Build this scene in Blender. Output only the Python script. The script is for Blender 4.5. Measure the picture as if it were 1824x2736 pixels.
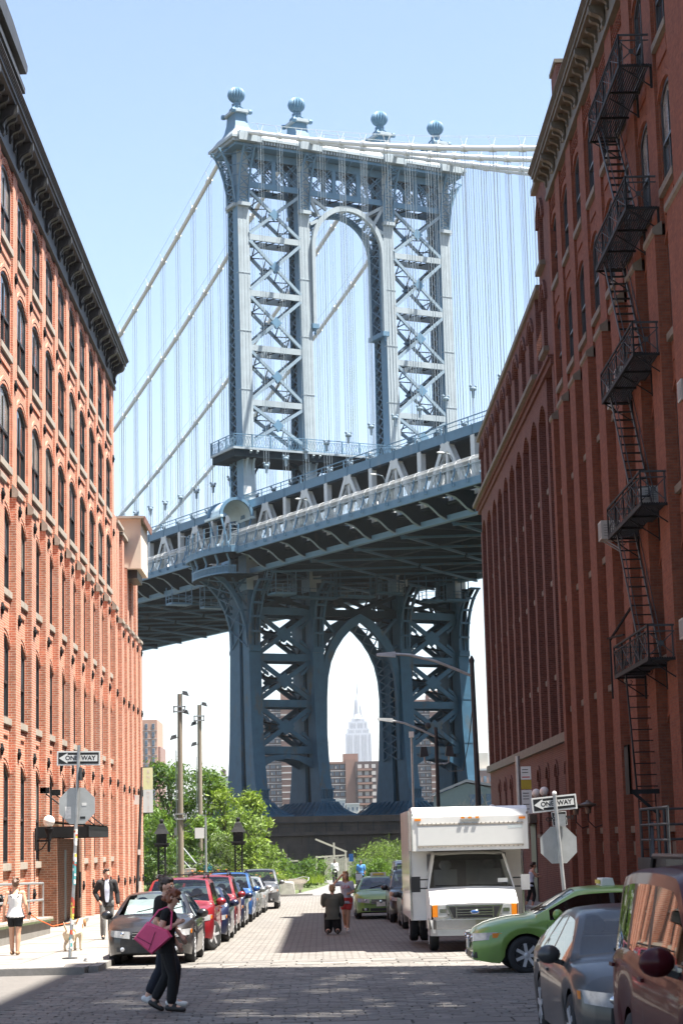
import bpy, math, random
from mathutils import Matrix, Vector
R = math.radians
random.seed(7)
for o in list(bpy.data.objects): bpy.data.objects.remove(o)
scene = bpy.context.scene
C = scene.collection

# ------------------------------------------------------------------ camera, sky, sun, exposure
cd = bpy.data.cameras.new('camera'); cam = bpy.data.objects.new('camera', cd); C.objects.link(cam); scene.camera = cam
cd.sensor_fit = 'VERTICAL'; cd.sensor_height = 36.0; cd.lens = 69.08; cd.clip_start = 0.1; cd.clip_end = 20000
cam.matrix_world = Matrix(((0.9996549, 0.021996, -0.0143583, 0.0), (-0.0105187, -0.1656691, -0.9861253, 0.0), (-0.0240695, 0.9859361, -0.1653805, 2.15), (0, 0, 0, 1)))
cd.dof.use_dof = True; cd.dof.focus_distance = 60.0; cd.dof.aperture_fstop = 4.5

SUN_EL, SUN_AZ = 70.0, 108.0          # azimuth measured from +Y towards +X
world = bpy.data.worlds.new('World'); scene.world = world; world.use_nodes = True
wn = world.node_tree; bg = wn.nodes['Background']
sky = wn.nodes.new('ShaderNodeTexSky'); sky.sky_type = 'NISHITA'; sky.sun_disc = False
sky.sun_elevation = R(SUN_EL); sky.sun_rotation = R(SUN_AZ); sky.air_density = 1.0; sky.dust_density = 1.5; sky.ozone_density = .9; sky.altitude = 0
wn.links.new(sky.outputs[0], bg.inputs[0]); bg.inputs[1].default_value = 0.073
sl = bpy.data.lights.new('sun', 'SUN'); sun = bpy.data.objects.new('sun', sl); C.objects.link(sun)
sl.energy = 5.0; sl.angle = R(0.53); sl.color = (1.0, 0.955, 0.88)
sdir = Vector((math.sin(R(SUN_AZ))*math.cos(R(SUN_EL)), math.cos(R(SUN_AZ))*math.cos(R(SUN_EL)), math.sin(R(SUN_EL))))
sun.rotation_euler = sdir.to_track_quat('Z', 'Y').to_euler(); sun.location = (30, -30, 80)
scene.view_settings.view_transform = 'Standard'; scene.view_settings.look = 'None'
scene.view_settings.exposure = 1.92; scene.view_settings.gamma = 1.0; scene.view_settings.use_curve_mapping = False
scene.cycles.max_bounces = 6; scene.cycles.diffuse_bounces = 3; scene.cycles.glossy_bounces = 3; scene.cycles.transmission_bounces = 4
scene.cycles.transparent_max_bounces = 10; scene.cycles.volume_bounces = 0
scene.cycles.use_denoising = True; scene.cycles.caustics_reflective = False; scene.cycles.caustics_refractive = False

WS = bpy.data.scenes.new('workshop')      # text and figures are evaluated here, away from the big scene
def evaluated_mesh(o):
    WS.collection.objects.link(o); vl = WS.view_layers[0]; vl.update(); dg = vl.depsgraph
    me = bpy.data.meshes.new_from_object(o.evaluated_get(dg)); bpy.data.objects.remove(o); return me

# ------------------------------------------------------------------ mesh helpers
class MB:
    """collects faces; build() links them as ONE mesh object"""
    def __init__(s): s.v = []; s.f = []; s.m = []
    def add(s, vs, fs, mi=0):
        n = len(s.v); s.v += [tuple(p) for p in vs]; s.f += [tuple(i+n for i in f) for f in fs]; s.m += [mi]*len(fs); return s
    def box(s, x0, x1, y0, y1, z0, z1, mi=0):
        if x0 > x1: x0, x1 = x1, x0
        if y0 > y1: y0, y1 = y1, y0
        if z0 > z1: z0, z1 = z1, z0
        return s.add([(x0,y0,z0),(x1,y0,z0),(x1,y1,z0),(x0,y1,z0),(x0,y0,z1),(x1,y0,z1),(x1,y1,z1),(x0,y1,z1)],
              [(0,3,2,1),(4,5,6,7),(0,1,5,4),(1,2,6,5),(2,3,7,6),(3,0,4,7)], mi)
    def cbox(s, c, d, rz=0, mi=0):
        a, b, h = d[0]/2, d[1]/2, d[2]/2; co, si = math.cos(rz), math.sin(rz)
        P = [(-a,-b,-h),(a,-b,-h),(a,b,-h),(-a,b,-h),(-a,-b,h),(a,-b,h),(a,b,h),(-a,b,h)]
        return s.add([(c[0]+x*co-y*si, c[1]+x*si+y*co, c[2]+z) for x,y,z in P], [(0,3,2,1),(4,5,6,7),(0,1,5,4),(1,2,6,5),(2,3,7,6),(3,0,4,7)], mi)
    def hexa(s, P, mi=0): return s.add(P, [(0,3,2,1),(4,5,6,7),(0,1,5,4),(1,2,6,5),(2,3,7,6),(3,0,4,7)], mi)
    def beam(s, p, q, w, h, up=(0,0,1), mi=0):
        p, q = Vector(p), Vector(q); d = (q-p).normalized(); u = Vector(up)
        if abs(d.dot(u)) > .98: u = Vector((1,0,0)) if abs(d.x) < .9 else Vector((0,1,0))
        a = d.cross(u).normalized()*w/2; b = a.cross(d).normalized()*h/2
        return s.hexa([p-a-b, p+a-b, q+a-b, q-a-b, p-a+b, p+a+b, q+a+b, q-a+b], mi)
    def prism(s, pts, fn, t0, t1, mi=0):
        """pts: 2-D outline; fn(a, b, t) -> xyz"""
        n = len(pts); V = [fn(a,b,t0) for a,b in pts]+[fn(a,b,t1) for a,b in pts]
        F = [tuple(range(n-1,-1,-1)), tuple(range(n,2*n))]+[(i,(i+1)%n,n+(i+1)%n,n+i) for i in range(n)]
        return s.add(V, F, mi)
    def strip(s, A, B, fn, t0, t1, mi=0):
        """thick band between two 2-D polylines A and B of equal length"""
        for i in range(len(A)-1):
            q = [A[i],A[i+1],B[i+1],B[i]]
            s.hexa([fn(*p,t0) for p in q]+[fn(*p,t1) for p in q], mi)
        return s
    def tube(s, pts, r, n=8, caps=True, mi=0):
        pts = [Vector(p) for p in pts]; k = len(pts); rr = r if isinstance(r,(list,tuple)) else [r]*k; V = []; F = []; a = None
        for i,p in enumerate(pts):
            d = (pts[min(i+1,k-1)]-pts[max(i-1,0)])
            d = d.normalized() if d.length > 1e-9 else Vector((0,0,1))
            if a is None:
                a = d.cross(Vector((0,0,1)) if abs(d.z) < .9 else Vector((1,0,0))).normalized()
            else:
                a = (a-d*a.dot(d)).normalized()
            b = d.cross(a)
            for j in range(n):
                t = 2*math.pi*j/n; V.append(p+(a*math.cos(t)+b*math.sin(t))*rr[i])
        for i in range(k-1):
            for j in range(n): F.append((i*n+j, i*n+(j+1)%n, (i+1)*n+(j+1)%n, (i+1)*n+j))
        if caps: F += [tuple(range(n-1,-1,-1)), tuple(range((k-1)*n, k*n))]
        return s.add(V, F, mi)
    def lathe(s, prof, n=16, c=(0,0,0), ax='z', amp=0, lobes=0, mi=0, sq=False):
        V = []; F = []; k = len(prof)
        for (r,h) in prof:
            for j in range(n):
                t = 2*math.pi*(j+(.5 if sq else 0))/n; q = r*(1+amp*(1 if j%2 else -1) if lobes else 1)
                a, b = q*math.cos(t), q*math.sin(t)
                V.append({'z':(c[0]+a,c[1]+b,c[2]+h),'x':(c[0]+h,c[1]+a,c[2]+b),'y':(c[0]+b,c[1]+h,c[2]+a)}[ax])
        for i in range(k-1):
            for j in range(n): F.append((i*n+j, i*n+(j+1)%n, (i+1)*n+(j+1)%n, (i+1)*n+j))
        F += [tuple(range(n-1,-1,-1)), tuple(range((k-1)*n, k*n))]
        return s.add(V, F, mi)
    def ball(s, c, r, n=12, m=8, mi=0):
        rx,ry,rz = r if isinstance(r,(list,tuple)) else (r,r,r); V = [(c[0],c[1],c[2]-rz)]; F = []
        for i in range(1,m):
            p = -math.pi/2+math.pi*i/m
            for j in range(n):
                t = 2*math.pi*j/n; V.append((c[0]+rx*math.cos(p)*math.cos(t), c[1]+ry*math.cos(p)*math.sin(t), c[2]+rz*math.sin(p)))
        V.append((c[0],c[1],c[2]+rz)); L = len(V)-1
        for j in range(n):
            F.append((0,1+(j+1)%n,1+j)); F.append((L,L-n+j,L-n+(j+1)%n))
        for i in range(m-2):
            for j in range(n):
                a = 1+i*n; F.append((a+j,a+(j+1)%n,a+n+(j+1)%n,a+n+j))
        return s.add(V, F, mi)
    def mesh(s, name, mats, smooth=0):
        me = bpy.data.meshes.new(name); me.from_pydata(s.v, [], s.f)
        for m in (mats if isinstance(mats,(list,tuple)) else [mats]): me.materials.append(M[m] if isinstance(m,str) else m)
        if any(s.m): me.polygons.foreach_set('material_index', s.m)
        if smooth:
            me.polygons.foreach_set('use_smooth', [True]*len(me.polygons))
            try: me.set_sharp_from_angle(angle=R(smooth))
            except Exception: pass
        me.update(); return me
    def build(s, name, mats, parent=None, smooth=0, **k): return link(s.mesh(name, mats, smooth), name, parent, **k)

def link(me, name, parent=None, loc=None, rz=0, rot=None):
    o = bpy.data.objects.new(name, me); C.objects.link(o)
    if parent is not None:
        o.parent = parent
        if loc is None and parent.get('_w'): loc = -root_of(parent) if parent.get('_w') == 1 else (0,0,0)
    if loc is not None: o.location = loc
    if rot is not None: o.rotation_euler = rot
    elif rz: o.rotation_euler = (0,0,rz)
    if parent is not None and parent.get('_w'): o['_w'] = 2
    return o
def root_of(o): return Vector(o.location)
def tag(o, label, cat, group=None):
    o['label'] = label; o['category'] = cat
    if group: o['group'] = group
    return o
def thing(name, label, cat, loc=(0,0,0), rz=0, group=None, world=False):
    """Empty at a thing's base. world=True: its parts are given in world coordinates."""
    o = bpy.data.objects.new(name, None); C.objects.link(o); o.location = loc; o.rotation_euler = (0,0,rz); o.empty_display_size = .3
    if world: o['_w'] = 1
    return tag(o, label, cat, group)
def struct(o, kind='structure'): o['kind'] = kind; return o
def copy_tree(o, parent=None, loc=None, rz=None, label=None):
    c = o.copy(); C.objects.link(c); c.parent = parent
    if loc is not None: c.location = loc
    if rz is not None: c.rotation_euler = (0,0,rz)
    if label: c['label'] = label
    for ch in [x for x in bpy.data.objects if x.parent == o] if False else KIDS(o): copy_tree(ch, c)
    return c
def KIDS(o): return list(o.children)
def text_mesh(body, size, name, mat, parent, M4, extrude=.002, align='CENTER', sx=1.0, bold=0.0):
    cu = bpy.data.curves.new(name, 'FONT'); cu.body = body; cu.size = size; cu.extrude = extrude; cu.align_x = align; cu.align_y = 'CENTER'; cu.offset = bold
    t = bpy.data.objects.new(name, cu); me = evaluated_mesh(t)
    me.transform(M4 @ Matrix.Diagonal((sx,1,1,1))); me.materials.clear(); me.materials.append(M[mat]); return link(me, name, parent)

# ------------------------------------------------------------------ materials
M = {}
def mk(name):
    m = bpy.data.materials.new(name); m.use_nodes = True; M[name] = m; return m, m.node_tree, m.node_tree.nodes['Principled BSDF']
def nd(nt, t, ins=None, **k):
    n = nt.nodes.new('ShaderNode'+t)
    for a,b in k.items(): setattr(n, a, b)
    for a,b in (ins or {}).items():
        if isinstance(b, bpy.types.NodeSocket): nt.links.new(b, n.inputs[a])
        else: n.inputs[a].default_value = b
    return n
def c4(c): return (*c, 1.0)
def mul(c, k): return tuple(min(1.0, x*k) for x in c)
def mixc(nt, f, a, b, mode='MIX'):
    n = nd(nt, 'Mix', data_type='RGBA', blend_type=mode)
    for i,v in ((0,f),(6,a),(7,b)):
        if isinstance(v, bpy.types.NodeSocket): nt.links.new(v, n.inputs[i])
        else: n.inputs[i].default_value = v
    return n.outputs[2]
def ramp(nt, fac, p0, p1, a=(0,0,0,1), b=(1,1,1,1)):
    r = nd(nt, 'ValToRGB', {0: fac}); e = r.color_ramp.elements; e[0].position = p0; e[1].position = p1; e[0].color = a; e[1].color = b; return r.outputs[0]
def pos(nt, scale=(1,1,1)):
    g = nd(nt, 'NewGeometry'); m = nd(nt, 'Mapping', {0: g.outputs['Position']}); m.inputs['Scale'].default_value = scale; return m.outputs[0]
def noise(nt, vec, scale, detail=4, rough=.6):
    return nd(nt, 'TexNoise', {'Vector': vec, 'Scale': scale, 'Detail': detail, 'Roughness': rough}).outputs[0]
def setb(b, **k):
    for a,v in k.items(): b.inputs[a.replace('_',' ')].default_value = v
def bump(nt, b, h, strength=.3, dist=.02):
    n = nd(nt, 'Bump', {'Height': h, 'Strength': strength, 'Distance': dist}); nt.links.new(n.outputs[0], b.inputs['Normal'])
def plain(name, col, rough=.6, metal=0., var=.18, scale=2.5, bmp=0., dirt=None, spec=.5, coat=0., stretch=(1,1,1), obj=False):
    m, nt, b = mk(name)
    if obj:
        tc = nd(nt, 'TexCoord'); p = tc.outputs['Object']
    else: p = pos(nt, stretch)
    n = noise(nt, p, scale, 6, .65)
    c = mixc(nt, ramp(nt, n, .3, .7), c4(mul(col, 1-var)), c4(mul(col, 1+var)))
    if dirt:
        n2 = noise(nt, pos(nt, (1,1,.35)), dirt[2] if len(dirt) > 2 else .8, 8, .7)
        c = mixc(nt, ramp(nt, n2, dirt[1], dirt[1]+.14), c, c4(dirt[0]))
    nt.links.new(c, b.inputs['Base Color'])
    setb(b, Roughness=rough, Metallic=metal); b.inputs['Specular IOR Level'].default_value = spec; b.inputs['Coat Weight'].default_value = coat; b.inputs['Coat Roughness'].default_value = .04
    if bmp: bump(nt, b, noise(nt, p, scale*6, 6, .7), bmp, .02)
    return m
def brick(name, c1, c2, mortar, bw=.215, rh=.076, ms=.011, stain=(.10,.06,.045), stain_at=.62, eff=None):
    m, nt, b = mk(name)
    g = nd(nt, 'NewGeometry'); sp = nd(nt, 'SeparateXYZ', {0: g.outputs['Position']}); sn = nd(nt, 'SeparateXYZ', {0: g.outputs['True Normal']})
    ax = nd(nt, 'Math', {0: sn.outputs[0]}, operation='ABSOLUTE'); gt = nd(nt, 'Math', {0: ax.outputs[0], 1: .6}, operation='GREATER_THAN')
    h = nd(nt, 'Mix', {0: gt.outputs[0], 2: sp.outputs[0], 3: sp.outputs[1]}, data_type='FLOAT')
    v = nd(nt, 'CombineXYZ', {0: h.outputs[0], 1: sp.outputs[2]})
    t = nd(nt, 'TexBrick', {'Vector': v.outputs[0], 'Color1': c4(c1), 'Color2': c4(c2), 'Mortar': c4(mortar), 'Scale': 1.0, 'Mortar Size': ms, 'Mortar Smooth': .25, 'Bias': -.1, 'Brick Width': bw, 'Row Height': rh})
    n1 = noise(nt, pos(nt, (1,1,1)), 5.0, 4, .6); c = mixc(nt, .55, t.outputs[0], ramp(nt, n1, .25, .75, (.55,.55,.55,1), (1.35,1.3,1.25,1)), 'MULTIPLY')
    n2 = noise(nt, pos(nt, (.6,.6,.22)), 1.1, 7, .7)
    c = mixc(nt, nd(nt, 'Math', {0: ramp(nt, n2, stain_at, stain_at+.16), 1: .7}, operation='MULTIPLY').outputs[0], c, c4(stain))
    if eff:
        n3 = noise(nt, pos(nt, (.8,.8,.5)), .9, 7, .75)
        c = mixc(nt, nd(nt, 'Math', {0: ramp(nt, n3, .56, .78), 1: .55}, operation='MULTIPLY').outputs[0], c, c4(eff))
    nt.links.new(c, b.inputs['Base Color']); setb(b, Roughness=.88); b.inputs['Specular IOR Level'].default_value = .25
    inv = nd(nt, 'Math', {0: 1.0, 1: t.outputs[1]}, operation='SUBTRACT')
    hh = nd(nt, 'Math', {0: inv.outputs[0], 1: nd(nt,'Math',{0:n1,1:.4},operation='MULTIPLY').outputs[0]}, operation='ADD')
    bump(nt, b, hh.outputs[0], .5, .012)
    return m
def glass(name, tint=(.03,.035,.04), rough=.03, wav=.0):
    m, nt, b = mk(name); nt.links.new(mixc(nt, ramp(nt, noise(nt, pos(nt), 1.3), .35, .65), c4(mul(tint,.7)), c4(mul(tint,1.5))), b.inputs['Base Color'])
    setb(b, Roughness=rough); b.inputs['Specular IOR Level'].default_value = .8
    if wav: bump(nt, b, noise(nt, pos(nt), 1.6, 2, .5), wav, .05)
    return m
def clear_glass(name, tint=(.35,.42,.42), fac=.9):
    m, nt, b = mk(name); out = nt.nodes['Material Output']; nt.nodes.remove(b)
    tr = nd(nt, 'BsdfTransparent', {0: c4(tint)}); gl = nd(nt, 'BsdfGlossy', {0: (1,1,1,1), 1: .02})
    fr = nd(nt, 'Fresnel', {0: 1.55}); mx = nd(nt, 'MixShader', {0: fr.outputs[0], 1: tr.outputs[0], 2: gl.outputs[0]}); nt.links.new(mx.outputs[0], out.inputs[0]); return m
def leaf(name, col, var=.72, trans=.32):
    m, nt, b = mk(name); g = nd(nt, 'NewGeometry'); out = nt.nodes['Material Output']
    c = mixc(nt, g.outputs['Random Per Island'], c4(mul(col, 1-var)), c4((col[0]*(1+var*1.1), col[1]*(1+var), col[2]*(1+var*.4))))
    nt.links.new(c, b.inputs['Base Color']); setb(b, Roughness=.5); b.inputs['Specular IOR Level'].default_value = .4
    tl = nd(nt, 'BsdfTranslucent', {0: mixc(nt, .5, c, (.25,.4,.03,1))}); mx = nd(nt, 'MixShader', {0: trans, 1: b.outputs[0], 2: tl.outputs[0]}); nt.links.new(mx.outputs[0], out.inputs[0]); return m

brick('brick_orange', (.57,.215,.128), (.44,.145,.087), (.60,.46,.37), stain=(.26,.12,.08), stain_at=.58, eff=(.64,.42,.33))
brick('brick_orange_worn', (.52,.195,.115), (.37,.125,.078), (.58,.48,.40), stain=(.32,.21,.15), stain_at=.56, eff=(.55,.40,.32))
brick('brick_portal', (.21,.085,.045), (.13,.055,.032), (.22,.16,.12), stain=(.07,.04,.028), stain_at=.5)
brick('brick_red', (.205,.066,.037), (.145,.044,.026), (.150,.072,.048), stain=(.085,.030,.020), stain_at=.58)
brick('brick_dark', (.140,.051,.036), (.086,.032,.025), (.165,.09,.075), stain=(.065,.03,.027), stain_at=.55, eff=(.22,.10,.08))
plain('stone_sill', (.34,.30,.25), .85, var=.2, scale=4, bmp=.15, dirt=((.25,.21,.17),.58))
plain('cornice_black', (.035,.034,.033), .55, var=.35, scale=3, bmp=.1)
plain('stone_sill_shade', (.15,.128,.10), .85, var=.2, scale=4, bmp=.15, dirt=((.13,.11,.09),.56))  # darker copy of the sill stone: right-hand side's shade put into the colour
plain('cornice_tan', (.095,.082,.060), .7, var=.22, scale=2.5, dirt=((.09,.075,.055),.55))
plain('iron_black', (.014,.014,.015), .7, var=.3, spec=.2)
plain('iron_grey', (.038,.040,.043), .6, var=.3, spec=.3)
plain('iron_pale', (.33,.35,.36), .5, metal=.4, var=.15)  # light grey metal for flashing and braces
plain('frame_dark', (.030,.031,.033), .45, var=.2)
glass('window_glass', (.030,.036,.042), .03, .12); glass('window_glass_b', (.085,.10,.115), .06, .2); glass('window_blind', (.20,.19,.17), .18, .1)
plain('blind', (.35,.36,.36), .7, var=.1)
plain('stucco', (.66,.56,.45), .9, var=.06, scale=.7, bmp=.15, dirt=((.58,.46,.34),.60))
plain('roof_tar', (.05,.05,.05), .9)
plain('roof_tile', (.25,.12,.09), .8)
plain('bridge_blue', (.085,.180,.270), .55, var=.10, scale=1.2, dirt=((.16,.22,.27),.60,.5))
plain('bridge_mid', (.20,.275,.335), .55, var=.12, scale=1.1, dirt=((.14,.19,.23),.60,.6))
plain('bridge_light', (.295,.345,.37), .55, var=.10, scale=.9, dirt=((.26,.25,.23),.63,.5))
plain('bridge_low', (.026,.082,.135), .6, spec=.3, var=.16, scale=.9, dirt=((.075,.066,.045),.56,.45))  # darker copy of the bridge paint: deck shade put into the colour
plain('bridge_shade', (.008,.019,.026), .8, spec=.12, var=.2, scale=1.0, dirt=((.075,.06,.05),.60,.5))  # near-black copy of the bridge paint: underside and recess shade put into the colour
plain('bridge_white', (.56,.57,.56), .55, var=.08, dirt=((.36,.34,.30),.62,1.2))
plain('bridge_cable', (.62,.63,.62), .5, var=.05)
plain('dome_shell', (.50,.62,.66), .5, var=.12, scale=.8, dirt=((.36,.42,.42),.6))
plain('pier_stone', (.085,.066,.052), .9, var=.3, scale=.6, bmp=.3, dirt=((.05,.045,.04),.5,.3))
plain('asphalt', (.125,.115,.104), .9, var=.18, scale=9, bmp=.25, dirt=((.17,.16,.15),.58,.4))
plain('asphalt_path', (.16,.155,.15), .9, var=.15, scale=3, bmp=.15)
plain('concrete', (.215,.20,.18), .85, var=.12, scale=1.6, bmp=.12, dirt=((.14,.13,.115),.56,.7))
plain('kerb_stone', (.20,.19,.175), .8, var=.2, scale=5, bmp=.2)
plain('granite', (.36,.34,.31), .85, var=.25, scale=3, bmp=.4)
plain('ground_dirt', (.10,.085,.06), .95, var=.3, scale=.3)
plain('white_paint', (.78,.78,.76), .5, var=.04)
# ------------------------------------------------------------------ ground, road, pavements
GP = [(-400,-.10),(28,-.10),(42,-.25),(55,-.42),(75,-.58),(100,-.75),(155,-1.0),(180,-1.15),(230,-1.6),(300,-3.0),(9000,-3.0)]
def G(y):
    for (a,p),(b,q) in zip(GP, GP[1:]):
        if y <= b: return p+(q-p)*(y-a)/(b-a)
    return -3.0
def slope_strip(x0, x1, y0, y1, dz, step=3.0, thick=0):
    m = MB(); n = max(1, int((y1-y0)/step)); ys = [y0+(y1-y0)*i/n for i in range(n+1)]
    V = []; F = []
    for y in ys: V += [(x0,y,G(y)+dz),(x1,y,G(y)+dz)]
    for i in range(n): F.append((2*i,2*i+1,2*i+3,2*i+2))
    m.add(V, F)
    if thick:
        V = []; F = []
        for y in ys: V += [(x0,y,G(y)+dz),(x0,y,G(y)+dz-thick),(x1,y,G(y)+dz),(x1,y,G(y)+dz-thick)]
        for i in range(n): a = 4*i; F += [(a,a+4,a+5,a+1),(a+2,a+3,a+7,a+6)]
        k = len(V)-4; F += [(0,1,3,2),(k,k+2,k+3,k+1)]
        m.add(V, F)
    return m
g = MB()
xs = [-6000,-1500,-400,-60,-20,-9.2,9.3,20,60,400,1500,6000]; ys = [-400,-50,0,10,20,28,35,42,48,55,65,75,88,100,115,130,155,180,230,300,600,1500,4000,9000]
for y in ys:
    for x in xs: g.v.append((x,y,G(y)-.02 if y < 300 else G(y)))
n = len(xs)
for j in range(len(ys)-1):
    for i in range(n-1): g.f.append((j*n+i,j*n+i+1,(j+1)*n+i+1,(j+1)*n+i)); g.m.append(0)
struct(g.build('ground', 'ground_dirt'))
struct(slope_strip(-4000,4000,330,720,.35,400).build('river', plain('water', (.06,.09,.10), .12, var=.1)))

m_, nt, b = mk('setts')           # far carriageway: setts too small to tell apart
g_ = nd(nt,'NewGeometry'); tb = nd(nt,'TexBrick',{'Vector': g_.outputs['Position'],'Color1':(.215,.20,.182,1),'Color2':(.145,.135,.122,1),'Mortar':(.085,.078,.066,1),'Scale':1.0,'Mortar Size':.022,'Mortar Smooth':.4,'Bias':0,'Brick Width':.31,'Row Height':.195})
cc = mixc(nt, .5, tb.outputs[0], ramp(nt, noise(nt, pos(nt), .7, 6, .7), .3, .7, (.72,.72,.72,1), (1.2,1.18,1.15,1)), 'MULTIPLY'); nt.links.new(cc, b.inputs['Base Color']); setb(b, Roughness=.8)
bump(nt, b, nd(nt,'Math',{0:1.0,1:tb.outputs[1]},operation='SUBTRACT').outputs[0], .5, .03)
plain('sett_stone', (.185,.170,.152), .72, var=.22, scale=1.7, bmp=.35, dirt=((.11,.10,.09),.52,.45))
plain('sett_joint', (.075,.069,.06), .95, var=.3, scale=6)
plain('sett_stone_dark', (.145,.134,.12), .72, var=.25, scale=2.2, bmp=.35, dirt=((.095,.088,.078),.52,.5))

PX0, PX1, PY0, PY1 = -4.55, 9.0, 17.5, 41.5
struct(slope_strip(-4.45,4.75,PY1,112,0).build('road', 'setts'))
struct(slope_strip(-60,PX0,4,38.3,0).build('cross_street', 'asphalt'))
struct(slope_strip(PX1,60,33,38.3,0).build('cross_street', 'asphalt'))
struct(slope_strip(PX0,PX1,-30,PY0,0).build('street', 'asphalt'))
bed = struct(slope_strip(PX0,PX1,PY0,PY1,-.004).build('carriageway', 'sett_joint'))
# every sett near the camera is a stone of its own, proud of a recessed joint
def sett_mesh(k):
    rr = random.Random(k); m = MB(); a, b_, h = .146, .090, .024
    j = lambda s: s+rr.uniform(-.009,.009)
    bot = [(-a,-b_,-.02),(a,-b_,-.02),(a,b_,-.02),(-a,b_,-.02)]; mid = [(x,y,h-.012) for x,y,_ in bot]
    top = [(j(x*.94),j(y*.90),h+rr.uniform(-.007,.008)) for x,y,_ in bot]
    m.add(bot+mid+top, [(0,1,5,4),(1,2,6,5),(2,3,7,6),(3,0,4,7),(4,5,9,8),(5,6,10,9),(6,7,11,10),(7,4,8,11),(8,9,10,11)]); return m
SM = [sett_mesh(k) for k in range(6)]
SMesh = [s.mesh('sett', 'sett_stone' if i % 2 else 'sett_stone_dark') for i,s in enumerate(SM)]
rest = [MB(), MB()]; rr = random.Random(3); cand = []
r = 0; y = 25.6
while y < 39.2:
    x = PX0+.17+(r % 2)*.155+rr.uniform(-.03,.03)
    while x < PX1-.2:
        cand.append((x+rr.uniform(-.01,.01), y+rr.uniform(-.012,.012), rr.uniform(-.04,.04), rr.randrange(6))); x += .308
    y += .195; r += 1
vis = sorted([c for c in cand if abs(c[0]+.006*c[1]) < c[1]*.172 and c[0] < 2.5], key=lambda c: c[1])[:300]
vs = set(vis)
for c in cand:
    z = G(c[1])
    if c in vs: link(SMesh[c[3]], 'sett', bed, loc=(c[0],c[1],z), rz=c[2])
    else:
        s = SM[c[3]]; co, si = math.cos(c[2]), math.sin(c[2]); dz = rr.uniform(-.004,.004)
        rest[c[3] % 2].add([(c[0]+a*co-b2*si, c[1]+a*si+b2*co, z+h+dz) for a,b2,h in s.v], s.f)
for q,mm in zip(rest, ('sett_stone_dark','sett_stone')): struct(q.build('paving_setts', mm, bed), 'stuff')

# granite crossing slabs before and after the setts
for (ya,yb,rl,cl,off) in ((17.6,25.45,.66,1.25,0),(39.35,41.4,.5,1.0,1)):
    y = ya; r = 0
    while y < yb:
        x = PX0+.02-(r % 2)*cl*.5; e = min(y+rl,yb)-.014
        while x < (PX1 if off == 0 else 4.7)-.1:
            a0, a1 = max(x,PX0)+.01, min(x+cl,PX1)-.01; h = .022+rr.uniform(-.004,.004); m = MB()
            if a1-a0 > .1: m.hexa([(a0,y,G(y)-.03),(a1,y,G(y)-.03),(a1,e,G(e)-.03),(a0,e,G(e)-.03),(a0+.008,y+.008,G(y)+h),(a1-.008,y+.008,G(y)+h),(a1-.008,e-.008,G(e)+h),(a0+.008,e-.008,G(e)+h)]); m.build('slab', 'sett_stone' if rr.random() < .5 else 'sett_stone_dark', bed)
            x += cl
        y += rl; r += 1
def pavement(name, x0, x1, y0, y1, kx, cols, rowlen, corner=None):
    """concrete footway: bed + slabs as parts + kerb stones as parts"""
    p = struct(slope_strip(x0,x1,y0,y1,.095,3,.4).build(name, 'concrete'))
    cw = (x1-x0)/cols; y = y0
    while y < min(y1, 78):
        for c in range(cols):
            a0, a1 = x0+c*cw+.012, x0+(c+1)*cw-.012; b0, b1 = y+.012, min(y+rowlen, y1)-.012
            m = MB(); dz = random.uniform(-.004,.004)
            m.hexa([(a0,b0,G(b0)+.09),(a1,b0,G(b0)+.09),(a1,b1,G(b1)+.09),(a0,b1,G(b1)+.09),(a0,b0,G(b0)+.13+dz),(a1,b0,G(b0)+.13+dz),(a1,b1,G(b1)+.13+dz),(a0,b1,G(b1)+.13+dz)])
            m.build('slab', 'concrete', p)
        y += rowlen
    y = y0; kd = .2 if kx < 0 else -.2
    while y < y1-.5:
        e = min(y+2.1, y1)-.01; m = MB(); a0, a1 = sorted((kx, kx+kd))
        m.hexa([(a0,y,G(y)-.05),(a1,y,G(y)-.05),(a1,e,G(e)-.05),(a0,e,G(e)-.05),(a0+.01,y,G(y)+.14),(a1-.01,y,G(y)+.14),(a1-.01,e,G(e)+.14),(a0+.01,e,G(e)+.14)])
        m.build('kerb_stone', 'kerb_stone', p); y += 2.1
    return p
pl = pavement('pavement_left', -9.15, -4.48, 38.3, 112, -4.46, 3, 1.9)
pr = pavement('pavement_right', 4.78, 9.15, 38.3, 112, 4.76, 3, 1.9)
# kerb return along the cross street
for sgn, x0 in ((-1,-4.5),(1,4.8)):
    x = x0
    while abs(x) < 14:
        a, b_ = sorted((x, x+sgn*2.0)); m = MB(); m.box(a+.008,b_-.008,38.1,38.3,G(38)-.05,G(38)+.135); m.build('kerb_stone', 'kerb_stone', pl if sgn < 0 else pr); x += sgn*2.0
struct(slope_strip(-60,-9.15,38.3,44,.13).build('pavement', 'concrete')); struct(slope_strip(9.15,60,38.3,44,.13).build('pavement', 'concrete'))
struct(slope_strip(6.2,9.4,17.4,33.0,.12,3,.3).build('pavement', 'concrete')); struct(slope_strip(4.9,9.0,-30,17.4,.12,3,.3).build('pavement', 'concrete'))
# tactile white ramp patch and stop line at the corner
q = MB(); q.hexa([(-6.2,38.45,G(38.4)+.136),(-4.95,38.45,G(38.4)+.136),(-5.05,39.5,G(39.5)+.136),(-6.0,39.5,G(39.5)+.136),(-6.2,38.45,G(38.4)+.142),(-4.95,38.45,G(38.4)+.142),(-5.05,39.5,G(39.5)+.142),(-6.0,39.5,G(39.5)+.142)])
q.build('ramp_patch', 'white_paint', pl)
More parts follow.
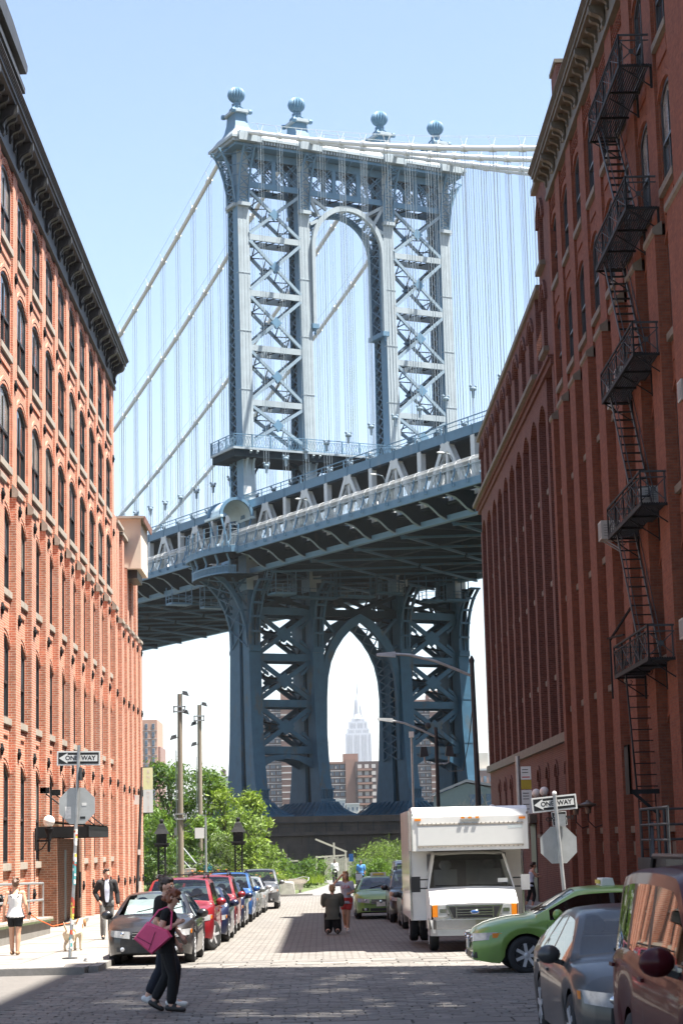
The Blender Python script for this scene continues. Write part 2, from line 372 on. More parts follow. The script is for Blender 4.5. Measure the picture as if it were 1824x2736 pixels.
# ------------------------------------------------------------------ brick buildings
def arc(y0, y1, zs, rise, n=8):
    """segmental arch from (y0,zs) to (y1,zs) with a rise"""
    w = (y1-y0)/2; c = (y0+y1)/2
    if rise >= w*.98:
        return [(c-w*math.cos(math.pi*i/n), zs+rise*math.sin(math.pi*i/n)) for i in range(n+1)]
    rad = (w*w+rise*rise)/(2*rise); a = math.asin(w/rad)
    return [(c+rad*math.sin(-a+2*a*i/n), zs+rise-rad+rad*math.cos(-a+2*a*i/n)) for i in range(n+1)]
class Side:
    """facade coordinates: d = depth behind the wall face, y, z; S = -1 left of the street, +1 right"""
    def __init__(s, S, X=9.15): s.S = S; s.X = X
    def x(s, d): return s.S*(s.X+d)
    def box(s, m, d0, d1, y0, y1, z0, z1, mi=0): return m.box(s.x(d0), s.x(d1), y0, y1, z0, z1, mi)
    def prism(s, m, pts, d0, d1, mi=0): return m.prism(pts, lambda a,b,t: (s.x(t),a,b), d0, d1, mi)
    def strip(s, m, A, B, d0, d1): return m.strip(A, B, lambda a,b,t: (s.x(t),a,b), d0, d1)
WIN = {}; WR = random.Random(17)
def window(F, parent, y0, y1, z0, z1, rise, d, blind=0, frame='frame_dark', rows=2):
    """sash window: frame (part), two panes and meeting rail as sub-parts; meshes shared between alike windows"""
    vr = WR.choices((0,1,2),(6,2.2,1.4))[0]; key = (F.S, round(y1-y0,3), round(z1-z0,3), rise, vr, frame)
    c = (y0+y1)/2; w = (y1-y0)/2; h = z1-z0
    if key not in WIN:
        f = MB(); t = .075
        for a,b_ in ((-w,-w+t),(w-t,w)): f.box(-.05,.05,a,b_,0,h)
        f.box(-.05,.05,-w+t,w-t,0,t); f.box(-.045,.03,-w+t,w-t,h*.5-.04,h*.5+.04); f.box(-.03,.03,-.02,.02,t,h)
        if rise:
            A = arc(-w,w,h,rise); B = [(a*.9,b_-.09) for a,b_ in A]; f.strip(A, B, lambda a,b2,q:(q,a,b2), -.05, .05)
        else: f.box(-.05,.05,-w+t,w-t,h-t,h)
        up = MB(); A = arc(-w+.04,w-.04,h-.04,rise-.02) if rise else [(-w+.04,h-.04),(w-.04,h-.04)]
        up.prism([(w-.04,h*.5),(-w+.04,h*.5)][::-1]+A[::-1], lambda a,b2,q:(F.S*q,a,b2), .0, .02)
        lo = MB(); lo.box(F.S*.02,F.S*.04,-w+.04,w-.04,.04,h*.5)
        bl = MB(); bl.box(F.S*.06,F.S*.07,-w+.06,w-.06,h*.52,h-.02)
        WIN[key] = (f.mesh('window',frame), up.mesh('pane',('window_glass','window_glass_b','window_blind')[vr]), lo.mesh('pane','window_glass' if vr < 2 else 'window_glass_b'), bl.mesh('blind','blind'))
    k = WIN[key]; root = None
    o = bpy.data.objects.new('window', k[0]); C.objects.link(o); o.parent = parent
    L = Vector(parent.location); o.location = Vector((F.x(d), c, z0))-L
    for me in k[1:3]:
        q = bpy.data.objects.new('pane', me); C.objects.link(q); q.parent = o
    return o
ROS = {}
def rosette(F, parent, d, y, z, r=.14):
    if F.S not in ROS:
        m = MB(); m.lathe([(r*.55,0),(r,.03),(r*.9,.07),(r*.35,.075),(r*.3,.09),(.02,.10)], 16, ax='x', amp=.14, lobes=1)
        for k in range(4):
            a = math.pi*k/2; m.beam((.04,0,0), (.03,math.sin(a)*r*1.2,math.cos(a)*r*1.2), .10, .06)
        if F.S > 0: m.v = [(-x,y_,z_) for x,y_,z_ in m.v]; m.f = [tuple(reversed(f)) for f in m.f]
        ROS[F.S] = m.mesh('anchor_plate','iron_black')
    o = bpy.data.objects.new('anchor_plate', ROS[F.S]); C.objects.link(o); o.parent = parent; o.location = Vector((F.x(d),y,z))-Vector(parent.location)
def scroll(h, w):
    """side outline (out, z) of a cornice bracket: deep at the top, S-curved to a point at the bottom"""
    return [(0,0),(w*.10,0),(w*.20,h*.06),(w*.24,h*.16),(w*.17,h*.28),(w*.20,h*.40),(w*.34,h*.52),(w*.58,h*.60),(w*.86,h*.66),(w,h*.76),(w,h),(0,h)]
def cornice(F, B, y0, y1, zb, zt, out, mat, sp, big, ylist, bw=.15):
    """bracketed cornice; zb underside of the frieze, zt top edge"""
    m = MB(); zc = zt-.42
    F.prism(m, [(y0,zb),(y1,zb),(y1,zb+.16),(y0,zb+.16)], -.10, .1)
    fr = m.build('cornice', mat, B)
    m = MB(); F.box(m, -.05, .15, y0, y1, zb+.163, zc-.003); m.build('frieze', mat, fr)
    m = MB(); F.box(m, -out+.06, .25, y0-.35, y1+.35, zc, zc+.13); m.build('soffit', mat, fr)
    m = MB(); F.box(m, -out, .25, y0-.4, y1+.4, zc+.133, zc+.25); m.build('fascia', mat, fr)
    m = MB()
    for k in range(4): F.box(m, -out-.03*k-.02, .25, y0-.42-.03*k, y1+.42+.03*k, zc+.253+.042*k, zc+.253+.042*(k+1)-.001)
    m.build('crown_moulding', mat, fr)
    h = zc-zb-.17; sm = MB(); sm.prism(scroll(h*.62, out*.62), lambda a,b_,t:(-F.S*a,t,b_), -bw/2, bw/2)
    bm = MB(); bm.prism(scroll(h, out*.88), lambda a,b_,t:(-F.S*a,t,b_), -bw*.85, bw*.85); bm.prism(scroll(h*.5,out*.5), lambda a,b_,t:(-F.S*(a+.03),t,b_+h*.3), -bw*1.1, bw*1.1)
    sme, bme = sm.mesh('bracket', mat), bm.mesh('bracket', mat); L = Vector(B.location)
    arcm = MB(); A = arc(-sp/2,sp/2,0,sp*.3,6); arcm.strip(A, [(a,b_+.1) for a,b_ in A], lambda a,b_,t:(-F.S*t,a,b_), 0, out*.3); ame = arcm.mesh('soffit_arch', mat)
    for yb in ylist:
        if y0-.3 < yb < y1+.3:
            o = link(bme, 'bracket', fr, loc=(F.x(-.06), yb, zb+.168))
        for k in range(1, big):
            q = yb+(ylist[1]-ylist[0])*k/big
            if y0 < q < y1: link(sme, 'bracket', fr, loc=(F.x(-.055), q, zb+.168+h*.38))
        if big > 1:
            for k in range(big):
                q = yb+(ylist[1]-ylist[0])*(k+.5)/big
                if y0 < q < y1: link(ame, 'soffit_arch', fr, loc=(F.x(-.055), q, zc-.18))
    return fr
PATCH = {}
def corbel(F, B, y0, y1, z0, z1, d, mat):
    """basket-weave brick panel: rows of projecting headers"""
    m = MB(); rows = int((z1-z0)/.15)
    for r in range(rows):
        y = y0+.08+(r % 2)*.11
        while y < y1-.1: F.box(m, d-.06, d, y, y+.11, z0+r*.15, z0+r*.15+.075); y += .22
    return struct(m.build('corbel_panel', mat, B),'stuff')

# ---- left warehouse
L0 = Side(-1)
BL = thing('brick_warehouse', 'tall orange brick warehouse with black bracketed cornice on the sunlit side', 'building', (-12,70,G(70)), world=True)
YK = [59.1+3.25*k for k in range(-3,10)]
SILL = [1.75,6.0,9.8,13.6,17.1,20.5]; TOP = [4.35,8.15,11.95,15.65,19.15,22.5]
m = MB(); L0.box(m, .75, 14, 44, 89.35, -1.4, 23.6); m.build('core', 'roof_tar', BL)
m = MB(); L0.box(m, 0, .9, 44.0, 49.3, -1.2, 23.1); m.build('corner_pier', 'brick_orange', BL)
random.seed(11)
for k,yk in enumerate(YK):
    last = k == len(YK)-1
    m = MB(); L0.box(m, 0, .7, yk, yk+.86, 13.0, 23.1); m.build('pilaster', 'brick_orange', BL)
    m = MB(); L0.box(m, -.14, .7, yk-.06, yk+.90, G(yk)-.4, 12.72); m.build('pilaster', 'brick_orange_worn' if k % 3 == 1 else 'brick_orange', BL)
    m = MB(); A = [(-.14,12.722),(-.20,12.77),(-.20,12.93),(-.03,13.12),(.0,13.12),(.0,12.722)]; m.prism(A, lambda a,b_,t:(L0.x(a),t,b_), yk-.10, yk+.94); m.build('pilaster_cap', 'stone_sill', BL)
    for z,dd in ((19.75,0),(16.32,0),(12.35,-.14),(9.0,-.14),(4.97,-.14),(.75,-.14)): rosette(L0, BL, dd, yk+.42, z)
    if last: continue
    a, e = yk+.86, yk+3.25
    for r in range(6):
        zs, zt = SILL[r], TOP[r]; lo = r < 3
        y0, y1 = a+.14, e-.12; prev = TOP[r-1] if r else None
        rise = .33
        # spandrel under this sill, its lower edge shaped by the arch below
        zb = G(a)-.4 if r == 0 else prev
        m = MB()
        if r == 0: L0.box(m, .07, .6, a, e, zb, zs)
        else:
            py0, py1 = a+.14, e-.12
            pts = [(a,prev)]+arc(py0,py1,prev,rise)+[(e,prev),(e,zs),(a,zs)]; L0.prism(m, pts, .07, .6)
        m.build('spandrel', 'brick_orange', BL)
        for q0,q1 in ((a,y0),(y1,e)):
            m = MB(); L0.box(m, .07, .6, q0, q1, zs+.002, zt-.002 if True else zt); m.build('jamb', 'brick_orange', BL)
        for t,(o1,o2,dd) in enumerate(((.0,.115,.035),(.125,.24,.02))):
            A = arc(y0-o1*.6,y1+o1*.6,zt,rise+o1,8); Bq = arc(y0-o2*.6,y1+o2*.6,zt,rise+o2,8); m = MB(); L0.strip(m, A, Bq, dd, .069); m.build('arch_hood', 'brick_orange', BL)
        m = MB(); L0.box(m, -.03, .35, y0-.1, y1+.08, zs-.2, zs-.002); m.build('sill', 'stone_sill', BL)
        if r: 
            m = MB(); L0.box(m, .03, .069, y0+.1, y1-.1, zs-.52, zs-.30); m.build('apron_panel', 'brick_orange', BL)
        window(L0, BL, y0, y1, zs, zt, rise, .125)
    m = MB(); pts = [(a,TOP[5])]+arc(a+.14,e-.12,TOP[5],.33)+[(e,TOP[5]),(e,23.1),(a,23.1)]; L0.prism(m, pts, .07, .6); m.build('spandrel', 'brick_orange', BL)
    corbel(L0, BL, a, e, 22.86, 23.1, .069, 'brick_orange')
cornice(L0, BL, 44, 89.4, 23.1, 24.62, .56, 'cornice_black', .65, 4, [y+.5 for y in YK], .14)
# end wall facing the river stays plain brick; roof
m = MB(); L0.box(m, .02, 14, 89.36, 89.5, -1, 23.3); m.build('end_wall', 'brick_orange', BL)
m = MB(); L0.box(m, .26, 14, 44, 89.4, 24.0, 24.3); m.build('roof', 'roof_tar', BL)
# ornamental parapet over the cornice
m = MB(); L0.box(m, -.30, .1, 47, 57.9, 24.66, 25.30); pp = m.build('parapet', 'cornice_black', BL)
for k in range(24):
    m = MB(); y = 47.4+k*.44; m.prism([(0,0),(.12,.05),(.2,.2),(.12,.33),(.2,.45),(0,.5),(-.2,.45),(-.12,.33),(-.2,.2),(-.12,.05)], lambda a,b_,t:(L0.x(t), y+a, 24.72+b_), -.37, -.302); m.build('scroll_panel', 'cornice_black', pp)
m = MB(); L0.box(m, -.50, .1, 47, 58.2, 25.302, 25.48); m.build('parapet_rail', 'cornice_black', pp)
m = MB(); L0.box(m, -.36, .1, 47, 57.6, 25.483, 25.9); m.build('parapet_block', 'cornice_black', pp)
m = MB(); L0.prism(m, [(46,25.903),(58.1,25.903),(58.35,26.1),(58.35,26.27),(55.4,26.5),(46,26.5)], -.55, .1); m.build('pediment', 'cornice_black', pp)
m = MB(); L0.box(m, -.40, .1, 58.25, 58.8, 24.66, 24.98); m.build('acroterion', 'cornice_black', pp)
m = MB(); L0.prism(m, [(58.15,24.982),(58.95,24.982),(58.85,25.1),(58.3,25.15)], -.45, .1); m.build('acroterion_cap', 'cornice_black', pp)

# ---- lower brick wall that carries on beyond the warehouse
B2 = thing('brick_wall_block', 'lower weathered brick block with stepped stone coping next to the orange warehouse', 'building', (-12,96,G(96)), world=True)
m = MB(); L0.box(m, .4, 12, 89.55, 101.2, -1.4, 15.3); m.build('core', 'brick_orange_worn', B2)
YK2 = [90.6,93.0,95.3,97.6,99.9]
for k,yk in enumerate(YK2):
    zt = [17.05,16.85,15.6,15.9,15.9][k]
    m = MB(); L0.box(m, .0, .6, yk, yk+.95, 12.62, zt); m.build('pilaster', 'brick_orange_worn', B2)
    m = MB(); L0.box(m, -.2, .6, yk-.1, yk+1.05, G(yk)-.4, 12.35); m.build('pilaster', 'brick_orange' if k%2 else 'brick_orange_worn', B2)
    m = MB(); m.prism([(-.20,12.352),(-.26,12.4),(-.26,12.52),(-.02,12.68),(0,12.68),(0,12.352)], lambda a,b_,t:(L0.x(a),t,b_), yk-.14, yk+1.09); m.build('pilaster_cap', 'stone_sill', B2)
    rosette(L0, B2, -.2, yk+.5, 11.9); rosette(L0, B2, -.2, yk+.5, 8.8); rosette(L0, B2, -.2, yk+.5, 4.8); rosette(L0, B2, -.2, yk+.5, .6)
    e = YK2[k+1] if k < 4 else 101.2; ztop = [17.0,16.8,15.2,15.2,15.2][k]
    m = MB(); L0.box(m, .16, .42, yk+.95, e, G(yk)-.4, ztop); m.build('spandrel', 'brick_orange_worn', B2)
    if k < 2:
        m = MB(); L0.box(m, -.08, .7, yk-.15, e+.1, ztop+.06, ztop+.2); m.build('coping', 'stone_sill', B2)
m = MB(); L0.box(m, .02, .6, 89.55, 90.6, -1, 17.3); m.build('pilaster', 'brick_orange', B2)
# pale rooftop box that juts over the wall
BX = thing('rooftop_box', 'cream stucco box jutting out over the brick wall with tiled lid', 'building', (-9.5,96,15), world=True)
# cream box: front face towards the camera, right face towards the street
m = MB(); m.box(-10.8,-8.46,95.3,99.0,15.56,18.02); m.build('wall', 'stucco', BX)
m = MB(); m.box(-11.0,-8.30,95.05,99.2,18.023,18.13); m.build('roof', 'stone_sill', BX)
m = MB(); m.hexa([(-8.30,95.05,17.8),(-8.26,95.05,17.8),(-8.26,99.2,17.8),(-8.30,99.2,17.8),(-8.30,95.05,18.1),(-8.22,95.05,18.1),(-8.22,99.2,18.1),(-8.30,99.2,18.1)]); m.build('roof_edge', 'roof_tile', BX)
m = MB(); m.box(-10.2,-8.7,95.8,98.6,15.15,15.557); m.build('support', 'frame_dark', BX)
# ---- right warehouse (shaded) with fire escape
R0 = Side(1)
BR = thing('brick_warehouse', 'tall red brick warehouse with tan bracketed cornice on the shaded side', 'building', (13,58,G(58)), world=True)
YR = [43.0+3.2*k for k in range(9)]                    # near edge of each window opening bay... pilaster before it
SR = [2.4,6.78,10.8,14.75,18.6,22.55]; TR = [5.0,9.15,13.2,17.1,20.95,24.75]
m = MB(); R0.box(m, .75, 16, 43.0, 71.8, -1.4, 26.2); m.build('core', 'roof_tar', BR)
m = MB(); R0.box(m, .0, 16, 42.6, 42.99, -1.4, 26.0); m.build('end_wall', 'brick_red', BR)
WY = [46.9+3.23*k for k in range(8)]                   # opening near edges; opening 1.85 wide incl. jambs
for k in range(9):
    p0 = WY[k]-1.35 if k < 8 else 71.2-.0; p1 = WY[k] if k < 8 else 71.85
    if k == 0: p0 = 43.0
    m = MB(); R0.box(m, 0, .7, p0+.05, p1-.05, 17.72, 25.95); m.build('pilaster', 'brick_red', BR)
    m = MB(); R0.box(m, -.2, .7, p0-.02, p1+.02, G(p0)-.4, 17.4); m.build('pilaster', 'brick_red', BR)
    m = MB(); m.prism([(-.20,17.402),(-.26,17.45),(-.26,17.58),(-.02,17.76),(.0,17.76),(0,17.402)], lambda a,b_,t:(R0.x(a),t,b_), p0-.06, p1+.06); m.build('pilaster_cap', 'stone_sill_shade', BR)
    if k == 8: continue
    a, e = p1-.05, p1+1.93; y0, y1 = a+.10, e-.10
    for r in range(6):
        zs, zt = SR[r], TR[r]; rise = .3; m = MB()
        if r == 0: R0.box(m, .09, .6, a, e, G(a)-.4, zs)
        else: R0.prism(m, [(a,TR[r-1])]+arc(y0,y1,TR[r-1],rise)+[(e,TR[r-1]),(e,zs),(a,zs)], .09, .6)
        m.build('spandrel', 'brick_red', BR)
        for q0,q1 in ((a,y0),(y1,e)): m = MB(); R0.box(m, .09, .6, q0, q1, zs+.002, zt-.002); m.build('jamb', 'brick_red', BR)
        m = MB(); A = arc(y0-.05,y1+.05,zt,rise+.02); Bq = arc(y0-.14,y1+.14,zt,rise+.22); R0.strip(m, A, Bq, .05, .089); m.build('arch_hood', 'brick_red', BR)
        m = MB(); R0.box(m, -.03, .35, y0-.08, y1+.08, zs-.2, zs-.002); m.build('sill', 'stone_sill_shade', BR)
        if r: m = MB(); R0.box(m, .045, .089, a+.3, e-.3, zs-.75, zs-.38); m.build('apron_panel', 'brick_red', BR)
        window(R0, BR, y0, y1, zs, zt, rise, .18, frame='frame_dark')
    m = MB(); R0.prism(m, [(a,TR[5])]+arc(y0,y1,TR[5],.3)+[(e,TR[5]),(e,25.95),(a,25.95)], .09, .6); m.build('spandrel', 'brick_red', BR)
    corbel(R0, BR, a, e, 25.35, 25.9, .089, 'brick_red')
    if r == 5: m = MB(); R0.box(m, .03, .089, a, e, 1.55, 1.95); m.build('base_stone', 'stone_sill_shade', BR)
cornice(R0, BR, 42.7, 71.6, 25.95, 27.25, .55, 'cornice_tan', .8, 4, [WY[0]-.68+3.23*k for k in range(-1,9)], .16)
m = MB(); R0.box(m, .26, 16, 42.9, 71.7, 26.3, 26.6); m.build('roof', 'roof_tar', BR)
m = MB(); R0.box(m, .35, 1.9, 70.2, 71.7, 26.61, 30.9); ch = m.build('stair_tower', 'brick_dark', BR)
m = MB(); R0.box(m, .28, 1.97, 70.1, 71.75, 30.903, 31.05); m.build('coping', 'stone_sill_shade', ch)

# ---- second right building: round-arched top floor over deep brick bays
BQ = thing('brick_loft_building', 'dark brick loft building with deep vertical bays beyond the red warehouse', 'building', (13,90,G(90)), world=True)
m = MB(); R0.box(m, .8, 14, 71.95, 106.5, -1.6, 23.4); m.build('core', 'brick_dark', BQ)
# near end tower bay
m = MB(); R0.box(m, .05, 6, 71.9, 76.1, 19.8, 20.15); BT = m.build('tower_band', 'stone_sill_shade', BQ)
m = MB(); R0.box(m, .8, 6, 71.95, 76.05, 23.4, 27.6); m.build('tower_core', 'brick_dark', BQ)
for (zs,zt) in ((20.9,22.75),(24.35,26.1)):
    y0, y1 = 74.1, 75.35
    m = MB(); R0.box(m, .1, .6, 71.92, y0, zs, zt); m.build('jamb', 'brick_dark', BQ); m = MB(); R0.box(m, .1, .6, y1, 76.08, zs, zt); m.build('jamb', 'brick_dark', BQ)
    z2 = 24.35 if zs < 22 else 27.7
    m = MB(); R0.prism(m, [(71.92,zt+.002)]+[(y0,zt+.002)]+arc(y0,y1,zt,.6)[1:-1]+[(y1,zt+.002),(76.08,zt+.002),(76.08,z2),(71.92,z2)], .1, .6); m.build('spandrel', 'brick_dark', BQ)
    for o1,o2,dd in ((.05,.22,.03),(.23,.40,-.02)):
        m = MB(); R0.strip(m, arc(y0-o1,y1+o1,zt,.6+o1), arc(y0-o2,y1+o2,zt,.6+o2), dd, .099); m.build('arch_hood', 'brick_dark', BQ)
    m = MB(); R0.box(m, -.12, .4, y0-.25, y1+.25, zs-.2, zs-.002); m.build('sill', 'stone_sill_shade', BQ)
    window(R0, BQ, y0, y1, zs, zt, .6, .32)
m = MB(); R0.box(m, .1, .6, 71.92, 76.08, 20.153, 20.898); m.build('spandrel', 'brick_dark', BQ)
m = MB(); R0.box(m, -.1, .7, 71.85, 76.2, 27.703, 27.9); m.build('coping', 'stone_sill_shade', BQ)
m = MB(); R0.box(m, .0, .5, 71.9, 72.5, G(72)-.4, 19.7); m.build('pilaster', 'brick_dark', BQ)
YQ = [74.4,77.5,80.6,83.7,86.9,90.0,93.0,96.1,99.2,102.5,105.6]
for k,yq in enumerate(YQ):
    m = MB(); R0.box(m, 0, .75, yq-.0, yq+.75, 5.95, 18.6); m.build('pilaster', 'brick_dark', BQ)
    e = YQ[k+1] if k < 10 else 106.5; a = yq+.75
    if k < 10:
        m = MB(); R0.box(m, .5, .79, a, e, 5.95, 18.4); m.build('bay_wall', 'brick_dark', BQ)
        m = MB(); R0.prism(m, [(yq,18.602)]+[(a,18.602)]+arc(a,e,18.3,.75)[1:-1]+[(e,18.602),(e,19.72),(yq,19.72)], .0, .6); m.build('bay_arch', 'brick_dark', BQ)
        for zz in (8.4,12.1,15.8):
            m = MB(); R0.box(m, .18, .49, a+.25, e-.25, zz-.2, zz); m.build('sill', 'stone_sill_shade', BQ)
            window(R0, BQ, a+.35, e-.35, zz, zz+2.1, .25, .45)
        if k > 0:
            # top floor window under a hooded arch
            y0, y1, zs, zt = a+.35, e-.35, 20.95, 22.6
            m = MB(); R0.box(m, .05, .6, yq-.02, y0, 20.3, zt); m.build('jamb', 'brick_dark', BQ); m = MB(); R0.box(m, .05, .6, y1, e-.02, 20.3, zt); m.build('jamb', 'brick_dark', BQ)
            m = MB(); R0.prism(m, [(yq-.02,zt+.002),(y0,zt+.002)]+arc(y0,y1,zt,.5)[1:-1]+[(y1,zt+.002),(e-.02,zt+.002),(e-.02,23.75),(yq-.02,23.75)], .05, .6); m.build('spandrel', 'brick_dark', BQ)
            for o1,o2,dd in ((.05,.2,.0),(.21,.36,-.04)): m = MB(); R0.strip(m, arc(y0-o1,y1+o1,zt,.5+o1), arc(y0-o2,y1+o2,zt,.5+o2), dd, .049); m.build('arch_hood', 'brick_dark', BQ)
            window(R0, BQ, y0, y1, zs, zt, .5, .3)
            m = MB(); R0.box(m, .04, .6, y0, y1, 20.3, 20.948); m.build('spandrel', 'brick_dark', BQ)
for i,(z0,z1,o) in enumerate(((19.723,19.95,.10),(19.953,20.1,.2),(20.103,20.297,.36))): m = MB(); R0.box(m, -o, .6, 72.0 if i < 2 else 76.12, 106.6+o, z0, z1); m.build('string_course', 'brick_dark' if i < 2 else 'stone_sill_shade', BQ)
m = MB(); R0.box(m, -.06, .7, 76.1, 106.6, 23.753, 23.98); m.build('coping', 'stone_sill_shade', BQ)
m = MB(); R0.box(m, .2, .45, 78.0, 106.4, 23.985, 24.2); m.build('parapet_flashing', 'iron_pale', BQ)
m = MB(); R0.box(m, -.12, .7, 72.4, 106.7, 5.6, 5.945); m.build('string_course', 'stone_sill_shade', BQ)
# ground floor
GF = [(73.0,74.0),(76.2,77.2),(79.2,80.2),(82.4,83.4),(87.5,88.5),(91,92),(94.4,95.4),(97.4,98.4),(100.6,101.6)]
last = 72.0
for (y0,y1) in GF:
    m = MB(); R0.box(m, .05, .7, last, y0, G(y0)-.5, 5.597); m.build('pier', 'brick_dark', BQ)
    m = MB(); R0.prism(m, [(y0,4.45)]+arc(y0,y1,4.45,.45)[1:-1]+[(y1,4.45),(y1,5.597),(y0,5.597)], .05, .7); m.build('spandrel', 'brick_dark', BQ)
    m = MB(); R0.box(m, .05, .7, y0, y1, G(y0)-.5, 2.1); m.build('spandrel', 'brick_dark', BQ)
    m = MB(); R0.box(m, -.05, .4, y0-.1, y1+.1, 2.103, 2.25); m.build('sill', 'stone_sill_shade', BQ)
    m = MB(); R0.strip(m, arc(y0-.03,y1+.03,4.45,.48), arc(y0-.2,y1+.2,4.45,.65), 0, .049); m.build('arch_hood', 'brick_dark', BQ)
    window(R0, BQ, y0, y1, 2.26, 4.45, .45, .3); last = y1
m = MB(); R0.box(m, .05, .7, last, 106.5, G(100)-.5, 5.597); m.build('pier', 'brick_dark', BQ)
# entrance with a little stone hood
m = MB(); R0.box(m, -.25, .1, 84.4, 87.0, 2.75, 3.1); hd = m.build('door_hood', 'cornice_tan', BQ)
for k in range(6): m = MB(); R0.box(m, -.32, -.18, 84.5+k*.42, 84.75+k*.42, 2.62, 2.747); m.build('dentil', 'cornice_tan', hd)
m = MB(); R0.box(m, .0, .049, 84.7,86.7,G(85),2.7); m.build('door', 'frame_dark', BQ)

# ---- near right building, just outside the picture: it shades the crossing
BN = thing('corner_building', 'brick corner building outside the frame whose shade falls over the crossing', 'building', (20,5,-.1), world=True)
NS = Side(1, 9.4)
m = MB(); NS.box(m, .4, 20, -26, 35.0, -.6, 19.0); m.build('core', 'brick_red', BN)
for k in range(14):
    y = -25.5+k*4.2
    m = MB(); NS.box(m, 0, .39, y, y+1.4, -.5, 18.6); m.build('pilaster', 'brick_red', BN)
    for r in range(4):
        z = 2.5+r*4.1
        if y > -8 and y < 29: window(NS, BN, y+1.7, y+3.9, z, z+2.5, .3, .36)
# open upper screen of the facade: unglazed barred openings let spots of sun through onto the crossing
SPOTS = [(-1.76, 31.9), (-1.38, 32.6), (-1.68, 33.9), (-1.09, 29.5), (-1.58, 29.3), (-0.1, 34.3), (0.34, 34.8), (-0.1, 32.7), (-0.27, 31.0), (0.21, 31.2), (0.12, 33.9), (1.16, 35.6), (1.14, 33.8), (1.45, 32.3), (1.43, 29.7), (0.48, 28.8), (0.61, 27.7), (1.49, 27.4), (0.17, 26.6), (-1.3, 26.9), (-0.39, 26.4), (-3.14, 30.0), (-3.27, 31.9), (-2.81, 28.8), (-3.25, 36.0), (-3.29, 29.9)]
SA, SBY = sdir.x/sdir.z, -sdir.y/sdir.z
rh_ = random.Random(8)
HOL = [((9.4-x)/SA, y-SBY*(9.4-x)/SA, rh_.uniform(.8,1.2)) for x,y in SPOTS]
m = MB(); z = 19.0; dz = .3
while z < 40.2:
    y = -26.0; run = None
    while y < 35.0:
        solid = int(round((y+26)/.2)) % 2 == 0 or not any(((y+.1-hy)/(r*.6))**2+((z+dz/2-hz)/(r*1.25))**2 < 1 for hz,hy,r in HOL)
        if solid and run is None: run = y
        if not solid and run is not None: NS.box(m, 0, .45, run, y, z, z+dz-.001); run = None
        y += .2
    if run is not None: NS.box(m, 0, .45, run, 35.0, z, z+dz-.001)
    z += dz
m.build('added_spot_screen', 'brick_red', BN)
m = MB(); NS.box(m, -.3, .5, -26.3, 35.2, 40.21, 40.5); m.build('coping', 'cornice_tan', BN)

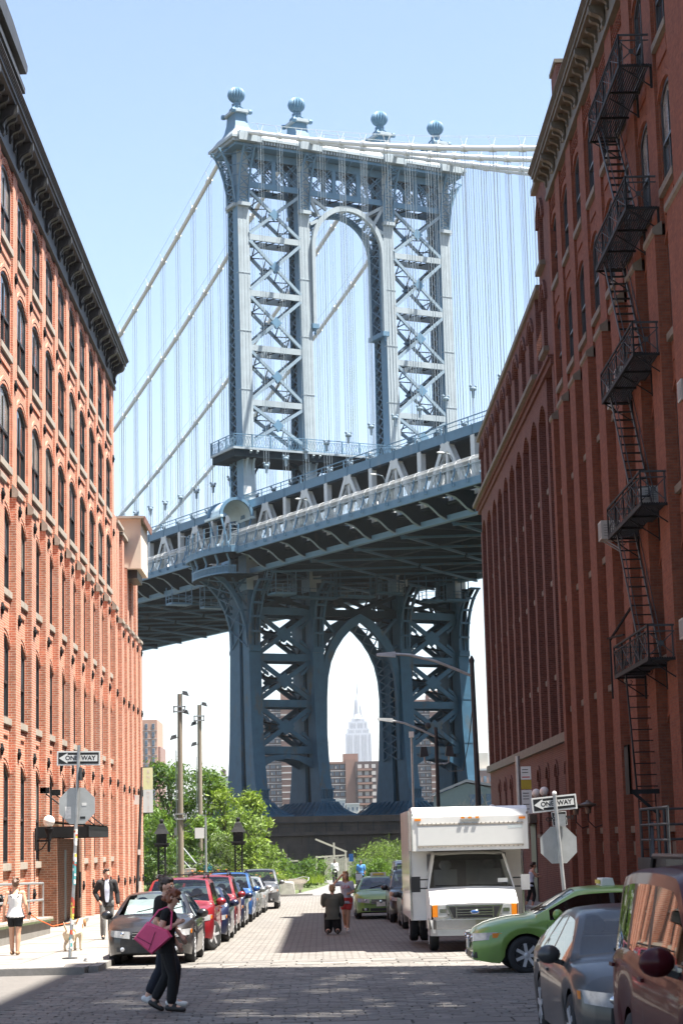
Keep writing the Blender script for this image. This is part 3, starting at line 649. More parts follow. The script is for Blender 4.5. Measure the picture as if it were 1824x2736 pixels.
# ---- fire escape
FE = thing('fire_escape', 'black iron fire escape zigzagging down the shaded red brick facade', 'fire escape', (8.7,52,6.4), world=True)
XO, XI, FY0, FY1 = 8.29, 9.08, 48.9, 54.6
levels = [22.12,18.22,14.32,10.42,6.5]
for li,z in enumerate(levels):
    m = MB()
    for k in range(13): x = XO+.03+k*(XI-XO-.05)/12; m.box(x-.018,x+.018,FY0,FY1,z-.02,z+.01)
    pf = m.build('platform', 'iron_black', FE)
    for q in (FY0,FY0+1.9,FY0+3.8,FY1): m = MB(); m.box(XO,XI+.05,q-.03,q+.03,z-.075,z-.021); m.build('bearer', 'iron_black', pf)
    m = MB()
    m.box(XO-.025,XO+.025,FY0,FY1,z-.08,z+.03); m.box(XO-.02,XO+.02,FY0,FY1,z+.78,z+.83); m.box(XO-.015,XO+.015,FY0,FY1,z+.66,z+.69)
    for q in (FY0,FY0+1.42,FY0+2.85,FY0+4.27,FY1): m.box(XO-.022,XO+.022,q-.022,q+.022,z,z+.83)
    rl = m.build('railing', 'iron_black', FE)
    m = MB()
    for i in range(4):
        a, b_ = FY0+1.42*i, FY0+1.42*(i+1)
        m.beam((XO,a,z+.03),(XO,b_,z+.66),.02,.02); m.beam((XO,b_,z+.03),(XO,a,z+.66),.02,.02); m.beam((XO,a,z+.03),(XO,(a+b_)/2,z+.66),.018,.018); m.beam((XO,b_,z+.03),(XO,(a+b_)/2,z+.66),.018,.018)
        for t in (.25,.5,.75): m.box(XO-.008,XO+.008,a+(b_-a)*t-.008,a+(b_-a)*t+.008,z,z+.66)
    m.build('cross_bars', 'iron_grey', rl)
    for q in (FY0,FY1):
        m = MB(); m.box(XO,XI,q-.02,q+.02,z+.78,z+.83); m.box(XO,XI,q-.015,q+.015,z+.64,z+.67); m.box(XI-.2,XI-.16,q-.02,q+.02,z,z+.8)
        m.beam((XO,q,z+.05),(XI-.15,q,z+.64),.02,.025); m.beam((XO,q,z+.64),(XI-.15,q,z+.05),.02,.025); m.lathe([(.01,-.02),(.07,-.02),(.07,.02),(.01,.02)],8,(XO+.32,q,z+.35),'y'); m.build('end_railing', 'iron_grey', FE)
    for q in (FY0+.05,FY0+2.2,FY1-.1):
        m = MB(); m.beam((XO+.05,q,z-.08),(XI+.05,q,z-.62),.03,.03); m.box(XI+.0,XI+.06,q-.02,q+.02,z-.65,z); m.tube([(XO+.25,q,z-.16),(XO+.32,q,z-.24),(XO+.42,q,z-.24),(XO+.45,q,z-.16),(XO+.40,q,z-.12)],.012,5); m.build('wall_bracket', 'iron_black', FE)
    if li < 4:
        z1 = levels[li+1]; ya, yb = 53.9, 50.7
        for xs_ in (XO+.12,XO+.62):
            m = MB(); m.beam((xs_,ya,z),(xs_,yb,z1+.02),.025,.11,(0,0,1)); st = m.build('stair_stringer', 'iron_grey', FE)
            m = MB(); m.tube([(xs_,ya,z+.75),(xs_,yb,z1+.75)],.014,5); m.tube([(xs_,ya-.2,z),(xs_,ya,z+.75)],.012,5); m.tube([(xs_,yb,z1),(xs_,yb,z1+.75)],.012,5); m.tube([(xs_,(ya+yb)/2,(z+z1)/2),(xs_,(ya+yb)/2,(z+z1)/2+.75)],.012,5); m.build('handrail', 'iron_grey', st)
        for s in range(1,14):
            t = s/14; m = MB(); m.box(XO+.13,XO+.61,ya+(yb-ya)*t-.07,ya+(yb-ya)*t+.07,z+(z1-z)*t-.012,z+(z1-z)*t+.012); m.build('tread', 'iron_black', FE)
# drop ladder and its cage under the lowest platform
z = levels[-1]
for xs_ in (XO+.1,XO+.72): m = MB(); m.beam((xs_,53.4,z+.1),(xs_,52.4,3.25),.04,.09); m.build('ladder_stringer', 'iron_black', FE)
for s in range(11): t = (s+.5)/11; m = MB(); m.box(XO+.12,XO+.70,53.4-t-.025,53.4-t+.025,z+.1+(3.25-z-.1)*t-.014,z+.1+(3.25-z-.1)*t+.014); m.build('ladder_rung', 'iron_black', FE)
m = MB(); m.beam((XO-.05,54.9,z+1.1),(XO-.05,54.9,z-.6),.05,.05); m.beam((XO-.05,54.9,z+1.05),(XO+.5,54.4,z+1.9),.06,.05); m.beam((XO-.1,55,z+1.1),(XO+.2,54,z+1.1),.05,.05); m.build('counterweight_arm', 'iron_black', FE)
m = MB(); m.box(XO-.1,XI,52.2,52.3,3.2,3.32); m.beam((XO,52.25,3.22),(XI,52.25,2.5),.05,.08); m.box(XO-.12,XO-.07,52.2,52.9,3.2,4.5); m.box(XO-.12,XO-.07,52.2,52.25,3.2,4.5); m.box(XO-.12,XO-.07,52.2,52.9,4.45,4.5); m.build('landing_frame', 'iron_black', FE)
m = MB()
for xs_ in (XO+.15,XO+.6): m.box(xs_-.015,xs_+.015,52.5,52.53,.9,3.2)
for s in range(9): m.box(XO+.15,XO+.6,52.505,52.525,1.0+s*.25,1.02+s*.25)
m.build('drop_ladder', 'iron_black', FE)

# ---- window air conditioners, each on its own sill
plain('ac_case', (.33,.32,.295), .5, var=.1); plain('ac_grille', (.20,.20,.19), .6)
def aircon(y, z, out, w, h, label, brace=True):
    t = thing('air_conditioner', label, 'air conditioner', (9.15,y,z), group='window air conditioners on the shaded facade')
    m = MB(); m.box(-out,.3,-w/2,w/2,0,h); m.build('case', 'ac_case', t)
    m = MB(); m.box(-out-.006,-out-.001,-w/2+.05,w/2-.05,.05,h-.05); m.build('grille', 'ac_grille', t)
    m = MB()
    for k in range(5): m.box(-out+.08,-out+.38,-w/2-.006,-w/2-.001,.08+k*(h-.16)/5,.08+k*(h-.16)/5+.03)
    m.build('side_louvre', 'ac_grille', t)
    if brace: m = MB(); [MB().beam((-out+.1,q*w/4,0),(.1,q*w/4,-.4),.03,.03).build('brace', 'iron_pale', t) for q in (-1,1)]
aircon(57.9,10.83,.62,.66,.55,'boxy window air conditioner hanging far out left of the fire escape stairs')
aircon(57.6,14.80,.22,.55,.75,'tall slim white air conditioner high up beside the fire escape')
aircon(54.5,14.78,.45,.66,.48,'air conditioner under the third platform of the fire escape')
aircon(51.6,10.83,.42,.55,.45,'air conditioner just under the fourth fire escape platform')
aircon(46.3,12.45,.25,.5,.5,'small air conditioner at the right edge of the picture, upper one',False)
aircon(47.7,6.82,.25,.5,.5,'small air conditioner at the right edge of the picture, lower one',False)
# ------------------------------------------------------------------ suspension bridge (local axes: u across the deck, v along it, z up)
SB = thing('suspension_bridge', 'blue steel suspension bridge with latticed tower, cables and deck crossing above the street end', 'bridge', (4.23,245.62,0), R(26.736))
LEGS = [-14.63,-6.1,6.1,14.63]; V0 = -.45
DZ = [(5.2,4.9),(6.8,4.5),(8,4.25),(10,3.85),(12.5,3.5),(16,3.2),(23,2.85),(33,2.5),(48,2.05),(57,1.85),(80,1.55),(90,1.5)]
def interp(T_, z):
    for (a,p),(b_,q) in zip(T_, T_[1:]):
        if z <= b_: return p+(q-p)*max(0,z-a)/(b_-a)
    return T_[-1][1]
def D(z): return interp(DZ, z)
def vloft(m, zs, f0, f1, u0, u1):
    for a,b_ in zip(zs, zs[1:]):
        m.hexa([(u0,f0(a),a),(u1,f0(a),a),(u1,f1(a),a),(u0,f1(a),a),(u0,f0(b_),b_),(u1,f0(b_),b_),(u1,f1(b_),b_),(u0,f1(b_),b_)])
    return m
ZL = [6.9,8,10,12.5,16,20,24,28,32.5]; ZU = [32.5,36,42,48,53,57,64,72,80,88.6]
HW = .77
for li,u in enumerate(LEGS):
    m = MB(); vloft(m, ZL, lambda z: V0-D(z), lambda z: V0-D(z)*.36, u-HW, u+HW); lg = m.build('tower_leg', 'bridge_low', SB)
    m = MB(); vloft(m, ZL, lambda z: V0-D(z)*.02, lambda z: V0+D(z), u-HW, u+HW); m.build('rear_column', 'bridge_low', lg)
    m = MB(); vloft(m, ZL, lambda z: V0-D(z)*.37, lambda z: V0-D(z)*.0, u-HW*.55, u+HW*.55); m.build('web_plate', 'bridge_shade', lg)
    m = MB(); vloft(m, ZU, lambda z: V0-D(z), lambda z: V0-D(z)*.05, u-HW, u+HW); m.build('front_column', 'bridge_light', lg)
    m = MB(); vloft(m, ZU, lambda z: V0-D(z)*.045, lambda z: V0+D(z)*.93, u-HW*.45, u+HW*.45); m.build('web_plate', 'bridge_shade', lg)
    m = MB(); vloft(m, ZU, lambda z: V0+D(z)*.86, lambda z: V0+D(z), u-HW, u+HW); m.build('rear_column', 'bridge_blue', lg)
    for sg in (-1,1):
        m = MB(); z = 40.5; uu = u+sg*(HW-.05)
        while z < 88:
            a, b_ = V0-D(z)*.03, V0+D(z)*.88; m.beam((uu,a,z),(uu,b_,z+1.15),.08,.16,(1,0,0)); m.beam((uu,b_,z),(uu,a,z+1.15),.08,.16,(1,0,0)); z += 1.25
        m.build('lacing', 'bridge_blue', lg)
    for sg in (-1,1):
        m = MB(); vloft(m, ZU, lambda z: V0-D(z)+.05, lambda z: V0-D(z)*.06, u+sg*(HW+.012)-.01, u+sg*(HW+.012)+.01); m.build('side_plate','bridge_blue',lg)  # added bluer plate: the leg side's shade tone put into its colour
    for z in (14,19.5,25,57.5,65,72.5):
        m = MB(); d = D(z)+.03; m.box(u-HW-.025,u+HW+.025,V0-d-.02,V0-d+.7,z,z+.10); m.build('splice_plate', 'bridge_light' if z > 40 else 'bridge_low', lg)
    for q in (-.45,.0,.45):      # rivet ribs on the face towards Brooklyn
        m = MB(); vloft(m, ZU[3:], lambda z: V0-D(z)-.03, lambda z: V0-D(z)+.02, u+q-.03, u+q+.03); m.build('rivet_rib', 'bridge_light', lg)
    # fluted frieze block and flared shoe
    m = MB(); d = D(7.5)
    m.box(u-HW-.2,u+HW+.2,V0-d-.25,V0-d+.5,6.95,7.25); m.box(u-HW-.15,u+HW+.15,V0-d-.2,V0-d+.5,8.35,8.55)
    for k in range(6): m.box(u-HW+.02+k*.27,u-HW+.17+k*.27,V0-d-.16,V0-d+.3,7.25,8.35)
    m.build('fluted_block', 'bridge_low', lg)
    m = MB(); zz = [5.2,5.35,5.6,6.1,6.6,6.9]; gg = [2.25,2.2,1.65,1.0,.62,.5]
    for (za,ga),(zb,gb) in zip(zip(zz,gg), zip(zz[1:],gg[1:])):
        f = lambda g_: [(u-HW-g_,V0-4.4-g_),(u+HW+g_,V0-4.4-g_),(u+HW+g_,V0+4.4+g_),(u-HW-g_,V0+4.4+g_)]
        m.hexa([(x,y,za) for x,y in f(ga)]+[(x,y,zb) for x,y in f(gb)])
    m.build('shoe', 'bridge_low', lg)
    m = MB()
    for k in range(9):
        t = -4.6+k*1.15; m.beam((u-HW-2.2,V0+t*1.35,5.3),(u-HW-.5,V0+t,6.9),.14,.12)
        if k % 2 == 0: q = u-HW+k*.19; m.beam((q+(q-u)*1.6,V0-6.5,5.3),(q,V0-4.8,6.9),.14,.12)
    m.build('shoe_rib', 'bridge_low', lg)
    # capital: flared lattice brackets under the cornice
    for (du,dv) in ([(-1,0)] if li == 0 else [(1,0)] if li == 3 else [])+[(0,-1),(0,1)]:
        A = [(0,81.6),(.12,82.4),(.3,83.6),(.6,85),(1.05,86.4),(1.75,87.8),(2.3,88.5)]
        m = MB(); base = (u+du*HW, V0+dv*D(85)); fx = lambda o,z,t: (base[0]+du*o+(t if dv else 0), base[1]+dv*o+(t if du else 0), z)
        hwid = HW+.05 if dv else 1.25
        for sgn in (-1,1):
            t0 = sgn*hwid; m.strip([(o+.12,z) for o,z in A], [(o-.12,z) for o,z in A], fx, min(t0-sgn*.22,t0), max(t0-sgn*.22,t0))
        for (o0,z0),(o1,z1) in zip(A, A[1:]):
            m.beam(fx(o0,z0,-hwid),fx(o1,z1,hwid),.1,.1); m.beam(fx(o0,z0,hwid),fx(o1,z1,-hwid),.1,.1); m.beam(fx(o0,z0,-hwid),fx(o0,z0,hwid),.1,.1)
        for sgn in (-1,1):
            for (o0,z0) in A[1:]: m.beam(fx(0,z0+.3,sgn*(hwid-.1)),fx(o0,z0,sgn*(hwid-.1)),.1,.1)
        m.build('capital_bracket', 'bridge_blue', SB)
        m = MB(); c = fx(.12,81.45,0); m.box(c[0]-(hwid if dv else .35),c[0]+(hwid if dv else .35),c[1]-(.35 if dv else hwid),c[1]+(.35 if dv else hwid),81.2,81.65); m.build('bracket_foot', 'bridge_light', SB)
# top truss, struts and cross bracing, front and rear planes
def span(i): return LEGS[i]+HW, LEGS[i+1]-HW
VF, VR = V0-1.55, V0+1.35
def boxed(m, p, q, w, h):  # pair of flanges front and rear
    for v in (VF,VR): m.beam((p[0],v,p[1]),(q[0],v,q[1]),.3,w)
    for t in (.2,.8): a, b_ = p[0]+(q[0]-p[0])*t, p[1]+(q[1]-p[1])*t; m.beam((a,VF,b_),(a,VR,b_),.12,.12)
def laced(p, q, w, mat, nm, lace=True, n=None):
    m = MB(); boxed(m, p, q, w, .3); o = m.build(nm, mat, SB)
    if lace:
        L = math.hypot(q[0]-p[0],q[1]-p[1]); n = n or max(3,int(L/1.0)); l = MB()
        for k in range(n):
            a, b_ = k/n, (k+1)/n; P = lambda t: (p[0]+(q[0]-p[0])*t, p[1]+(q[1]-p[1])*t)
            s0, s1 = (VF+.16,VR-.16) if k % 2 else (VR-.16,VF+.16); A, B_ = P(a), P(b_)
            l.beam((A[0],s0,A[1]),(B_[0],s1,B_[1]),.12,.12)
        l.build('lacing', 'bridge_shade', o)
    return o
for i in (0,1,2):
    a, b_ = span(i)
    for z,w in ((88.0,.9),(84.15,.75)): laced((a,z),(b_,z),w,'bridge_blue','chord')
    n = 2 if i != 1 else 3
    for k in range(n+1):
        u = a+(b_-a)*k/n
        if 0 < k < n: m = MB(); boxed(m,(u,84.5),(u,87.6),.55,.3); m.build('truss_post','bridge_blue',SB)
        if k < n:
            u2 = a+(b_-a)*(k+1)/n
            for p,q in (((u+.25,84.55),(u2-.25,87.5)),((u+.25,87.5),(u2-.25,84.55))):
                m = MB()
                for v in (VF,VR):
                    dx, dz = q[0]-p[0], q[1]-p[1]; L = math.hypot(dx,dz); nx, nz = -dz/L*.16, dx/L*.16
                    for s in (-1,1): m.beam((p[0]+nx*s,v,p[1]+nz*s),(q[0]+nx*s,v,q[1]+nz*s),.2,.1)
                    for t in range(6): f = (t+.5)/6; m.beam((p[0]+dx*f-nx,v,p[1]+dz*f-nz),(p[0]+dx*(f+.1)+nx,v,p[1]+dz*(f+.1)+nz),.12,.08)
                m.build('truss_diagonal','bridge_blue',SB)
            m = MB(); cu = (u+u2)/2
            for s in (-1,1):
                m.beam((cu+s*.25,VF,84.7),(u if s<0 else u2,VF,86),.12,.1); m.beam((cu+s*.25,VF,87.3),(u if s<0 else u2,VF,86),.12,.1)
            m.build('truss_lattice','bridge_blue',SB)
ZS = [77.27,69.99,62.96,55.99]; ZX = [83.8]+ZS+[50.6]
for i in (0,2):
    a, b_ = span(i)
    for z in ZS: laced((a,z),(b_,z),.75,'bridge_light','strut',n=8)
    for z1,z0 in zip(ZX, ZX[1:]):
        t, bt = z1-.45, z0+.45
        laced((a,t),(b_,bt),.38,'bridge_mid','diagonal_brace'); laced((a,bt),(b_,t),.38,'bridge_mid','diagonal_brace')
        m = MB(); cu, cz = (a+b_)/2, (t+bt)/2
        for v in (VF,VR): m.prism([(cu-.8,cz),(cu-.35,cz-.35),(cu,cz-.8),(cu+.35,cz-.35),(cu+.8,cz),(cu+.35,cz+.35),(cu,cz+.8),(cu-.35,cz+.35)], lambda x,z,t_:(x,t_,z), v-.18, v+.18)
        m.box(cu-.06,cu+.06,VF,VR,cz-.06,cz+.06); m.build('gusset','bridge_blue',SB)
# upper arch between the middle legs
A = [(-5.3,66.8),(-5.3,72)]+[(-5.3*math.cos(math.pi*k/20),77+5.95*math.sin(math.pi*k/20)) for k in range(21)]+[(5.3,72),(5.3,66.8)]
Bq = [(-4.85,66.8),(-4.85,72)]+[(-4.8*math.cos(math.pi*k/20),76.9+5.35*math.sin(math.pi*k/20)) for k in range(21)]+[(4.85,72),(4.85,66.8)]
fu = lambda a,b_,t:(a,t,b_)
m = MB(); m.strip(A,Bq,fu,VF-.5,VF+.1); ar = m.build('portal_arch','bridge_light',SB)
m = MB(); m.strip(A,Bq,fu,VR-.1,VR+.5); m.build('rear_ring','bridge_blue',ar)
m = MB()
for k in range(len(Bq)-1):
    p, q = Bq[k], Bq[k+1]; n = 3 if abs(p[1]-q[1]) > 3 else 1
    for j in range(n):
        P = lambda t:(p[0]+(q[0]-p[0])*t,p[1]+(q[1]-p[1])*t); a0, a1 = P(j/n), P((j+1)/n)
        m.beam((a0[0],VF+.1,a0[1]),(a1[0],VR-.1,a1[1]),.09,.09); m.beam((a0[0],VR-.1,a0[1]),(a1[0],VF+.1,a1[1]),.09,.09)
m.build('intrados_lacing','bridge_blue',ar)
for s in (-1,1):
    m = MB(); m.box(s*5.05-.45,s*5.05+.45,VF-.6,VR+.6,66.2,66.8); m.lathe([(.05,-.9),(.18,-.6),(.12,-.4),(.3,0)],8,(s*5.05,VF-.3,66.2)); m.build('arch_corbel','bridge_blue',SB)
    for p,q in (((s*5.3,83.6),(s*2.9,82.2)),((s*5.3,80),(s*4.2,80.6)),((s*5.3,83.5),(s*4.0,81.2))):
        m = MB(); boxed(m,p,q,.4,.3); m.build('spandrel_strut','bridge_light',SB)
# cornice, pedestals, finials
m = MB(); m.box(-16.4,16.4,V0-3.3,V0+3.3,88.55,88.9); co = m.build('cornice','bridge_blue',SB)
m = MB(); m.box(-17.0,17.0,V0-3.75,V0+3.75,89.35,89.7); m.build('cornice_ledge','bridge_light',co)
m = MB(); n = 84
for k in range(n): u = -16.7+33.4*k/(n-1); m.box(u-.11,u+.11,V0-3.6,V0-3.2,88.93,89.34)
for k in range(18): v = V0-3.4+k*.4; m.box(-16.8,-16.4,v-.11,v+.11,88.93,89.34)
struct(m.build('dentil_band','bridge_light',co),'stuff')
m = MB(); m.hexa([(-16.9,V0-3.6,89.72),(16.9,V0-3.6,89.72),(16.9,V0+3.6,89.72),(-16.9,V0+3.6,89.72),(-16.2,V0-2.5,90.75),(16.2,V0-2.5,90.75),(16.2,V0+2.5,90.75),(-16.2,V0+2.5,90.75)]); m.build('cornice_roof','bridge_light',co)
m = MB()
for k in range(58): u = -16.2+k*.57; m.beam((u-.06,V0-3.5,89.8),(u,V0-2.6,90.72),.09,.12)
struct(m.build('roof_rib','bridge_white',co),'stuff')
for k in range(9):
    m = MB(); u = -13+k*3.25; m.beam((u,V0-3.2,88.5),(u+.0,V0-1.6,87.6),.14,.2); m.build('soffit_strut','bridge_blue',co)
for li,u in enumerate(LEGS):
    m = MB(); m.box(u-1.55,u+1.55,V0-4.1,V0+4.1,88.95,89.9); m.box(u-1.35,u+1.35,V0-3.9,V0+3.9,89.9,90.3); pd = m.build('pedestal','bridge_light',SB)
    m = MB(); prof = [(2.1,90.3),(1.75,90.7),(1.3,91.6),(1.08,92.6),(1.0,93.6)]
    for (r0,z0),(r1,z1) in zip(prof,prof[1:]): m.hexa([(u-r0*.75,V0-r0*1.3,z0),(u+r0*.75,V0-r0*1.3,z0),(u+r0*.75,V0+r0*1.3,z0),(u-r0*.75,V0+r0*1.3,z0),(u-r1*.75,V0-r1*1.3,z1),(u+r1*.75,V0-r1*1.3,z1),(u+r1*.75,V0+r1*1.3,z1),(u-r1*.75,V0+r1*1.3,z1)])
    m.build('saddle_housing','bridge_blue',pd)
    m = MB(); m.box(u-1.15,u+1.15,V0-1.75,V0+1.75,93.6,93.85); m.box(u-.95,u+.95,V0-1.5,V0+1.5,93.85,94.1); m.build('housing_cap','bridge_light',pd)
    m = MB()
    for a in (-1,1):
        for b_ in (-1,1): m.lathe([(.02,-.25),(.3,-.22),(.34,0),(.3,.22),(.02,.25)],10,(u+a*1.15,V0+b_*1.55,93.75),'x')
    m.build('scroll_knob','bridge_blue',pd)
    m = MB(); m.lathe([(.85,94.1),(.7,94.3),(.5,94.6),(.55,94.85),(.38,95.1),(.42,95.35)],8,(u,V0,0),sq=True); 
    for k in range(4):
        a = math.pi/4+math.pi/2*k; m.tube([(u+.95*math.cos(a),V0+.95*math.sin(a),94.1),(u+.9*math.cos(a),V0+.9*math.sin(a),94.5),(u+.55*math.cos(a),V0+.55*math.sin(a),94.8),(u+.5*math.cos(a),V0+.5*math.sin(a),95.3)],.1,6)
    fi = m.build('finial','bridge_blue',SB)
    m = MB(); m.lathe([(1.04*math.sin(t*math.pi/14),96.38-1.04*math.cos(t*math.pi/14)) for t in range(1,14)],36,(u,V0,0),amp=.09,lobes=1); m.build('ribbed_globe','bridge_blue',fi)
# balcony round the tower above the deck
ZB = 49.6
m = MB(); m.box(-17.4,17.4,V0-3.6,V0+3.4,ZB,ZB+.25); bal = m.build('balcony','bridge_light',SB)
m = MB(); m.box(-17.2,17.2,V0-3.4,V0+3.2,ZB-.9,ZB-.003); m.build('balcony_girder','bridge_shade',bal)
def rail(P, nm, mat, par, h=1.45, step=1.45, bar=.05, diag=True):
    for (a,b_) in zip(P,P[1:]):
        a, b_ = Vector(a), Vector(b_); L = (b_-a).length; n = max(1,round(L/step)); m = MB()
        m.beam(a+Vector((0,0,h)),b_+Vector((0,0,h)),.09,.09); m.beam(a+Vector((0,0,.12)),b_+Vector((0,0,.12)),.07,.07); m.beam(a+Vector((0,0,h*.82)),b_+Vector((0,0,h*.82)),.05,.05)
        if diag:
            k = int(L/.36)
            for i in range(k):
                p, q = a.lerp(b_,i/k), a.lerp(b_,(i+1)/k); m.beam(p+Vector((0,0,.12)),q+Vector((0,0,h*.82)),.035,.035); m.beam(q+Vector((0,0,.12)),p+Vector((0,0,h*.82)),.035,.035)
        m.build(nm,mat,par)
        for i in range(n+1): m = MB(); p = a.lerp(b_,i/n); m.box(p.x-.07,p.x+.07,p.y-.07,p.y+.07,p.z,p.z+h+.05); m.build('rail_post',mat,par)
rail([(-17.3,V0+3.3,ZB+.25),(-17.3,V0-3.5,ZB+.25),(17.3,V0-3.5,ZB+.25),(17.3,V0+3.3,ZB+.25)],'balcony_railing','bridge_blue',bal,1.6,2.4)
for u in LEGS:
    for s in (-1,1):
        m = MB(); A = [(0,46.6),(.15,47.6),(.55,48.5),(1.15,49.1),(1.9,49.5)]
        m.strip(A,[(o+.2,z-.12) for o,z in A],lambda o,z,t:(u+t,V0-1.9-o*.9,z),s*.45-.12,s*.45+.12); m.build('balcony_bracket','bridge_light',bal)
    for s in (-1,1):
        m = MB(); A = [(0,45.2),(.2,46.8),(.9,48.0),(1.8,48.5),(2.6,48.7)]; m.strip(A,[(o,z+.4) for o,z in A],lambda o,z,t:(u+s*(HW+o),t,z),VF,VF+.3)
        if abs(u+s*3) < 17: m.build('portal_knee','bridge_shade',bal)
# below the deck: struts, heavy cross bracing, pointed arch
ZLS = [30.04,24.4,18.81,13.19]
VF2, VR2 = V0-2.0, V0+1.7
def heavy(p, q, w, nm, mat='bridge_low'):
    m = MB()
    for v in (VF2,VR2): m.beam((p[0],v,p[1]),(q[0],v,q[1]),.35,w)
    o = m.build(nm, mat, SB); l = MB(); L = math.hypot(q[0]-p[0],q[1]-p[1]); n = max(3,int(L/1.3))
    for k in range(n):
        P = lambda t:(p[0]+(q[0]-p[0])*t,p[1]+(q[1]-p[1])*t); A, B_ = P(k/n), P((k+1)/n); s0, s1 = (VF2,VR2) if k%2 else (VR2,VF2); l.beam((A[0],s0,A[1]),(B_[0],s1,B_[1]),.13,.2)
    l.build('lacing','bridge_shade',o); return o
for i in (0,2):
    a, b_ = span(i)
    for z in ZLS: heavy((a,z),(b_,z),.9,'strut')
    for z1,z0 in zip(ZLS,ZLS[1:]):
        heavy((a,z1-.4),(b_,z0+.4),.55,'diagonal_brace'); heavy((a,z0+.4),(b_,z1-.4),.55,'diagonal_brace')
        cu, cz = (a+b_)/2, (z1+z0)/2; m = MB()
        for v in (VF2,VR2): m.prism([(cu-1.15,cz-.0),(cu-.6,cz-.5),(cu,cz-1.0),(cu+.6,cz-.5),(cu+1.15,cz),(cu+.6,cz+.5),(cu,cz+1.0),(cu-.6,cz+.5)],lambda x,z,t_:(x,t_,z),v-.2,v+.2)
        m.box(cu-.06,cu+.06,VF2,VR2,cz-.06,cz+.06); m.build('gusset','bridge_low',SB)
        for s in (-1,1):      # curved side gussets that leave round holes
            e = a if s < 0 else b_; m = MB(); A = [(0,z1-.45),(.15,z1-1.1),(.65,cz+1.0),(1.35,cz+.55)]; 
            for v in (VF2,VR2):
                m.strip([(e-s*o,z) for o,z in A],[(e-s*(o-.05)-s*.0,z+.42) for o,z in A],lambda x,z,t_:(x,t_,z),v-.17,v+.17)
                Am = [(o,2*cz-z) for o,z in A]; m.strip([(e-s*o,z) for o,z in Am],[(e-s*o,z-.42) for o,z in Am],lambda x,z,t_:(x,t_,z),v-.17,v+.17)
            m.box(e-s*.03,e-s*.15,VF2,VR2,z1-.5,z1-.38); m.box(e-s*.03,e-s*.15,VF2,VR2,2*cz-z1+.38,2*cz-z1+.5); m.build('curved_gusset','bridge_low',SB)
    m = MB(); c = (a+b_)/2; w = (b_-a)/2
    for v in (VF2,VR2):
        m.strip([(c-w,11.0),(c-w*.5,11.9),(c,12.2),(c+w*.5,11.9),(c+w,11.0)],[(c-w,12.2),(c-w*.5,12.55),(c,12.75),(c+w*.5,12.55),(c+w,12.2)],lambda x,z,t_:(x,t_,z),v-.2,v+.2)
    m.build('foot_arch','bridge_low',SB)
    heavy((a,32.3),(b_,30.5),.5,'diagonal_brace','bridge_shade'); heavy((a,30.5),(b_,32.3),.5,'diagonal_brace','bridge_shade')
a, b_ = span(1); heavy((a,30.04),(b_,30.04),.9,'strut','bridge_shade')
I = [(5.0,12),(4.98,16),(4.9,19.5),(4.7,22.0),(4.25,23.9),(3.5,25.5),(2.5,26.9),(1.3,28.1),(0,29.0)]; I = I+[(-x,z) for x,z in I[-2::-1]]
Oo = [(5.35,12),(5.35,16),(5.35,19.5),(5.33,22.6),(5.1,24.5),(4.3,26.3),(3.2,27.8),(1.8,29.1),(0,30.0)]; Oo = Oo+[(-x,z) for x,z in Oo[-2::-1]]
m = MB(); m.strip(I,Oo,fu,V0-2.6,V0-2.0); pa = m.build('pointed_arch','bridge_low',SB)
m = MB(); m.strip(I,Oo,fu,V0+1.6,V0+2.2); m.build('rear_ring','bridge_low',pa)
m = MB()
for k in range(len(I)-1):
    p, q = I[k], I[k+1]; n = max(1,round(math.hypot(p[0]-q[0],p[1]-q[1])/1.3))
    for j in range(n):
        P = lambda t:(p[0]+(q[0]-p[0])*t,p[1]+(q[1]-p[1])*t); a0, a1 = P(j/n), P((j+1)/n)
        m.beam((a0[0],V0-2,a0[1]),(a1[0],V0+1.6,a1[1]),.12,.14); m.beam((a0[0],V0+1.6,a0[1]),(a1[0],V0-2,a1[1]),.12,.14)
m.build('intrados_lacing','bridge_low',pa)
for s in (-1,1):
    for p,q in (((s*5.3,29.6),(s*3.4,27.6)),((s*5.3,26.2),(s*4.6,25.8))): heavy(p,q,.4,'spandrel_strut')
    heavy((s*5.3,32.4),(s*.2,30.3),.45,'spandrel_strut','bridge_shade'); heavy((s*5.3,30.3),(s*.2,32.4),.45,'spandrel_strut','bridge_shade')
# curved knee brackets carrying the deck
for u in LEGS:
    for dv in (-1,1):
        A = [(.05,25.6),(.15,27.4),(.45,29.2),(1.0,30.8),(1.9,32.2),(3.2,33.3)]; base = V0+dv*2.8; m = MB()
        for s in (-1,1): m.strip(A,[(o-.35,z+.1) for o,z in A],lambda o,z,t:(u+t,base+dv*o,z),s*.62-.13,s*.62+.13)
        for (o,z) in A: m.box(u-.7,u+.7,base+dv*o-.2,base+dv*o+.12,z-.12,z+.12)
        m.box(u-.75,u+.75,base-.2,base+.25,25.0,25.5); m.build('knee_bracket','bridge_low',SB)
        m = MB(); m.strip(A,[(0,z+.3) for o,z in A],lambda o,z,t:(u+t,base+dv*o,z),-.05,.05); m.build('knee_web','bridge_shade',SB)
A = [(.05,25.6),(.3,28.0),(.9,30.0),(1.9,31.9),(3.2,33.3),(4.8,34.2)]
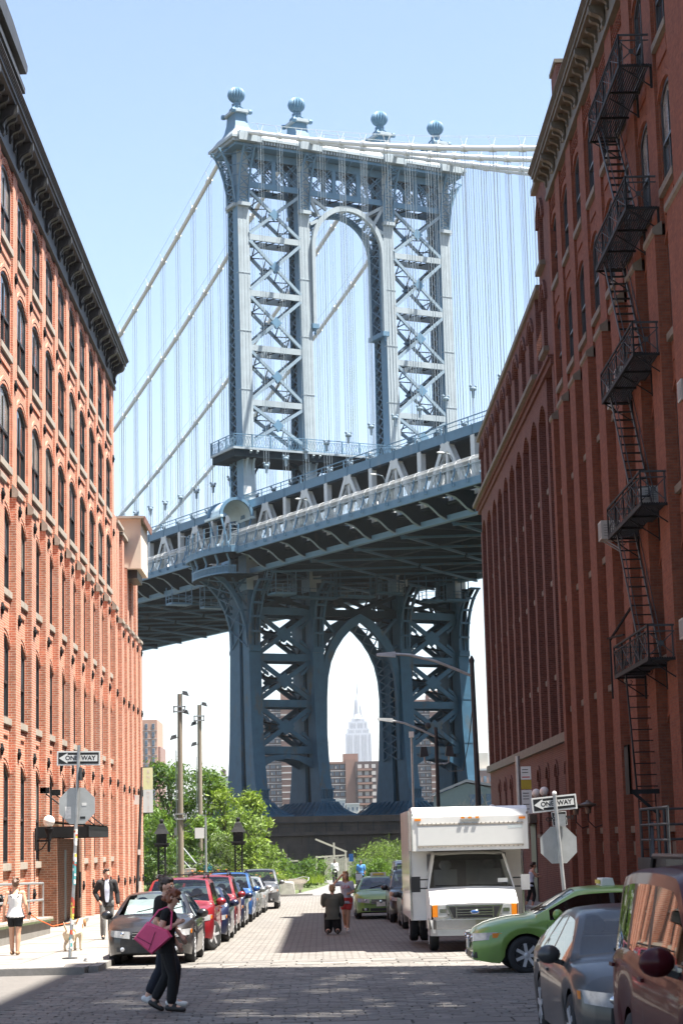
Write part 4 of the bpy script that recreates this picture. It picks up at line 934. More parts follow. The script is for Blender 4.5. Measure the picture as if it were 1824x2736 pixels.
for vv in (V0-2.3,V0+2.0):
    m = MB(); m.strip(A,[(o-.25,z+.5) for o,z in A],lambda o,z,t:(-14.63-HW-o,t,z),vv-.25,vv+.25); m.build('outrigger_arch','bridge_low',SB)
    m = MB()
    for o,z in A[1:]: m.beam((-14.63-HW,vv,z),(-14.63-HW-o,vv,z),.18,.2); 
    m.beam((-14.63-HW,vv,34),(-14.63-HW-1.9,vv,31.9),.2,.25); m.beam((-14.63-HW,vv,30.5),(-14.63-HW-1.9,vv,34),.2,.25); m.build('outrigger_web','bridge_low',SB)
m = MB()
for k in range(len(A)-1):
    (o0,z0),(o1,z1) = A[k],A[k+1]; m.beam((-14.63-HW-o0,V0-2.3,z0),(-14.63-HW-o1,V0+2,z1),.12,.14); m.beam((-14.63-HW-o0,V0+2,z0),(-14.63-HW-o1,V0-2.3,z1),.12,.14)
m.build('outrigger_lacing','bridge_low',SB)

# ---- deck
SLP = .02
def zd(v): return SLP*v if v < 60 else SLP*60+.012*(v-60)
VA, VB, PAN = -118.0, 150.0, 5.32
def dbeam(m, u0, u1, v0, v1, z0, z1):
    m.hexa([(u0,v0,z0+zd(v0)),(u1,v0,z0+zd(v0)),(u1,v1,z0+zd(v1)),(u0,v1,z0+zd(v1)),(u0,v0,z1+zd(v0)),(u1,v0,z1+zd(v0)),(u1,v1,z1+zd(v1)),(u0,v1,z1+zd(v1))]); return m
pts = [-7.44+PAN*k for k in range(-20,30)]
pts = [p for p in pts if VA < p < VB]
segs = [(VA,-60),(-60,0),(0,60),(60,VB)]
for u0,u1,z0,z1,nm,mt in ((-15.0,15.0,36.25,36.5,'lower_deck','bridge_shade'),(-14.9,-6.0,42.3,42.55,'upper_deck','bridge_shade'),(6.0,14.9,42.3,42.55,'upper_deck','bridge_shade')):
    m = MB()
    for a,b_ in segs: dbeam(m,u0,u1,a,b_,z0,z1)
    m.build(nm,mt,SB)
for s in (-1,1):
    wk = MB()
    for a,b_ in segs: dbeam(wk,min(s*15.3,s*18.3),max(s*15.3,s*18.3),a,b_,36.95,37.1)
    wk.build('walkway','bridge_shade',SB)
    m = MB()
    for a,b_ in ((VA,-60),(-60,-6.6)) if s < 0 else segs: dbeam(m,s*18.3-.15,s*18.3+.15,a,b_,36.4,37.15)
    m.build('walkway_fascia','bridge_blue',SB)
    if s < 0:
        m = MB(); dbeam(m,-18.45,-18.15,6.2,60,36.4,37.15); dbeam(m,-18.45,-18.15,60,VB,36.4,37.15); m.build('walkway_fascia','bridge_blue',SB)
for u in LEGS:
    m = MB()
    for a,b_ in segs: dbeam(m,u-.35,u+.35,a,b_,34.55,35.15)
    m.build('lower_chord','bridge_blue' if abs(u) > 10 else 'bridge_shade',SB)
    m = MB()
    for a,b_ in segs: dbeam(m,u-.3,u+.3,a,b_,42.55,43.55)
    m.build('upper_girder','bridge_blue',SB)
# outer truss: each member on its own
def member(p, q, w, d, mat, nm, lace=False):
    m = MB()
    for s in (-1,1): m.beam((p[0]+s*d,p[1],p[2]),(q[0]+s*d,q[1],q[2]),.12,w)
    o = m.build(nm,mat,SB)
    if lace:
        l = MB(); n = 8
        for k in range(n):
            P = lambda t: tuple(p[i]+(q[i]-p[i])*t for i in range(3)); A, B_ = P(k/n), P((k+1)/n); s = 1 if k%2 else -1
            l.beam((A[0]-s*d,A[1],A[2]),(B_[0]+s*d,B_[1],B_[2]),.05,.14,(0,1,0))
        l.build('lacing',mat,o)
U = LEGS[0]
for k,v in enumerate(pts):
    if not (-90 < v < 48) or abs(v-V0) < 2.5: continue
    if (round((v+7.44)/PAN)) % 2 == 0:
        for s in (-1,1): member((U,v+s*.3,42.5+zd(v)),(U,v+s*PAN*.83,36.55+zd(v+s*PAN)),.55,.28,'bridge_white','truss_diagonal',True)
        m = MB(); m.box(U-.12,U+.12,v-.22,v+.22,36.52+zd(v),42.5+zd(v)); m.prism([(v-.9,42.55),(v+.9,42.55),(v+.65,41.6),(v-.65,41.6)],lambda a,b_,t:(U+t,a,b_+zd(v)),-.32,.32); m.build('truss_hanger','bridge_white',SB)
    else:
        m = MB(); m.box(U-.3,U+.3,v-.38,v+.38,36.52+zd(v),42.5+zd(v)); m.build('truss_post','bridge_white',SB)
for u in LEGS[1:]:
    m = MB()
    for v in pts:
        if (round((v+7.44)/PAN)) % 2 == 0:
            for s in (-1,1): m.beam((u,v,42.5+zd(v)),(u,v+s*PAN*.83,36.55+zd(v+s*PAN)),.4,.5)
        else: m.box(u-.25,u+.25,v-.3,v+.3,36.52+zd(v),42.5+zd(v))
    struct(m.build('inner_truss','bridge_white' if u < 0 else 'bridge_blue',SB),'stuff')
# floor beams, stringers, lateral bracing, curved walkway brackets
for v in pts:
    m = MB(); zz = zd(v); m.box(-14.8,14.8,v-.05,v+.05,34.7+zz,36.2+zz); m.box(-14.8,14.8,v-.25,v+.25,34.62+zz,34.7+zz); m.build('floor_beam','bridge_shade',SB)
    for s in (-1,1):
        if s > 0 and v < 20: continue
        if s < 0 and abs(v-V0) < 5: continue
        m = MB(); A = [(14.7,34.75),(15.2,34.8),(15.9,35.15),(16.6,35.75),(17.2,36.15),(18.1,36.35)]
        m.strip([(s*o,z) for o,z in A],[(s*o,36.9) for o,z in A],lambda o,z,t:(o,v+t,z+zz),-.06,.06); br = m.build('walkway_bracket','bridge_shade',SB)
        m = MB(); m.strip([(s*o,z-.06) for o,z in A],[(s*o,z) for o,z in A],lambda o,z,t:(o,v+t,z+zz),-.18,.18); m.build('bracket_flange','bridge_mid',br)
for k in range(-6,7):
    if k in (-6,6): continue
    m = MB()
    for a,b_ in segs: dbeam(m,k*2.3-.1,k*2.3+.1,a,b_,35.5,36.24)
    m.build('stringer','bridge_shade',SB)
for v in pts[::2]:
    for s in (-1,1):
        m = MB(); z0, z1 = 34.5+zd(v), 34.5+zd(v+2*PAN); m.beam((s*14.3,v,z0),(s*.2,v+2*PAN,z1),.3,.22); m.build('lateral_brace','bridge_low',SB); m = MB(); m.beam((s*.2,v,z0-.25),(s*14.3,v+2*PAN,z1-.25),.3,.22); m.build('lateral_brace','bridge_low',SB)
# railings and the mesh cage of the footway on the camera side
m_, nt, b = mk('mesh_screen'); out = nt.nodes['Material Output']
tr = nd(nt,'BsdfTransparent'); mx = nd(nt,'MixShader',{0:.45,1:tr.outputs[0],2:b.outputs[0]}); nt.links.new(mx.outputs[0],out.inputs[0]); nt.links.new(mixc(nt,noise(nt,pos(nt),3),(.40,.40,.38,1),(.55,.54,.5,1)),b.inputs['Base Color'])
UW = -18.3; v = -92.0; ST = 2.66
while v < 46:
    if -6.2 < v < 6.2: v += ST; continue
    zz = zd(v)
    m = MB(); m.tube([(UW-.35,v,36.9+zz),(UW-.42,v,37.3+zz),(UW-.18,v,37.7+zz),(UW-.05,v,38.2+zz),(UW-.05,v,38.6+zz)],.085,6); m.box(UW-.45,UW-.1,v-.08,v+.08,36.75+zz,37.0+zz); m.build('railing_post','bridge_blue',SB)
    v2 = v+ST
    if not (-6.4 < v2 < 6.0) or True:
        z2 = zd(v2); m = MB(); m.beam((UW,v,38.5+zz),(UW,v2,38.5+z2),.09,.09); m.beam((UW,v,37.25+zz),(UW,v2,37.25+z2),.07,.07)
        for k in range(9):
            t = (k+.5)/9; vv = v+ST*t; m.box(UW-.015,UW+.015,vv-.02,vv+.02,37.2+zd(vv),38.5+zd(vv))
            if k % 2: m.beam((UW,vv-ST/9,37.3+zd(vv)),(UW,vv,38.45+zd(vv)),.02,.03)
            else: m.beam((UW,vv,37.3+zd(vv)),(UW,vv-ST/9,38.45+zd(vv)),.02,.03)
        m.build('railing_panel','bridge_light',SB)
        hoop = [(UW,38.5),(UW+.02,38.9),(UW+.25,39.25),(UW+.7,39.45)]
        m = MB(); m.tube([(a,v,b_+zz) for a,b_ in hoop],.045,5); 
        for a,b_ in hoop[1:]: m.beam((a,v,b_+zz),(a,v2,b_+z2),.04,.04)
        cg = m.build('cage_hoop','bridge_white',SB)
        m = MB()
        for (a,b_),(c_,d_) in zip(hoop,hoop[1:]): m.add([(a,v+.03,b_+zz),(a,v2-.03,b_+z2),(c_,v2-.03,d_+z2),(c_,v+.03,d_+zz)],[(0,1,2,3)])
        m.build('screen_panel','mesh_screen',SB)
    v += ST
# handrail along the upper roadway
m = MB()
for a,b_ in segs: dbeam(m,U-.75,U-.68,a,b_,44.15,44.25); dbeam(m,U-.75,U-.68,a,b_,43.75,43.8)
m.build('upper_handrail','bridge_blue',SB)
for v in pts:
    if -80 < v < 50:
        m = MB(); zz = zd(v); m.beam((U-.7,v,43.3+zz),(U-.7,v,44.25+zz),.1,.1); m.build('handrail_post','bridge_blue',SB)
        m = MB(); m.box(U-.36,U-.3,v-.06,v+.06,42.5+zz,43.6+zz); m.build('girder_stiffener','bridge_blue',SB)
# half-round balcony of the footway round the outer leg, with its shell canopy
R_ = [(-18.3-2.35*math.cos(t)**.7 if math.cos(t) > 0 else -18.3, V0+6.6*math.sin(t)) for t in [(-90+15*k)*math.pi/180 for k in range(13)]]
for (a,b_),(c_,d_) in zip(R_,R_[1:]):
    m = MB(); m.beam((a,b_,36.78),(c_,d_,36.78),.3,.75); m.build('bay_fascia','bridge_blue',SB)
    m = MB(); m.beam((a,b_,38.5),(c_,d_,38.5),.09,.09); m.beam((a,b_,37.25),(c_,d_,37.25),.07,.07); m.beam((a,b_,39.2),(c_,d_,39.2),.05,.05); m.beam((a,b_,39.7),(c_,d_,39.7),.05,.05)
    for k in range(5): t = (k+.5)/5; x, y = a+(c_-a)*t, b_+(d_-b_)*t; m.box(x-.02,x+.02,y-.02,y+.02,37.2,38.5)
    m.build('bay_railing','bridge_light',SB)
    m = MB(); m.tube([(a-.3,b_,36.9),(a-.3,b_,37.4),(a-.05,b_,37.9),(a,b_,39.75)],.08,6); m.build('railing_post','bridge_blue',SB)
m = MB(); m.prism(R_+[(-15.2,V0+6.6),(-15.2,V0-6.6)],lambda a,b_,t:(a,b_,t),36.85,37.05); m.build('bay_floor','bridge_shade',SB)
R2 = [(x*.985,V0+(y-V0)*.8) for x,y in R_]
for (a,b_),(c_,d_) in zip(R2,R2[1:]):
    m = MB(); m.beam((a,b_,34.1),(c_,d_,34.1),.2,.18); m.beam((a,b_,34.95),(c_,d_,34.95),.2,.18)
    for k in range(4): t = (k+.5)/4; x, y = a+(c_-a)*t, b_+(d_-b_)*t; m.box(x-.07,x+.07,y-.07,y+.07,34.1,34.95)
    m.build('bay_girder','bridge_blue',SB)
for k in (1,3,5,7,9,11): a, b_ = R2[k]; m = MB(); m.tube([(a,b_,35.0),(a+.1,b_,35.5),(a-.25,b_,36.4)],.14,6); m.build('bay_stanchion','bridge_blue',SB)
m = MB(); m.prism(R2+[(-15.2,V0+5.3),(-15.2,V0-5.3)],lambda a,b_,t:(a,b_,t),33.9,34.05); m.build('bay_soffit','bridge_shade',SB)
# shell canopy
n = 12; V = []; F = []
for i in range(7):
    vv = -4.6+i*.75; rr = 2.05 if i < 5 else (1.8 if i == 5 else 1.2)
    for k in range(n+1):
        t = math.pi*k/n; V.append((-17.4+rr*1.0*math.cos(t),vv,41.2+rr*.98*math.sin(t)))
for i in range(6):
    for k in range(n): a = i*(n+1)+k; F.append((a,a+1,a+n+2,a+n+1))
m = MB(); m.add(V,F); dm = m.build('canopy_shell','dome_shell',SB,50)
for vv,q in ((-4.65,2.25),(-.6,2.2)):
    m = MB(); A = [(q*math.cos(math.pi*k/12),q*math.sin(math.pi*k/12)) for k in range(13)]; m.strip(A,[(a*.84,b_*.84) for a,b_ in A],lambda a,b_,t:(-17.4+a,vv+t,41.2+b_),-.16,.16); m.build('canopy_ring','bridge_blue',dm)
for s in (-1,1):
    m = MB(); m.box(-17.4+s*2.1-.18,-17.4+s*2.1+.18,-5.0,-.2,40.9,41.2); m.build('canopy_eave','dome_shell',dm)
    for vv in (-4.5,-1.0): m = MB(); m.beam((-17.4+s*2.0,vv,41),(-17.4+s*1.3,vv,38.5),.15,.2); m.box(-17.4+s*1.3-.12,-17.4+s*1.3+.12,vv-.12,vv+.12,37,38.6); m.build('canopy_bracket','bridge_blue',dm)
m = MB(); m.tube([(-17.4,-3.0,43.2),(-17.4,-3.0,47.2)],.06,6); m.ball((-17.4,-3,47.3),.15,8,6); m.build('canopy_mast','bridge_blue',dm)
# electrical box and white notice by the leg
m = MB(); m.box(-15.5,-14.6,V0-2.5,V0-2.2,44.2,45.3); m.build('utility_box','bridge_white',SB)
m = MB(); m.box(-14.6,-14.0,V0-2.5,V0-2.2,41.3,43.6); m.build('utility_box','bridge_white',SB)
# inspection catwalks slung under the deck at the tower
def catwalk(u0,u1,v0,v1,z,mat):
    m = MB(); m.box(u0,u1,v0,v1,z,z+.25); c = m.build('catwalk',mat,SB)
    for x in (u0+.05,u1-.05):
        for y in (v0+.05,v1-.05): m = MB(); m.beam((x,y,z),(x,y,34.6),.1,.1); m.build('catwalk_hanger',mat,c)
    for (p,q) in (((u0,v0),(u1,v0)),((u0,v0),(u0,v1)),((u1,v0),(u1,v1))):
        L = math.hypot(q[0]-p[0],q[1]-p[1]); n = max(2,int(L/.9)); m = MB()
        for h in (.75,1.2): m.beam((*p,z+h),(*q,z+h),.05,.05)
        for k in range(n+1): x, y = p[0]+(q[0]-p[0])*k/n, p[1]+(q[1]-p[1])*k/n; m.box(x-.03,x+.03,y-.03,y+.03,z+.2,z+1.25)
        m.build('catwalk_rail',mat,c)
catwalk(-13.4,-10.6,-6.8,-4.4,31.6,'bridge_blue'); catwalk(-10.4,-4.8,-6.2,-4.6,31.3,'bridge_low'); catwalk(-4.6,.4,-6.6,-5.0,31.6,'bridge_low'); catwalk(.6,4.6,-6.4,-4.8,32.2,'bridge_low'); catwalk(7.2,9.8,-7,-5,31.4,'bridge_low'); catwalk(10.2,13.5,-6.8,-5,31.6,'bridge_low')
catwalk(-19.2,-16.4,11.5,13.5,32.3,'bridge_blue'); catwalk(-15.6,-12.8,9.5,11.0,31.7,'bridge_blue')
m = MB()
for s in range(9): m.box(-14.3,-13.5,-6.6+s*.22,-6.4+s*.22,34.3-s*.3,34.34-s*.3)
for x in (-14.3,-13.5): m.beam((x,-6.6,34.4),(x,-4.6,31.7),.06,.2); m.beam((x,-6.6,35.3),(x,-4.6,32.6),.05,.05)
m.build('catwalk_stair','bridge_blue',SB)

# ---- main cables, bands, hand ropes, suspenders
def zc(v): return 91.75-.446*v+.000996*v*v if v >= 0 else 91.75+.415*v+.00065*v*v
for u in LEGS:
    vs_ = [v for v in range(-110,0,5)]+[0]+[v for v in range(5,150,5)]
    m = MB(); m.tube([(u,v+V0,zc(v)-(0 if v else .15)) for v in vs_],.29,10); cb = m.build('main_cable','bridge_cable',SB,60)
    for s in (-1,1):
        m = MB(); m.tube([(u+s*.45,v+V0,zc(v)+1.25) for v in vs_ if abs(v) > 2],.022,4,False); m.build('hand_rope','bridge_light',cb)
    for v in pts:
        if not (-80 < v < 108) or abs(v-V0) < 3.5: continue
        z = zc(v-V0); sl = (zc(v-V0+.4)-zc(v-V0-.4))/.8
        m = MB(); m.tube([(u,v-.35,z-.35*sl),(u,v+.35,z+.35*sl)],.37,10); m.tube([(u,v+.1,z),(u+.45,v+.1,z+1.3)],.03,4); m.tube([(u,v+.1,z),(u-.45,v+.1,z+1.3)],.03,4); m.build('cable_band','bridge_cable',cb)
        zb = 43.5+zd(v); m = MB()
        for a in (-.17,.17):
            for c_ in (-.32,.32): m.tube([(u+a,v+c_,z),(u+a,v+c_,zb)],.026,4,False)
        sp_ = m.build('suspender','bridge_light',SB)
        m = MB(); m.ball((u,v,zb+3.6),(.38,.42,.22),8,5); m.lathe([(.16,2.7),(.2,3.4)],6,(u,v,zb)); 
        for a in (-1,1): m.ball((u+a*.3,v,zb+3.9),.17,6,4)
        m.build('suspender_clamp','bridge_mid',sp_)
# footway lamps on the deck
for v in (-52,-38,-20,14):
    m = MB(); zz = zd(v); m.tube([(-15.3,v,37.2+zz),(-15.3,v,40.6+zz),(-15.6,v,41.0+zz),(-16.2,v,41.15+zz)],.06,6); lp = m.build('deck_lamp','bridge_light',SB); m = MB(); m.ball((-16.6,v,41.1+zz),(.5,.16,.12),8,5); m.build('lamp_head','bridge_white',lp)
m = MB(); m.tube([(4.5,-1,43.4),(4.5,-1,50.6),(3.4,-1,51)],.07,6); lp = m.build('deck_lamp','bridge_blue',SB); m = MB(); m.ball((3,-1,51),(.55,.2,.14),8,5); m.build('lamp_head','bridge_white',lp)

# ---- masonry pier
PI_ = thing('masonry_pier', 'dark stone pier under the blue bridge tower', 'pier', (4.23,245.62,-1.5), R(26.736))
def pbox(u0,u1,v0,v1,z0,z1,nm='stone_course',mat='pier_stone'): m = MB(); m.box(u0,u1,v0,v1,z0+1.5,z1+1.5); return m.build(nm,mat,PI_)
for k in range(5):
    z0 = -2.0+k*.98; o = .6-.05*k
    u = -24.0
    while u < 24: w = 2.4 if k%2 else 2.9; pbox(u+.012,min(u+w,24.2)-.012,V0-9.6-o,V0-6,z0+.012,z0+.97); u += w
pbox(-24.3,24.3,V0-6,V0+9,-2,2.9,'core'); pbox(-24.6,24.6,V0-10.5,V0+9.3,2.93,3.35,'ledge'); pbox(-22.5,22.5,V0-8.0,V0+8,3.37,4.4,'upper_course'); pbox(-22.9,22.9,V0-8.4,V0+8.4,4.41,5.18,'cap_course')
for k in range(24):
    u = -23.8+k*2.07; m = MB(); m.box(u-.03,u+.03,V0-10.3,V0-10.24,4.86,6.0); m.build('rail_post','iron_grey',PI_)
m = MB(); m.box(-23.9,24,V0-10.29,V0-10.25,5.95,6.0); m.box(-23.9,24,V0-10.29,V0-10.25,5.4,5.44); m.build('guard_rail','iron_grey',PI_)
# ------------------------------------------------------------------ far city
plain('far_brown', (.072,.052,.05), .9, var=.15, scale=.3); plain('far_tan', (.21,.125,.095), .9, var=.12, scale=.2); plain('far_white', (.40,.39,.37), .8, var=.05)
plain('far_orange', (.42,.24,.17), .9, var=.08, scale=.3); plain('far_glass', (.10,.14,.18), .15, var=.3, scale=.2); plain('far_cream', (.48,.44,.38), .9, var=.1, scale=.3)
plain('esb_stone', (.29,.32,.37), .8, var=.06, scale=.05); plain('esb_glass', (.10,.125,.16), .4, var=.1); plain('far_bluegreen', (.12,.19,.26), .25, var=.12, scale=.1)
plain('pale_green', (.22,.27,.25), .7, var=.06); plain('far_pink', (.26,.16,.13), .9, var=.1)
def slab(label, x0, x1, y0, y1, h, wall, side, fl, nb, balc=True, tower=None, zb=-3.0):
    t = thing('apartment_block', label, 'building', ((x0+x1)/2,y0,zb), world=True)
    m = MB(); m.box(x0,x1,y0,y1,zb,h); m.build('wall', wall, t)
    m = MB(); m.box(x1-.001+.3,x1+.0,y0+.2,y1,zb,h-.3); m.box(x0-.4,x1+.4,y0-.3,y1,h,h+.8); m.build('parapet', side, t)
    n = int((h-2)/fl); wm = MB(); bm = MB(); w = (x1-x0)/nb
    for r in range(n):
        z = h-(r+1)*fl
        if z < 4: break
        bm.box(x0-.3,x1+.1,y0-.45,y0-.002,z-.22,z+.05)
        for c in range(nb):
            a = x0+c*w
            wm.box(a+w*.18,a+w*.45,y0-.06,y0-.003,z+.8,z+fl-.5); wm.box(a+w*.55,a+w*.85,y0-.06,y0-.003,z+.8,z+fl-.5)
            if (c+r) % 2 == 0 and balc: bm.box(a+w*.2,a+w*.42,y0-.09,y0-.061,z+.8,z+1.7)
    struct(wm.build('window_glazing', 'far_glass', t), 'stuff'); struct(bm.build('balcony_band', 'far_white', t), 'stuff')
    if tower: m = MB(); m.box(tower[0],tower[1],y0+2,y0+8,h,h+tower[2]); m.build('roof_plant', side, t)
    return t
t = slab('dark brick apartment slab seen between the two left legs of the bridge tower', -31,-15.9,850,880,60.5,'far_brown','far_tan',2.75,6)
m = MB(); m.box(-15.9,-8.5,848,880,-3,65.8); m.build('stair_wing','far_tan',t); m = MB()
for r in range(22): m.box(-15.9,-8.5,847.6,848,4+r*2.75,4.5+r*2.75)
struct(m.build('floor_band','far_white',t),'stuff')
t = slab('dark brick apartment slab seen between the two right legs of the bridge tower', 33.5,48.1,850,880,61.0,'far_brown','far_tan',2.75,6)
m = MB(); m.box(48.1,55,848,880,-3,65.5); m.build('stair_wing','far_tan',t); m = MB()
for r in range(22): m.box(48.1,55,847.6,848,4+r*2.75,4.5+r*2.75)
struct(m.build('floor_band','far_white',t),'stuff')
t = slab('brown stepped apartment house framed by the pointed arch under the bridge', 2.0,14.6,800,822,33.2,'far_brown','far_tan',2.75,6,tower=(9.8,16,4.0))
m = MB(); m.box(14.7,27,797,822,-3,33.8); m.build('wing','far_brown',t); wm = MB(); bm = MB()
for r in range(11):
    z = 31-r*2.75; bm.box(15.5,21.5,795.6,796.98,z-.9,z-.1)
    for c in range(4): wm.box(15.6+c*2.8,17.2+c*2.8,796.9,796.99,z+.1,z+1.6)
struct(wm.build('window_glazing','far_white',t),'stuff'); struct(bm.build('balcony_band','far_tan',t),'stuff')
m = MB(); m.box(10.7,14.7,798.8,822,-3,34.9); m.build('stair_wing','far_tan',t)
# art-deco skyscraper
E_ = thing('skyscraper', 'pale stepped art deco skyscraper with tall spire far off through the bridge arch', 'building', (100.5,5000,-3), world=True)
cx = 101.0
for i,(hw,z0,z1,dy) in enumerate(((37,-3,180,0),(32.5,180.1,271,3),(28,271.1,283,5),(23.5,283.1,301,7),(17,301.1,308,9))):
    m = MB(); m.box(cx-hw,cx+hw,4980+dy,5030-dy,z0,z1); m.build('tier','esb_stone',E_); m = MB(); n = int(hw*2/3.6)
    for k in range(n):
        if k % 5 == 0: continue
        x = cx-hw+1.8+k*3.6; m.box(x-.75,x+.75,4979.4+dy,4979.95+dy,max(z0,40),z1-4)
    struct(m.build('window_strip','esb_glass',E_),'stuff')
m = MB(); m.box(cx-9,cx+9,4990,5010,60,308.3); m.build('central_bay','esb_stone',E_)
m = MB(); m.lathe([(14,308),(11.5,313),(8.5,320),(7.6,340),(7.0,350),(6.2,356),(4.5,360),(2.6,366),(1.8,372)],8,(cx,5000,0)); m.build('mooring_mast','esb_stone',E_)
m = MB(); m.lathe([(1.7,372),(1.5,385),(.9,386),(.8,398),(.35,399),(.3,412)],6,(cx,5000,0)); m.build('spire','esb_glass',E_)
for s in (-1,1): m = MB(); m.prism([(s*13,308),(s*7.5,308),(s*7.2,345)],lambda a,b_,t_:(cx+a,4994+t_,b_),0,4); m.build('mast_wing','esb_stone',E_)
# left skyline
t = thing('apartment_tower', 'orange brick apartment tower with white window bays behind the park trees', 'building', (-44,520,-3), world=True)
m = MB(); m.box(-50,-42.3,520,540,-3,35); m.build('wall','far_orange',t)
m = MB(); m.box(-42.29,-41.6,522,540,-3,28); m.build('side_wing','far_pink',t)
for r in range(12):
    z = 34.0-r*2.15; m = MB(); m.box(-50.05,-42.25,519.9,519.99,z-1.85,z-1.72); m.build('floor_band','far_white',t)
    for x in (-45.1,-43.25):
        m = MB(); m.box(x-.36,x+.36,519.85,519.97,z-1.2,z); w = m.build('window','far_white',t); m = MB(); m.box(x-.3,x+.3,519.8,519.848,z-1.55,z-1.22); m.build('air_grille','far_glass',w); m = MB(); m.box(x-.3,x-.04,519.8,519.848,z-1.12,z-.08); m.box(x+.04,x+.3,519.8,519.848,z-1.12,z-.08); m.build('pane','far_glass',w)
t = thing('office_tower', 'blue glass office tower on the hazy skyline left of the bridge', 'building', (-135,2500,-3), world=True)
for a,b_,h in ((-144,-126,81),(-140,-126,87),(-137,-127,91)): m = MB(); m.box(a,b_,2500+h*.05,2530,-3,h); m.build('tier','far_bluegreen',t)
m = MB()
for r in range(26): m.box(-144.2,-125.8,2498,2503,10+r*3,10.9+r*3)
struct(m.build('floor_band','far_white',t),'stuff')
m = MB(); m.lathe([(.5,91),(.3,101),(.1,112)],5,(-131,2510,0)); m.build('mast','far_white',t)
t = thing('loft_tower', 'cream loft tower with rooftop water tank left of the bridge leg', 'building', (-29,600,-3), world=True)
m = MB(); m.box(-30.4,-27,600,612,-3,22.3); m.build('wall','far_cream',t); m = MB(); m.lathe([(.75,22.6),(.75,24.3),(.85,24.35),(.05,25)],10,(-29,604,0)); m.build('water_tank','far_brown',t); m = MB(); m.box(-30.6,-27,599.8,612,22.3,22.6); m.build('parapet','far_white',t)
for r in range(6):
    for c in range(3): m = MB(); m.box(-30.0+c*.9,-29.55+c*.9,599.9,599.99,8+r*2.3,9.1+r*2.3); m.build('window','far_glass',t)
t = thing('office_tower', 'faint pale tower on the horizon between the wooden poles', 'building', (-150,3000,-3), world=True)
m = MB(); m.box(-171,-160,3000,3020,-3,78); m.build('wall','far_bluegreen',t); m = MB(); m.box(-169,-162,3000,3010,78,84); m.build('crown','far_white',t)
for i,(x0,x1,h,c) in enumerate(((-2,5,13,'far_tan'),(5,9,16.5,'far_white'),(9.3,14,15,'far_cream'),(14.3,20,12.8,'far_pink'),(20.5,28,15.8,'far_tan'))):
    t = thing('low_house', ['low tan house under the pointed arch','small white house on the far shore under the arch','cream warehouse on the far shore under the arch','small pink house on the far shore','low tan row on the far shore by the right leg'][i], 'building', (x0,700,-3), world=True)
    m = MB(); m.box(x0,x1,700,712,-3,h); m.build('wall',c,t); m = MB(); m.box(x0-.1,x1+.1,699.7,712,h,h+.4); m.build('parapet','far_white',t)
    for k in range(3): m = MB(); a = x0+(x1-x0)*(k+.3)/3; m.box(a,a+.6,699.9,699.99,h-2.2,h-1); m.build('window','far_glass',t)
t = thing('tenement_house', 'pink brick house right of the bridge tower foot', 'building', (42,500,-3), world=True)
m = MB(); m.box(39.5,46,500,515,-3,19); m.build('wall','far_pink',t); m = MB(); m.box(39.3,46,499.8,515,19,19.5); m.build('parapet','far_white',t); m = MB(); m.box(40.3,43,502,508,19.5,23.5); m.build('roof_house','far_cream',t)
for k in range(4):
    for r in range(4): m = MB(); m.box(40+k*1.5,40.7+k*1.5,499.9,499.99,8+r*2.7,9.5+r*2.7); m.build('window','far_glass',t)
t = thing('pavilion', 'small pale green gabled pavilion beside the bridge pier', 'building', (15,212,-1.4), world=True)
m = MB(); m.prism([(12.7,-1.4),(18.5,-1.4),(18.5,7.4),(15.7,8.0),(12.7,6.9)],lambda a,b_,t_:(a,t_,b_),212,222); m.build('wall','pale_green',t)
m = MB(); m.prism([(12.3,6.85),(15.7,8.12),(18.9,7.5),(18.9,7.75),(15.7,8.4),(12.3,7.1)],lambda a,b_,t_:(a,t_,b_),211.7,222.3); m.build('roof','far_white',t)
for k in range(3): m = MB(); m.box(16+k*.9,16.6+k*.9,211.9,211.99,5.6,6.8); m.build('window','far_bluegreen',t)
# ------------------------------------------------------------------ street furniture
plain('galv', (.36,.37,.37), .45, metal=.6, var=.2, scale=6); plain('sign_back', (.40,.41,.40), .5, metal=.3, var=.12, scale=3, dirt=((.28,.28,.26),.6,2.5))
plain('sign_black', (.012,.012,.012), .5, var=.05); plain('sign_white', (.66,.66,.63), .5, var=.03); plain('sign_red', (.5,.03,.03), .5); plain('sign_yellow', (.40,.29,.02), .5); plain('globe_white', (.82,.81,.76), .3, var=.02)
plain('wood_pole', (.215,.175,.13), .85, var=.2, scale=1.5, bmp=.3, stretch=(4,4,.25)); plain('wood_grey', (.42,.38,.32), .85, var=.2, scale=2, bmp=.2, stretch=(.5,3,3)); plain('banner_green', (.62,.70,.42), .7, var=.05); plain('banner_blue', (.55,.66,.68), .7, var=.05)
plain('sticker_teal', (.10,.35,.36), .6); plain('sticker_red', (.55,.10,.06), .6); plain('sticker_white', (.72,.70,.66), .6, var=.2, scale=20); plain('sticker_yellow', (.70,.55,.10), .6)
def face(x, y, z): return Matrix.Translation((x,y,z)) @ Matrix.Rotation(R(90),4,'X')
